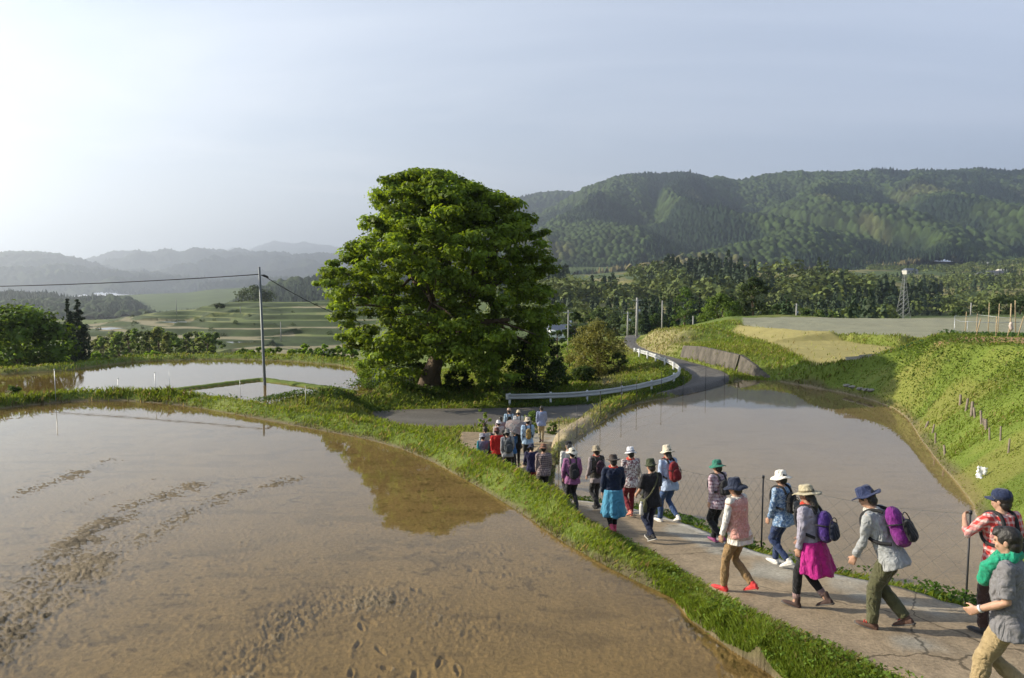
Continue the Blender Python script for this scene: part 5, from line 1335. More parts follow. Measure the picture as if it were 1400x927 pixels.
I1 = person(1404, 'young man in a grey T-shirt with a green towel round his neck', d=5.75, h=1.70, az=-46, lean=4, stride=.20, lead=-1, top=c('plain', (.19, .185, .195)), sleeve='short', bottom=KHAKI, shoes=sBROWN, baggy=1.12,
            arms=((-6, 8, 62, 10), (-10, 8, 26, 5)), head=(8, 4), eyes=True, towel=c('plain', (.02, .30, .17)))
I2 = person(1362, 'man in a red checked shirt and dark blue cap with one arm bent up', py=874, h=1.66, az=-10, lean=3, stride=.10, lead=-1, top=c('check', (.56, .055, .05), (.66, .50, .47), 15.0), sleeve='rolled', bottom=c('plain', (.055, .032, .028)), shoes=sDARK,
            arms=((28, 34, 92, 34), (-8, 10, 40, 8)), hat=('cap', c('plain', (.022, .032, .075))), head=(0, -24), pack=('dark shoulder bag on the back of the man in the checked shirt', CHAR, None, (.24, .12, .26), .12))
I3 = person(1214, 'stooping man in a grey shirt, navy brimmed hat and baggy olive trousers', py=864, h=1.66, az=-44, lean=25, stride=.15, baggy=1.22, laces=RED, lead=-1, hat=('bucket', c('plain', (.025, .035, .09)), dict(brim=.065, slope=.12, crown=.105)), top=c('plain', (.33, .34, .345)), bottom=OLIVE, shoes=sBROWN,
            arms=((8, 6, 14, 4), (-62, 14, 78, 10)), head=(26, -4), scarf=c('plain', (.60, .58, .52)), build=1.0, pack=('bright purple and black backpack of the stooping man in the navy hat', c('plain', (.165, .02, .175)), BLACK, (.31, .19, .47), .07))
I4 = person(1108, 'woman in a wide khaki hat with a magenta jacket tied round her waist', py=835, h=1.56, az=-42, lean=9, stride=.17, lead=-1, hat=('bucket', c('plain', (.43, .375, .25)), dict(brim=.085, slope=.25, crown=.10, band=c('plain', (.22, .18, .11)))), hairlen=.16, top=c('plain', (.33, .31, .38)), bottom=BLACK, boots=True,
            shoes=plain('hiking_boot', (.065, .04, .035), .8), socks=c('plain', (.30, .20, .19)), arms=((-4, 10, 14, 4), (8, 8, 22, 8)), head=(10, 8), scarf=RED, skirt=c('plain', (.42, .02, .20)), skirt_len=.33, pack=('purple, teal and black backpack of the woman with the magenta waist jacket', c('plain', (.055, .025, .16)), c('plain', (.015, .02, .04)), (.29, .19, .42), .06))
I5 = person(1068, 'woman in a white bucket hat, blue patterned shirt and navy jeans', py=777, h=1.52, az=-36, lean=5, stride=.17, lead=1, hat=('bucket', c('plain', (.74, .70, .62)), dict(brim=.075, slope=.55, crown=.10)), top=c('floral', (.085, .16, .30), (.33, .43, .56), 20.0), bottom=c('plain', (.028, .045, .11)), shoes=sWHITE, sole=WHITESOLE,
            arms=((4, 8, 16, 4), (6, 8, 20, 5)), pack=('black and grey backpack of the woman in the blue patterned shirt', BLACK, c('plain', (.12, .12, .12)), (.25, .14, .36), .10))
I6 = person(1008, 'woman in a dark navy hat, pink quilted vest, tan trousers and red shoes', py=813, h=1.55, az=-40, lean=7, stride=.18, lead=-1, hat=('bucket', c('plain', (.018, .025, .05)), dict(brim=.07, slope=.7, crown=.115)), top=c('stripe', (.66, .62, .56), (.42, .33, .25), 9.0), sleeve_mat=c('plain', (.68, .66, .64)), vest=c('floral', (.52, .25, .22), (.62, .36, .31), 26.0),
            bottom=TAN, shoes=sRED, sole=plain('red_sole', (.45, .05, .05), .7), arms=((6, 8, 10, 4), (-2, 6, 16, 4)), head=(10, 0))
I7 = person(981, 'woman in a green brimmed hat and pink checked shirt half hidden behind the pink vest', py=744, h=1.54, az=-30, lean=5, stride=.18, hat=('bucket', c('plain', (.035, .17, .12)), dict(brim=.065, slope=.5, crown=.105)), top=c('check', (.52, .42, .46), (.20, .10, .14), 17.0), bottom=BLACK, shoes=plain('purple_shoe', (.25, .06, .16), .6),
            arms=((-10, 8, 24, 4), (10, 8, 30, 4)), pack=('small dark backpack of the woman in the green hat', CHAR, None, (.24, .13, .32), .14))
I8 = person(914, 'man in a cream hat and pale blue shirt with jeans and white shoes, striding', py=716, h=1.66, az=-26, lean=8, stride=.19, lead=-1, hat=('bucket', c('plain', (.62, .55, .42)), dict(brim=.06, slope=.45, crown=.13)), hairlen=.03, top=LBLUE, bottom=DENIM, shoes=sWHITE, sole=WHITESOLE, arms=((-6, 8, 20, 4), (20, 8, 40, 4)), scarf=RED, tail=False,
            pack=('plain dark red backpack of the man in the cream hat and jeans', c('plain', (.20, .018, .022)), c('plain', (.17, .015, .02)), (.28, .17, .44), .06))
I9 = person(890, 'person in a dark green hat, black T-shirt and dark jeans', py=742, h=1.52, az=-22, lean=4, stride=.18, lead=1, hat=('bucket', c('plain', (.05, .062, .032)), dict(brim=.025, slope=.9, crown=.125)), top=c('plain', (.02, .019, .022)), sleeve='short', sleeve_mat=None, bottom=c('plain', (.016, .022, .05)), shoes=sDARK, sole=WHITESOLE, arms=((10, 10, 40, 8), (8, 10, 60, 8)), head=(12, 0))
I10 = person(862, 'woman in a white cloche hat and pale flowered blouse carrying a cream tote bag', py=708, h=1.60, az=-14, lean=4, stride=.16, hat=('bucket', c('plain', (.66, .66, .68)), dict(brim=.05, slope=.55, crown=.12, band=c('plain', (.10, .11, .2)))), top=c('floral', (.62, .58, .56), (.22, .12, .13), 17.0), bottom=c('plain', (.17, .02, .03)), shoes=sCORAL, arms=((-4, 8, 20, 4), (6, 10, 26, 4)), scarf=RED, tail=False)
I11 = person(838, 'woman in a navy top with a sky-blue jacket tied round her waist', py=729, h=1.55, az=-8, lean=4, stride=.17, lead=1, hat=('bucket', c('plain', (.062, .048, .042)), dict(brim=.06, slope=.3, crown=.10)), top=c('plain', (.014, .022, .05)), bottom=BLACK, boots=True, shoes=sPINK, sole=plain('pink_sole', (.7, .3, .36), .7), socks=BLACK, arms=((-4, 12, 24, 4), (4, 12, 26, 4)), scarf=RED, tail=False, skirt=c('plain', (.075, .27, .42)), skirt_len=.42)
I12 = person(816, 'person in a khaki hat and dark vest with a red scarf hanging to the chest', py=699, h=1.60, az=-26, lean=5, stride=.18, hat=('bucket', c('plain', (.32, .27, .19)), dict(brim=.05, slope=.7, crown=.11)), top=c('plain', (.30, .26, .26)), vest=c('plain', (.055, .05, .042)), bottom=CHAR, shoes=sDARK, arms=((2, 8, 30, 4), (6, 8, 26, 4)), scarf=RED, pack=('dark plum daypack of the person in the khaki hat and red scarf', c('plain', (.06, .03, .045)), None, (.26, .14, .36), .10))
I13 = person(779, 'man in a plain white shirt and black cap beside the corner of the paddy', d=18.9, h=1.74, az=-14, lean=3, stride=.15, hat=('cap', BLACK), hair=GREYHAIR, top=c('plain', (.60, .59, .55)), bottom=CHAR, shoes=sDARK)
I14 = person(784, 'woman in a floppy cream hat and mauve shirt with a black rucksack', d=16.2, h=1.55, az=-10, lean=4, stride=.16, lead=-1, hat=('bucket', c('plain', (.70, .65, .53)), dict(brim=.07, slope=.7, crown=.095, floppy=.022)), top=c('floral', (.34, .14, .28), (.27, .10, .22), 24.0), bottom=CHAR, shoes=sDARK, arms=((-4, 14, 24, 4), (2, 12, 16, 4)), pack=('black rucksack of the woman in the mauve shirt', c('plain', (.03, .026, .032)), CHAR, (.27, .15, .44), .02))
I15 = person(744, 'person in a reddish-brown hat and brown checked shirt with black trousers', d=18.4, h=1.55, az=-6, lean=3, stride=.15, hat=('bucket', c('plain', (.22, .11, .07)), dict(brim=.05, slope=.9, crown=.11)), top=c('check', (.34, .27, .26), (.07, .045, .06), 18.0), bottom=BLACK, shoes=sDARK, arms=((-2, 8, 12, 3), (2, 8, 12, 3)))
I16 = person(728, 'woman in a dark navy cardigan and crimson trousers left of the checked shirt', d=19.6, h=1.48, az=-12, lean=10, stride=.14, hat=('bucket', NAVY, dict(brim=.04, slope=.8, crown=.10)), top=c('plain', (.022, .02, .06)), bottom=c('plain', (.26, .03, .065)), shoes=sDARK, arms=((10, 10, 40, 3), (4, 10, 30, 3)))
I17 = person(722, 'person in a cream hat and pale blue shirt with an ochre rucksack strap', d=22.6, h=1.60, az=-8, lean=3, stride=.14, hat=('bucket', c('plain', (.52, .44, .33)), dict(brim=.05, slope=.8, crown=.11)), top=c('plain', (.36, .50, .66)), bottom=CHAR, shoes=sDARK, pack=('narrow ochre rucksack of the person in the pale blue shirt', c('plain', (.34, .23, .075)), None, (.22, .13, .40), .06))
I18 = person(694, 'person in a grey hat and grey sleeves with a big dark grey rucksack', d=21.4, h=1.57, az=-10, lean=4, stride=.14, hat=('bucket', c('plain', (.17, .165, .16)), dict(brim=.045, slope=.8, crown=.11)), top=c('plain', (.30, .30, .31)), bottom=BLACK, shoes=sDARK, pack=('big dark grey rucksack hiding the back of the person in the grey hat', c('plain', (.085, .095, .105)), c('plain', (.07, .08, .09)), (.32, .17, .50), .02))
I19 = person(679.5, 'person in a bright red jacket and dark red-brown cap beside the grass bank', d=22.4, h=1.55, az=-14, lean=4, stride=.14, hat=('bucket', c('plain', (.13, .05, .04)), dict(brim=.03, slope=.9, crown=.11)), top=c('plain', (.50, .025, .02)), bottom=CHAR, shoes=sDARK)
I20 = person(671.5, 'bare-headed dark-haired walker in a plum top in the left half of the crowd', d=22.9, h=1.58, az=-14, lean=3, stride=.14, top=c('plain', (.10, .035, .045)), bottom=CHAR, shoes=sDARK)
I21 = person(660, 'walker in a blue-grey hat and teal-sleeved vest farthest left beside the grass bank', d=22.6, h=1.52, az=-16, lean=3, stride=.14, hat=('bucket', c('plain', (.22, .22, .27)), dict(brim=.05, slope=.8, crown=.11)), top=c('plain', (.04, .24, .30)), vest=c('plain', (.16, .17, .25)), bottom=NAVY, shoes=sDARK)
I22 = person(663, 'bare-headed black-haired walker in a pale grey blouse at the left edge of the crowd', d=25.0, h=1.60, az=-16, lean=3, stride=.14, top=c('plain', (.44, .44, .44)), bottom=CHAR, shoes=sDARK)
I23 = person(679, 'walker in a broad beige hat with dark band and sand-coloured shirt', d=25.2, h=1.56, az=-12, lean=3, stride=.14, hat=('bucket', c('plain', (.46, .42, .36)), dict(brim=.07, slope=.4, crown=.09, band=BLACK)), top=c('plain', (.36, .31, .22)), bottom=CHAR, shoes=sDARK)
I24 = person(681.5, 'walker in a white dome-crowned hat behind the beige hat', d=27.2, h=1.58, az=-12, lean=3, stride=.14, hat=('bucket', c('plain', (.70, .68, .68)), dict(brim=.055, slope=.6, crown=.11)), top=c('plain', (.50, .42, .43)), bottom=CHAR, shoes=sDARK)
I26 = person(699.5, 'walker under the parasol with a white towel over the head and a blue shirt', d=24.2, h=1.56, az=-8, lean=3, stride=.14, hat=('towel', WHITE), hair=None, top=c('plain', (.03, .11, .27)), bottom=BLACK, shoes=sDARK, arms=((-6, 8, 12, 4), (34, 6, 96, 2)))
I25 = person(707, 'walker all in black half hidden by the parasol', d=25.4, h=1.58, az=-8, lean=3, stride=.14, top=BLACK, bottom=BLACK, shoes=sDARK)
I32 = person(689, 'walker in a tan shirt and black cap behind the red jacket', d=24.2, h=1.55, az=-10, lean=3, stride=.14, hat=('cap', BLACK), top=c('plain', (.30, .22, .16)), bottom=CHAR, shoes=sDARK)
I27 = person(684.5, 'bare-headed black-haired walker near the front of the crowd beside the sapling', d=28.4, h=1.60, az=-10, lean=3, stride=.14, top=c('plain', (.30, .2, .22)), bottom=CHAR, shoes=sDARK)
I28 = person(696, 'walker in a tan cap and light blue shirt near the head of the line', d=30.6, h=1.62, az=-6, lean=3, stride=.14, hat=('bucket', c('plain', (.46, .33, .26)), dict(brim=.02, slope=.6, crown=.105)), top=c('plain', (.34, .46, .58)), bottom=CHAR, shoes=sDARK, pack=('black daypack of the walker in the tan cap', BLACK, None, (.24, .14, .40), .05))
I29 = person(709, 'walker in a cream hat with a yellow-orange neckcloth and white top', d=30.0, h=1.60, az=-6, lean=3, stride=.14, hat=('bucket', c('plain', (.66, .54, .36)), dict(brim=.04, slope=.7, crown=.105)), top=c('plain', (.58, .58, .58)), vest=None, bottom=CHAR, shoes=sDARK, scarf=c('plain', (.70, .33, .03)), pack=('small grey daypack of the walker with the yellow-orange neckcloth', c('plain', (.30, .30, .32)), BLACK, (.24, .12, .28), .06))
I30 = person(720, 'walker with grey hair and a slate-grey shirt behind the lone man', d=28.6, h=1.57, az=-8, lean=3, stride=.14, hair=GREYHAIR, top=c('plain', (.17, .18, .23)), bottom=CHAR, shoes=sDARK)
I31 = person(741, 'dark-haired man in a blue shirt and khaki trousers walking alone on the dirt', d=30.6, h=1.66, az=-8, lean=2, stride=.18, top=c('plain', (.26, .31, .47)), bottom=c('plain', (.40, .33, .20)), shoes=sBROWN, arms=((-4, 10, 14, 4), (6, 12, 16, 4)), group=PEOPLE)

# ------------------------------------------------------------------ what they carry
def local_obj(I, name, bm, mat, label, cat, children=()):
    o = bm_obj(name, bm, mat, None, True); o.matrix_world = I['frame']; tag(o, label, cat); return o
# cream tote bag on the flowered blouse's right arm
at, s = I10['at'], I10['s']; bm = bmesh.new(); w0 = I10['A'][1][3] if False else at(.02, -.02, .27)
rings(bm, [(w0 + Vector((0, 0, -.34)), Vector((.05, .0, 0)), Vector((0, .13, 0))), (w0 + Vector((0, 0, -.30)), Vector((.075, 0, 0)), Vector((0, .17, 0))), (w0 + Vector((0, 0, -.16)), Vector((.07, 0, 0)), Vector((0, .17, 0))), (w0 + Vector((0, 0, -.04)), Vector((.03, 0, 0)), Vector((0, .15, 0)))], 20)
tote = grown('tote_bag', bm, c('plain', (.58, .55, .50)), None, .014, 2, .03, .09); tote.matrix_world = I10['frame']; tag(tote, 'cream cloth tote bag at the side of the woman in the flowered blouse', 'bag')
bm = bmesh.new(); add_tube(bm, [w0 + Vector((0, -.09, -.05)), at(.30, -.06, .225), at(.5, 0, .19), at(.30, .06, .225), w0 + Vector((0, .09, -.05))], .012, 8); bm_obj('strap', bm, c('plain', (.50, .47, .42)), tote, True)
# shoulder bag of the black T-shirt
at, s = I9['at'], I9['s']; bm = bmesh.new(); w0 = at(-.06, -.03, -.23)
rings(bm, [(w0 + Vector((0, 0, -.13)), Vector((.045, 0, 0)), Vector((0, .10, 0))), (w0 + Vector((0, 0, 0)), Vector((.055, 0, 0)), Vector((0, .11, 0))), (w0 + Vector((0, 0, .10)), Vector((.03, 0, 0)), Vector((0, .095, 0)))], 18)
bag = grown('shoulder_bag', bm, OLIVE, None, .013, 2, .02, .08); bag.matrix_world = I9['frame']; tag(bag, 'small olive shoulder bag of the person in the black T-shirt', 'bag')
bm = bmesh.new(); add_tube(bm, [Vector(p) for p in smooth_line([tuple(p) for p in (w0 + Vector((0, -.05, .09)), at(.15, -.15, -.12), at(.36, -.155, .02), at(.52, -.10, .10), at(.57, 0, .115), at(.5, .10, .10), at(.3, .145, -.03), w0 + Vector((0, .05, .09)))], 2)], .013, 8); bm_obj('strap', bm, OLIVE, bag, True)
# water bottle hanging there too
bm = bmesh.new(); q = w0 + Vector((-.05, -.03, .02)); vs = add_lathe(bm, [(0, -.20), (.036, -.198), (.040, -.18), (.040, -.03), (.030, 0), (.018, .015), (.018, .02), (0, .02)], 16, Matrix.Translation(q)); bt = bm_obj('water_bottle', bm, plain('bottle_white', (.66, .62, .58), .35, .1), None, True); bt.matrix_world = I9['frame']; tag(bt, 'pale drinking bottle hanging at the hip of the person in the black T-shirt', 'bottle')
bm = bmesh.new(); add_lathe(bm, [(0, .018), (.021, .018), (.021, .042), (0, .044)], 14, Matrix.Translation(q)); bm_obj('bottle_cap', bm, plain('bottle_cap', (.5, .5, .52), .4), bt, True)
# wrist watch of the young man
sd, sh, el, wr, fd = I1['A'][0]; bm = bmesh.new(); qm = Matrix.Translation(el.lerp(wr, .93)) @ fd.to_track_quat('Z', 'Y').to_matrix().to_4x4()
add_lathe(bm, [(.028, -.010), (.033, -.010), (.033, .010), (.028, .010), (.028, -.010)], 20, qm); wt = bm_obj('watch', bm, plain('watch_band', (.6, .6, .62), .3), None, True); wt.matrix_world = I1['frame']; tag(wt, 'silver wristwatch on the bent arm of the young man in the grey T-shirt', 'watch')
bm = bmesh.new(); add_lathe(bm, [(0, 0), (.019, 0), (.019, .008), (.016, .010), (0, .010)], 20, qm @ Matrix.Translation((-.032, 0, 0)) @ Matrix.Rotation(-math.pi / 2, 4, 'Y')); bm_obj('dial', bm, plain('watch_dial', (.75, .75, .76), .25), wt, True)
# parasol
at, s = I26['at'], I26['s']; hnd = I26['A'][1][3] + I26['A'][1][4] * .06
par = empty('parasol', I26['frame'] @ hnd); par.rotation_euler = (R(24), R(8), R(20)); tag(par, 'open pale pink and grey parasol held over the middle of the crowd', 'parasol')
bm = bmesh.new(); n = 8; V0 = bm.verts.new((0, 0, .62)); rr1, rr2 = [], []
for k in range(n * 3):
    a = 2 * math.pi * k / (n * 3); sc = 1 - .06 * abs(math.sin(n * a / 2)); rr1.append(bm.verts.new((math.cos(a) * .27 * sc, math.sin(a) * .27 * sc, .56))); rr2.append(bm.verts.new((math.cos(a) * .50 * sc, math.sin(a) * .50 * sc, .40 + .02 * abs(math.sin(n * a / 2)))))
m3 = n * 3
for k in range(m3): bm.faces.new((V0, rr1[k], rr1[(k + 1) % m3])); bm.faces.new((rr1[k], rr2[k], rr2[(k + 1) % m3], rr1[(k + 1) % m3]))
geo_ = bmesh.ops.solidify(bm, geom=bm.faces[:], thickness=.004); bm_obj('canopy', bm, c('floral', (.50, .40, .38), (.42, .40, .40), 5.0), par, False)
bm = bmesh.new(); add_tube(bm, [(0, 0, -.12), (0, 0, .66)], .009, 8); bm_obj('shaft', bm, plain('parasol_shaft', (.35, .3, .25), .5), par, True)
bm = bmesh.new(); add_tube(bm, [(0, 0, -.12), (0, 0, -.02)], .017, 8); bm_obj('handle', bm, plain('parasol_handle', (.12, .07, .04), .5), par, True)
bake_all()
# ================================================================== THINGS ALONG THE ROAD AND FIELDS
M_CONC = plain('pole_concrete', (.34, .33, .31), .85, .12, 3, .2)
M_STEEL = plain('galvanised_steel', (.42, .44, .45), .45, .10, 6, .05, .6)
M_DARKST = plain('dark_steel', (.035, .035, .038), .5, .2, 8)
M_WOODG = plain('grey_wood', (.22, .18, .145), .9, .35, 8, .6)
M_BAMBOO = plain('old_bamboo', (.38, .29, .17), .7, .25, 8, .2)
M_WHITE = plain('white_paint', (.74, .75, .74), .45, .10, 1.2, .05)
M_WIRE = plain('black_cable', (.02, .02, .022), .6, .1, 3)
M_NET = plain('net_cord', (.10, .10, .09), .8, .1, 3)
M_GLASS = plain('dark_glass', (.02, .025, .03), .08, .1, 3, spec=.6)
def tube_obj(name, pts, rad, mat, parent=None, seg=8):
    bm = bmesh.new(); add_tube(bm, pts, rad, seg); return bm_obj(name, bm, mat, parent, True)
# retaining wall in two pieces, with weathering
m, nt, p = new_mat('stained_concrete'); tc = N(nt, 'ShaderNodeTexCoord'); mp = N(nt, 'ShaderNodeMapping'); mp.inputs['Scale'].default_value = (.9, .9, .35); nt.links.new(tc.outputs['Object'], mp.inputs[0])
no = N(nt, 'ShaderNodeTexNoise', Scale=2.2, Detail=8.0, Roughness=.7); nt.links.new(mp.outputs[0], no.inputs['Vector']); rp = N(nt, 'ShaderNodeValToRGB'); nt.links.new(no.outputs['Fac'], rp.inputs[0])
rp.color_ramp.elements[0].position = .34; rp.color_ramp.elements[0].color = (.040, .036, .028, 1); rp.color_ramp.elements[1].position = .68; rp.color_ramp.elements[1].color = (.155, .135, .11, 1); nt.links.new(rp.outputs[0], p.inputs['Base Color']); p.inputs['Roughness'].default_value = .9
M_WALL = m
wall = empty('retaining_wall', WALL_FOOT[2]); tag(wall, 'low stained concrete retaining wall along the outside of the road bend', 'wall')
def panel(a, b, fa, fb, ta, tb):
    bm = bmesh.new(); off = Vector(WALL_FOOT[2]); out = Vector((-.22, -.06, 0)); bk_ = Vector((.3, .1, 0))
    v = [Vector(fa) + out + Vector((0, 0, -.3)), Vector(fb) + out + Vector((0, 0, -.3)), Vector(tb) + out * .3 + Vector((0, 0, .06)), Vector(ta) + out * .3 + Vector((0, 0, .06))]
    fr = [bm.verts.new(q - off) for q in v]; bk2 = [bm.verts.new(q + bk_ - off) for q in v]
    bm.faces.new(fr); bm.faces.new(bk2[::-1])
    for k in range(4): bm.faces.new((fr[k], fr[(k + 1) % 4], bk2[(k + 1) % 4], bk2[k]))
    bmesh.ops.subdivide_edges(bm, edges=bm.edges[:], cuts=3, use_grid_fill=True)
    o = bm_obj('panel', bm, M_WALL, wall); o.matrix_parent_inverse = Matrix.Identity(4); return o
for k in range(3): panel(k, k + 1, WALL_FOOT[k] + (np.array([.01, -.02, 0]) if k else 0), WALL_FOOT[k + 1] - (np.array([-.06, .16, 0]) * (1 if k == 2 else 0)) * -1, WALL_TOP[k], WALL_TOP[k + 1])
for k in (3, 4): panel(k, k + 1, WALL_FOOT[k] + np.array([.05, -.14, 0]) * (k == 3), WALL_FOOT[k + 1], WALL_TOP[k] + np.array([.05, -.14, 0]) * (k == 3), WALL_TOP[k + 1])

# guardrail round the inside of the bend
GR = PD([(694, 550, 42.6), (740, 549.5, 42.9), (790, 547, 43.4), (840, 541.5, 44.2), (880, 534.5, 45.2), (908, 528, 46.1), (924, 521.5, 47.4), (929, 515, 49.3), (924, 508.5, 51.5), (912, 501.5, 54.5), (893, 493.5, 58.5), (868, 485.5, 64.5)])
GR = smooth_line(GR, 2); GR = [np.array([p[0], p[1], Z(p[0], p[1])]) for p in densify(GR, .5)]
for _ in range(3): GR = [GR[0]] + [np.array([b[0], b[1], (a[2] + b[2] + d_[2]) / 3]) for a, b, d_ in zip(GR, GR[1:], GR[2:])] + [GR[-1]]
gr = empty('guardrail', GR[0]); tag(gr, 'white steel guardrail curving round the inside of the road bend', 'guardrail')
prof = [(.045, .175), (.0, .165), (-.04, .12), (-.04, .075), (.0, .035), (.02, 0), (.0, -.035), (-.04, -.075), (-.04, -.12), (.0, -.165), (.045, -.175)]
bm = bmesh.new(); rows = []
for i, p in enumerate(GR):
    t = GR[min(i + 1, len(GR) - 1)] - GR[max(i - 1, 0)]; nrm = np.array([-t[1], t[0], 0]); nrm /= np.linalg.norm(nrm) + 1e-9
    rows.append([bm.verts.new(Vector(p + nrm * (a - .10) * 1.0 + np.array([0, 0, .58 + b]) - GR[0])) for a, b in prof])
for a, b in zip(rows, rows[1:]):
    for k in range(len(prof) - 1): bm.faces.new((a[k], a[k + 1], b[k + 1], b[k]))
bmesh.ops.solidify(bm, geom=bm.faces[:], thickness=.006)
bm_obj('rail', bm, M_WHITE, gr, True)
acc = 0.0
for i in range(1, len(GR)):
    acc += np.linalg.norm(GR[i] - GR[i - 1])
    if acc > 2.4 or i == 1:
        acc = 0; p = GR[i] - GR[0]; bm = bmesh.new(); add_tube(bm, [(p[0], p[1], p[2] - .4), (p[0], p[1], p[2] + .80)], .07, 10); bm_obj('post', bm, M_WHITE, gr, True)
for p in (GR[0], GR[-1]):
    q = p - GR[0]; bm = bmesh.new(); add_tube(bm, [(q[0], q[1], q[2] + .40), (q[0], q[1], q[2] + .76)], .12, 12); bm_obj('end_terminal', bm, M_WHITE, gr, True)

# utility poles
up = at_z(362, 525.5, PP); pole = empty('utility_pole', (up.x, up.y, PP - .1)); tag(pole, 'slim grey steel utility pole standing in the seedbed of the far pond', 'utility pole')
top = at_d(354.5, 365, up.y); tube_obj('shaft', [(0, 0, -.5), (0, 0, .1), (top.x - up.x, 0, top.z - PP + .1)], [.11, .105, .07], plain('pole_steel', (.16, .175, .18), .5, .1, 4, 0, .3), pole, 10)
ins = at_d(358, 376, up.y) - Vector((up.x, up.y, PP - .1)); bm = bmesh.new(); add_tube(bm, [ins + Vector((-.05, 0, 0)), ins + Vector((.15, -.02, -.04)), ins + Vector((.36, -.05, -.12)), ins + Vector((.48, -.06, -.16))], [.03, .085, .075, .03], 8); bm_obj('cable_clamp', bm, M_WIRE, pole, True)
def cable(name, a, b, sag, label, rad=.022):
    a, b = Vector(a), Vector(b); pts = [a.lerp(b, k / 24) - Vector((0, 0, sag * 4 * (k / 24) * (1 - k / 24))) for k in range(25)]
    return tag(tube_obj(name, pts, rad, M_WIRE, None, 6), label, 'cable')
cable('power_cable', at_d(356, 375, up.y), at_d(-330, 390, 52), .45, 'long black cable from the slim pole out of the left edge of the picture', .032)
cable('power_cable', at_d(362, 378, up.y), at_d(560, 452, 66), .9, 'black cable from the slim pole running in behind the great tree', .026)
for k, (px, yt, d, r, lab, mat) in enumerate(((871, 407, 100, .22, 'thick pale concrete pole, tallest of those at the end of the road', M_CONC), (905.5, 411, 104, .13, 'thin concrete pole right of the thickest one at the end of the road', M_CONC), (948, 432, 112, .14, 'short pale pole left of the round-crowned tree behind the bank', M_CONC),
        (858.5, 426, 112, .17, 'concrete pole just left of the thickest one at the end of the road', M_CONC), (777, 424, 92, .12, 'grey pole rising behind the olive-green bush', M_CONC), (1089, 415, 165, .22, 'concrete pole behind the far edge of the upper paddy', M_CONC), (467, 444, 76, .07, 'dark slim wooden pole just left of the great tree', M_WOODG),
        (383, 440, 235, .17, 'pale pole on the lower terraces right of the slim steel pole', M_CONC), (328.5, 419, 320, .2, 'distant pale pole on the upper terraces left of the lone tree', M_CONC), (241, 408, 340, .2, 'faint pale pole far left on the terraces', M_CONC), (1327.5, 414, 150, .14, 'thin pale pole behind the white frame of the vegetable garden', M_CONC))):
    b = base_at(px, d); h = at_d(px, yt, d).z - b.z; o = empty('utility_pole', b); tag(o, lab, 'utility pole', 'utility poles of the valley')
    tube_obj('shaft', [(0, 0, -.6), (0, 0, h)], [r, r * .72], mat, o, 10)
    if k in (0, 3, 4, 5):
        bm = bmesh.new(); add_box(bm, (0, 0, h * .94), (1.3, .09, .09)); bm_obj('crossarm', bm, M_STEEL, o)
        bm = bmesh.new(); add_tube(bm, [(.34, 0, h * .62), (.34, 0, h * .72)], .17, 10); bm_obj('transformer', bm, M_STEEL, o, True)

# fence posts and crop net round the right paddy
FP = 'fence posts round the right paddy'
def rod(px, d, h, rad, mat, label, group, name='fence_post', dz=0.0):
    b = base_at(px, d, dz); o = empty(name, b); tag(o, label, 'post', group); tube_obj('shaft', [(0, 0, -.3), (0, 0, h)], rad, mat, o, 6)
    bm = bmesh.new(); add_tube(bm, [(0, 0, h), (0, 0, h + .05)], rad * 1.7, 6); bm_obj('cap', bm, mat, o, True); return Vector(b) + Vector((0, 0, h))
tops = []
wl = np.array(WR_left); wu = 700 + FPX * wl[:, 0] / wl[:, 1]
for px in (765, 790, 822, 851, 872, 906, 936, 967, 993, 1011):
    i = int(np.argmin(np.abs(wu - px))); d = float(np.interp(px, np.maximum.accumulate(wu), wl[:, 1])) + .25
    tops.append(rod(px, d, 1.35, .013, M_DARKST, 'thin dark rod on the bund between the right paddy and the road', FP))
for a, b in zip(tops, tops[1:]): pass
bm = bmesh.new()
for dz in (-.05, -.55):
    for a, b in zip(tops, tops[1:]): add_tube(bm, [a + Vector((0, 0, dz)), (a + b) / 2 + Vector((0, 0, dz - .05)), b + Vector((0, 0, dz))], .0035, 4)
fw_ = bm_obj('fence_wire', bm, M_NET); tag(fw_, 'pair of thin wires strung along the rods on the bund of the right paddy', 'wire')
thick = []
for px, d, lab in ((1341, 8.9, 'black post beside the man in the checked shirt'), (1050, 11.9, 'black post beside the woman in the white bucket hat'), (905, 16.4, 'black post by the path behind the striding man in jeans')):
    thick.append(rod(px, d, 1.36, .014, M_DARKST, lab, None))
bm = bmesh.new()
for a, b in zip(thick, thick[1:]):
    L = (b - a).length; n = int(L / .30); hgt = 1.15
    P = lambda t, f: a.lerp(b, t) + Vector((0, 0, -hgt * f - .12 * math.sin(math.pi * t)))
    add_tube(bm, [P(k / 8, 0) for k in range(9)], .004, 4)
    for k in range(-4, n + 1):
        for sgn in (1, -1):
            t0, t1 = (k / n, (k + 4) / n) if sgn > 0 else ((k + 4) / n, k / n)
            f0, f1 = 0.0, 1.0
            if t0 < 0: f0 = (0 - t0) / (t1 - t0); t0 = 0
            if t0 > 1: f0 = (1 - t0) / (t1 - t0); t0 = 1
            if t1 < 0: f1 = (0 - t0) / (t1 - t0) * (1 - f0) + f0; t1 = 0
            if t1 > 1: f1 = (1 - t0) / (t1 - t0) * (1 - f0) + f0; t1 = 1
            add_tube(bm, [P(t0, f0), P(t1, f1)], .0022, 3)
net = bm_obj('crop_net', bm, M_NET); tag(net, 'faint wide-meshed net hung between the black posts along the path', 'net')
for k, (px, d) in enumerate(((70, 25.6), (157, 27.5), (208, 27.3), (228, 44), (325, 40), (415, 36.5), (436, 25.9))):
    rod(px, d, 1.15, .012, M_STEEL, 'thin pale rod standing on the bund of the left paddies', 'thin rods on the left bunds')
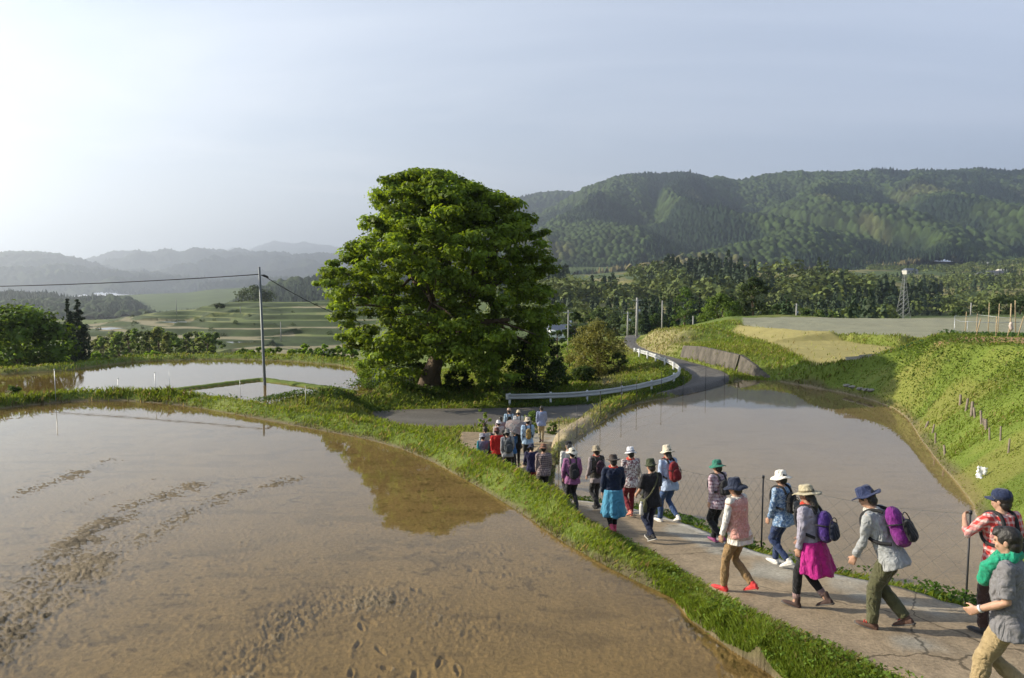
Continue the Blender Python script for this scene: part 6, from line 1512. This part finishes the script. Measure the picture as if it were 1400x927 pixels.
# wire mesh panels by the tree
b0 = at_d(506, 533, 44.5); b0.z = Z(b0.x, b0.y); pn = empty('wire_panel', b0); tag(pn, 'loose grey wire mesh panels leaning together left of the great trunk', 'wire panel')
for j, (x0, x1, y, h, tilt) in enumerate(((.15, 1.35, .0, 1.25, .12), (1.1, 2.75, .45, 1.35, -.08))):
    bm = bmesh.new(); nx, nz = 8, 6
    for k in range(nx + 1): x = x0 + (x1 - x0) * k / nx; add_tube(bm, [(x, y, 0), (x + .03 * j, y + tilt, h)], .012, 4)
    for k in range(nz + 1): f = k / nz; add_tube(bm, [(x0, y + tilt * f, h * f), (x1, y + tilt * f + .04, h * f)], .012, 4)
    bm_obj('mesh', bm, M_STEEL, pn)

# stakes on the right bank
for k, (px, y0, y1, w) in enumerate(((1312.8, 541, 553, 4), (1321, 546.6, 561, 4), (1328.4, 551, 568.6, 5), (1333, 558.5, 570.5, 4), (1342, 563, 579.6, 4), (1345, 573, 583, 3), (1348.4, 574.7, 587, 5), (1353, 586, 602, 3), (1368, 585.5, 603, 3), (1378.7, 601.6, 619, 3), (1266, 577, 585, 4), (1275, 581, 592, 3), (1279, 593, 606, 3), (1292, 610, 622, 4))):
    b = drop(px, y1); h = (y1 - y0) / FPX * b.y * 1.12; r = w / FPX * b.y * .42
    o = empty('stake', b); tag(o, 'weathered grey wooden stake driven into the upper part of the right bank' if k < 10 else 'short weathered stake low on the right bank just above the water', 'stake', 'stakes high on the right bank' if k < 10 else 'stakes low on the right bank')
    lx, ly = random.uniform(-.06, .06), random.uniform(-.05, .05); tube_obj('shaft', [(0, 0, -.25), (0, 0, 0), (lx, ly, h * .95), (lx, ly, h)], [r, r, r * .92, r * .6], M_WOODG, o, 7)
# white rag on the bank
b = drop(1341, 655); bm = bmesh.new()
n = 10; g = [[bm.verts.new((-.13 + .26 * i / n + .02 * math.sin(j * 2.1), .012 * math.sin(i * .9 + j * .5) + .03 * math.sin(j * .5), .36 * j / n + .015 * math.cos(i * 2))) for i in range(n + 1)] for j in range(n + 1)]
for j in range(n):
    for i in range(n):
        if i > 5 and j < 4: continue
        bm.faces.new((g[j][i], g[j][i + 1], g[j + 1][i + 1], g[j + 1][i]))
bmesh.ops.delete(bm, geom=[v for v in bm.verts if not v.link_faces], context='VERTS'); bmesh.ops.solidify(bm, geom=bm.faces[:], thickness=.006)
rag = bm_obj('plastic_sheet', bm, plain('white_plastic', (.78, .78, .78), .4), None, True); rag.location = b; rag.rotation_euler = (R(-24), R(8), R(-28)); tag(rag, 'crumpled white plastic sheet caught on the right bank', 'plastic sheet')
# boards along the shaded bank, and a few stones below
for k, (px, py, d, L, rz) in enumerate(((1172, 503.5, 42.6, 1.6, 6), (1193, 501.5, 42.9, 1.9, 9), (1214, 499, 43.2, 1.5, 12))):
    p = at_d(px, py, d); p.z = max(p.z, Z(p.x, p.y) + .08); bm = bmesh.new(); add_box(bm, (0, 0, 0), (L, .04, .20)); bmesh.ops.bevel(bm, geom=bm.edges[:], offset=.008, segments=1)
    o = bm_obj('board', bm, plain('pale_board', (.40, .36, .31), .85, .3, 5)); o.location = p; o.rotation_euler = (R(-14), R(-3), R(rz)); tag(o, ('leftmost', 'middle', 'rightmost')[k] + ' of the three pale boards along the shaded bank', 'board')
rs = np.random.default_rng(3)
for k, (px, py) in enumerate(((1158, 529), (1166, 531), (1176, 533), (1184, 535), (1191, 536))):
    b = drop(px, py); bm = bmesh.new(); bmesh.ops.create_icosphere(bm, subdivisions=2, radius=.16)
    for v in bm.verts: v.co += v.normal * rs.uniform(-.04, .04); v.co.z *= .6; v.co.x *= 1.4
    o = bm_obj('stone', bm, plain('grey_stone', (.24, .225, .20), .9, .3, 5)); o.location = b + Vector((0, 0, .05)); tag(o, 'flat grey stone in the row at the foot of the shaded bank', 'stone', 'stones at the foot of the shaded bank')

# vegetable garden on the right bank
def slant(px0, y0, px1, y1, d, rad, mat, label, group='bamboo poles of the vegetable garden', name='bamboo_pole'):
    b = base_at(px1, d); t = at_d(px0, y0, d); o = empty(name, b); tag(o, label, 'pole', group); v = t - b
    tube_obj('shaft', [v * -.12, v], [rad, rad * .75], mat, o, 7)
    for q in (.3, .6, .9): tube_obj('joint', [v * q, v * (q + .012)], rad * 1.18, mat, o, 7)
    return t
for k, (x0, y0, x1, y1, d, r) in enumerate(((1341, 435.5, 1336.4, 462, 36, .035), (1362.7, 432.5, 1364, 453, 39, .035), (1352.6, 414, 1353, 443, 44, .03), (1321.5, 426, 1321, 442, 45, .03), (1336.5, 429, 1336.5, 442, 44, .03), (1366.5, 415, 1366, 440, 46, .03), (1388, 410.5, 1391, 426, 46, .04), (1382.6, 415, 1383, 428, 46, .05), (1400, 432, 1393, 446, 40, .035), (1413, 424, 1408, 446, 40, .035))):
    slant(x0, y0, x1, y1, d, r, M_BAMBOO, 'thin weathered bamboo pole stuck upright in the vegetable garden' if abs(x0 - x1) < 2.1 else 'slanting bamboo pole in the vegetable garden', 'upright bamboo poles' if abs(x0 - x1) < 2.1 else 'slanting bamboo poles')
fr = empty('pipe_frame', base_at(1322, 43.5)); tag(fr, 'low white pipe frame around a bed of the vegetable garden', 'frame'); o0 = fr.location
F_ = [at_d(1305.5, 432, 44) - o0, at_d(1337, 430.5, 44) - o0, at_d(1405, 434, 42) - o0, at_d(1305.5, 436.5, 43) - o0, at_d(1323, 439.5, 41) - o0, at_d(1405, 440, 40.5) - o0]
for a, b in ((0, 1), (1, 2), (3, 4), (4, 5), (0, 3)): tube_obj('rail', [F_[a], F_[a].lerp(F_[b], .5) - Vector((0, 0, .08)), F_[b]], .013, M_STEEL, fr, 6)
for q in F_:
    g = Z(q.x + o0.x, q.y + o0.y) - o0.z; tube_obj('leg', [(q.x, q.y, g - .1), (q.x, q.y, q.z)], .014, M_STEEL, fr, 6)
slant(1382, 440, 1379, 463, 35, .03, M_BAMBOO, 'pale stake that carries the pinkish bag in the vegetable garden', None, 'stake')
t = at_d(1382, 445.5, 35); bm = bmesh.new(); ball(bm, (0, 0, 0), (.10, .08, .22)); ball(bm, (.03, 0, -.14), (.12, .09, .12)); o = grown('bag', bm, cloth('plain', (.66, .52, .45)), None, .02, 2, .04, .1); o.location = t; tag(o, 'pinkish white bag pulled over a stake in the vegetable garden', 'bag'); bake_all()

# white light truck parked beyond the bush
tb_ = base_at(762, 106); tr = empty('light_truck', tb_, R(200)); tag(tr, 'small white light truck parked beyond the olive-green bush', 'truck')
bm = bmesh.new(); vs = [bm.verts.new((x, y, z)) for y in (-.7, .7) for x, z in ((.55, .35), (1.65, .35), (1.70, .9), (1.35, 1.75), (.55, 1.78))]
bm.faces.new(vs[:5][::-1]); bm.faces.new(vs[5:])
for k in range(5): bm.faces.new((vs[k], vs[(k + 1) % 5], vs[5 + (k + 1) % 5], vs[5 + k]))
bmesh.ops.bevel(bm, geom=bm.edges[:], offset=.06, segments=2); bm_obj('cab', bm, M_WHITE, tr)
bm = bmesh.new(); add_box(bm, (-.65, 0, .62), (2.2, 1.4, .10)); add_box(bm, (-.65, .68, .82), (2.2, .05, .32)); add_box(bm, (-.65, -.68, .82), (2.2, .05, .32)); add_box(bm, (-1.73, 0, .82), (.05, 1.31, .32)); bm_obj('cargo_bed', bm, M_WHITE, tr)
for s_ in (-1, 1):
    bm = bmesh.new(); add_box(bm, (.98, s_ * .703, 1.33), (.62, .02, .48)); bm_obj('side_window', bm, M_GLASS, tr)
bm = bmesh.new(); add_box(bm, (1.545, 0, 1.33), (.02, 1.15, .52), Matrix.Rotation(R(-22), 3, 'Y')); bm_obj('windscreen', bm, M_GLASS, tr)
bm = bmesh.new(); add_box(bm, (.535, 0, 1.42), (.02, 1.0, .36)); bm_obj('rear_window', bm, M_GLASS, tr)
for x in (1.1, -1.1):
    for s_ in (-1, 1):
        bm = bmesh.new(); add_tube(bm, [(x, s_ * .55, .27), (x, s_ * .70, .27)], .27, 16); w_ = bm_obj('wheel', bm, plain('tyre', (.02, .02, .02), .85), tr, True)
        bm = bmesh.new(); add_tube(bm, [(x, s_ * .66, .27), (x, s_ * .712, .27)], .15, 12); bm_obj('rim', bm, M_STEEL, w_, True)

# houses on the far slopes
M_ROOF = plain('slate_roof', (.10, .105, .12), .7, .25, .8); M_WALLH = plain('cream_wall', (.55, .52, .46), .85, .1, .5); M_ROOFB = plain('blue_grey_roof', (.13, .15, .19), .6, .2, .8)
def house(px, d, L, W_, h, rz, roof, label, wallm=M_WALLH):
    b = base_at(px, d); o = empty('house', b, R(rz)); tag(o, label, 'house')
    bm = bmesh.new(); add_box(bm, (0, 0, h / 2 - .5), (L, W_, h + 1)); bm_obj('wall', bm, wallm, o)
    bm = bmesh.new(); e = .6; vs = [bm.verts.new(v) for v in ((-L / 2 - e, -W_ / 2 - e, h), (L / 2 + e, -W_ / 2 - e, h), (L / 2 + e, W_ / 2 + e, h), (-L / 2 - e, W_ / 2 + e, h), (-L / 2 + W_ * .15, 0, h + W_ * .34), (L / 2 - W_ * .15, 0, h + W_ * .34))]
    for f in ((0, 1, 5, 4), (2, 3, 4, 5), (1, 2, 5), (3, 0, 4), (3, 2, 1, 0)): bm.faces.new([vs[i] for i in f])
    bm_obj('roof', bm, roof, o)
    for k in range(3):
        bm = bmesh.new(); add_box(bm, (-L * .3 + L * .3 * k, -W_ / 2 - .02, h * .5), (L * .16, .06, h * .36)); w_ = bm_obj('window', bm, M_GLASS, o)
for a in ((1342, 960, 20, 10, 5, 12, M_ROOF, 'long dark-roofed farmhouse on the right slope, left of its neighbour'), (1357, 985, 24, 11, 5.5, -6, M_ROOF, 'broad dark-roofed farmhouse on the right slope, beside the smaller one'), (1367, 1080, 15, 9, 7, 4, M_WALLH, 'white boxy house standing above the dark roofs on the right slope'), (1346, 1380, 24, 11, 6, 10, M_WALLH, 'pale house high on the right slope, left of the group by the wood'), (1362, 1400, 26, 11, 6, -8, M_ROOF, 'grey-roofed house high on the right slope at the foot of the mountain'), (1242, 1200, 24, 11, 6, 14, M_ROOFB, 'grey house between the wooded hill and the open fields'),
          (309, 1150, 26, 12, 6, 10, M_WALLH, 'tiny pale building in the haze left of the lone terrace tree'), (322, 1250, 24, 11, 6, -8, M_WALLH, 'second pale building in the haze left of the lone terrace tree'), (765, 160, 7, 5, 2.2, 20, M_ROOFB, 'blue-grey roofed house half hidden at the right edge of the great tree')): house(*a)
# lattice pylon
pb = base_at(1235, 320); hp_ = at_d(1235, 376, 320).z - pb.z; py = empty('pylon', pb, R(18)); tag(py, 'grey lattice power pylon in front of the wooded hill', 'pylon')
bm = bmesh.new(); hw = lambda f: 2.1 * (1 - f) ** 1.25 + .4; lv = [0, .12, .24, .35, .45, .54, .62, .70, .78, .86, .93, 1.0]
for sx, sy in ((1, 1), (1, -1), (-1, 1), (-1, -1)): add_tube(bm, [(sx * hw(f), sy * hw(f), hp_ * f) for f in lv], .10, 4)
for f0, f1 in zip(lv, lv[1:]):
    for q in range(4):
        ca = [(1, 1), (1, -1), (-1, -1), (-1, 1)]; a, b = ca[q], ca[(q + 1) % 4]
        add_tube(bm, [(a[0] * hw(f0), a[1] * hw(f0), hp_ * f0), (b[0] * hw(f1), b[1] * hw(f1), hp_ * f1)], .055, 3); add_tube(bm, [(b[0] * hw(f0), b[1] * hw(f0), hp_ * f0), (a[0] * hw(f1), a[1] * hw(f1), hp_ * f1)], .055, 3)
M_PYL = plain('dull_zinc', (.20, .21, .21), .6, .1, 2, 0, .2); bm_obj('tower', bm, M_PYL, py)
for f in (.74, .85, .96):
    bm = bmesh.new()
    for sx in (-1, 1): add_tube(bm, [(sx * hw(f), 0, hp_ * f), (sx * (2.8 - .8 * (f - .74) / .22), 0, hp_ * f + .3)], .07, 4); add_tube(bm, [(sx * hw(f), 0, hp_ * (f + .03)), (sx * (2.8 - .8 * (f - .74) / .22), 0, hp_ * f + .3)], .05, 4)
    bm_obj('arm', bm, M_PYL, py)
# sapling and weed clump where the path meets the road
place_bl(661, 557, 24, 33, 'slender yellow-green sapling beside the head of the line', (.13, .19, .03), 'sapling', 'tree', None, 16, 34, .10, .25, 91, flat=.8)
place_bl(729, 562, 34, 34.5, 'bushy green weed clump behind the lone man on the dirt', (.09, .14, .03), 'weed_clump', 'plant', None, 26, 60, .11, .0, 92, profile=FULL)
place_bl(757, 577, 22, 33.5, 'small low weed clump right of the lone man on the dirt', (.08, .125, .03), 'weed_clump', 'plant', None, 14, 40, .10, .0, 93, profile=FULL)
# ================================================================== GRASS AND WEEDS: too many to count
M_GRASS = leaf_mat('grass_blades', .40, .6)
def grass(name, label, n, r0, r1, seed, h0, h1, wk, th=(-42, 41), line=None, spread=.1):
    rng = np.random.default_rng(seed)
    t = np.radians(rng.uniform(th[0], th[1], n)); r = np.exp(rng.uniform(math.log(r0), math.log(r1), n))
    x, y = np.sin(t) * r, np.cos(t) * r
    if line is not None:
        L = np.array(line); s = np.r_[0, np.cumsum(np.linalg.norm(np.diff(L[:, :2], axis=0), axis=1))]; q = rng.uniform(0, s[-1], n)
        x = np.interp(q, s, L[:, 0]) + rng.normal(0, spread, n); y = np.interp(q, s, L[:, 1]) + rng.normal(0, spread, n); r = np.hypot(x, y)
    z, col, g = cover(x, y)
    if line is not None: g = np.clip(g * 1.5 + .25, 0, 1) * ~in_poly(x, y, PADDY_L) * ~in_poly(x, y, list(LE) + list(RE)[::-1])
    keep = rng.random(n) < g * (.35 + .9 * sstep(.3, .62, fbm(x / .5, y / .5, 3, 19)))
    x, y, z, r, col = x[keep], y[keep], z[keep], r[keep], col[keep]; n = len(x)
    tall = fbm(x / .9, y / .9, 3, 23); h = rng.uniform(h0, h1, n) * (.45 + 1.15 * tall) * np.minimum(1, .75 + r / 60) * np.where((x > 9) & (y < 42), .45, 1.0)
    a = rng.uniform(0, 2 * math.pi, n); le = rng.uniform(.15, .8, n) * h; w = np.maximum(.0075, r * wk) * rng.uniform(.7, 1.3, n)
    P = np.stack([x, y, z - .02], -1); sd = np.stack([np.cos(a), np.sin(a), 0 * a], -1) * w[:, None] * .5
    tip = P + np.stack([-np.sin(a) * le + .02, np.cos(a) * le, h], -1); midp = P + np.stack([-np.sin(a) * le * .32, np.cos(a) * le * .32, h * .62], -1)
    V = np.stack([P - sd, P + sd, midp + sd * .8, tip, midp - sd * .8], 1).reshape(-1, 3)
    F = np.arange(n * 5).reshape(-1, 5)
    c = np.clip(col, .02, .5) * rng.uniform(.75, 1.45, n)[:, None]
    gr_ = np.array([.175, .245, .036]) * rng.uniform(.6, 1.4, n)[:, None]
    k = (rng.random(n) < .72)[:, None]; c = np.where(k, c * .5 + gr_ * .6, c); dryb = (rng.random(n) < .10)[:, None]; c = np.where(dryb, np.array([.30, .25, .10]) * rng.uniform(.7, 1.2, n)[:, None], c)
    if line is not None: c = gr_ * .9
    o = np_mesh(name, V, F, M_GRASS, np.repeat(np.clip(c, .01, .6), 5, axis=0), smooth=False)
    return tag(o, label, 'grass', None, 'stuff')
grass('grass', 'bright green grass on the bunds, verges and banks near the path', 520000, 5.2, 34, 301, .06, .155, .0011)
grass('grass', 'rough grass on the bunds and banks round the road bend and ponds', 330000, 28, 92, 302, .12, .30, .0010)
# broad-leaved weeds beside the path and on the outer face of the bund
def weeds(name, label, line, n, spread, seed, leaf, hmax, base, z_off=.02):
    rng = np.random.default_rng(seed); L = np.array(line); s = np.r_[0, np.cumsum(np.linalg.norm(np.diff(L[:, :2], axis=0), axis=1))]
    t = rng.uniform(0, s[-1], n); clus = vnoise(t * 1.6, t * 0 + seed, seed); k = rng.random(n) < sstep(.15, .6, clus) + .12; t = t[k]; n = len(t)
    x = np.interp(t, s, L[:, 0]) + rng.normal(0, spread, n); y = np.interp(t, s, L[:, 1]) + rng.normal(0, spread, n)
    z = ground_base(x, y)[0]; r = np.hypot(x, y)
    P = np.stack([x, y, z + z_off + hmax * rng.random(n) ** 1.4], -1); Nn = rng.normal(size=(n, 3)) * .6 + [-.1, -.15, 1]
    V, F = leaf_quads(P, Nn, np.maximum(leaf, r * .0026), rng, .7)
    c = np.array(base)[None] * rng.uniform(.6, 1.45, n)[:, None]
    o = np_mesh(name, V, F, M_LEAF, np.repeat(c, 4, axis=0), smooth=False); return tag(o, label, 'weeds', None, 'stuff')
grass('grass', 'thick short grass hanging over the near edge of the path above the left paddy', 60000, 5, 10, 48, .035, .115, .0011, line=[q for q in offset_line(LE, .25) if 4.6 < q[1] < 13.5], spread=.13)
grass('grass', 'tufts of grass clinging to the face of the bank below the near edge of the path', 60000, 5, 10, 49, .05, .13, .0011, line=[q for q in offset_line(LE, .44) if 4.6 < q[1] < 11], spread=.10)
weeds('weeds', 'small leafy weeds among the grass on the near edge of the path', [q for q in offset_line(LE, .28) if 4.8 < q[1] < 13], 5000, .12, 48, .035, .12, (.13, .21, .032))
e = offset_line(RE, -.30); e = [p for p in e if 6.0 < p[1] < 19]
weeds('weeds', 'low leafy weeds between the path edge and the right paddy', e, 9000, .13, 41, .055, .22, (.075, .14, .024))
weeds('weeds', 'leafy weeds on the outer face of the left bund above the road', [p for p in offset_line(WL, -1.5) if p[1] > 13.5], 15000, .30, 42, .06, .22, (.085, .145, .026))
weeds('weeds', 'dark leafy weeds round the hump between the pond and the road', [(-14, 38.2), (-11.5, 39.2), (-9, 39.8), (-7.5, 40.6)], 5000, .5, 43, .10, .28, (.07, .12, .024))
weeds('weeds', 'rank green growth along the foot of the great tree', [(-11, 45.5), (-8, 44.6), (-4, 44.2), (0, 43.6), (1.5, 43.3)], 9000, .55, 44, .11, .40, (.085, .145, .026))
weeds('garden_greens', 'rows of leafy vegetables in the garden on top of the right bank', [(25, 42), (31, 41), (36, 39)], 7000, 1.3, 45, .13, .35, (.06, .12, .035))
weeds('weeds', 'green weeds below the guardrail', [(p[0] - .3, p[1] - .9) for p in GR[:70]], 6000, .3, 46, .10, .25, (.075, .125, .024))
weeds('weeds', 'green shoulder weeds on the crest of the right bank', [tuple(p[:2] + np.array([-.4, -.6])) for p in BT[:7]], 8000, .9, 47, .09, .20, (.10, .15, .026))
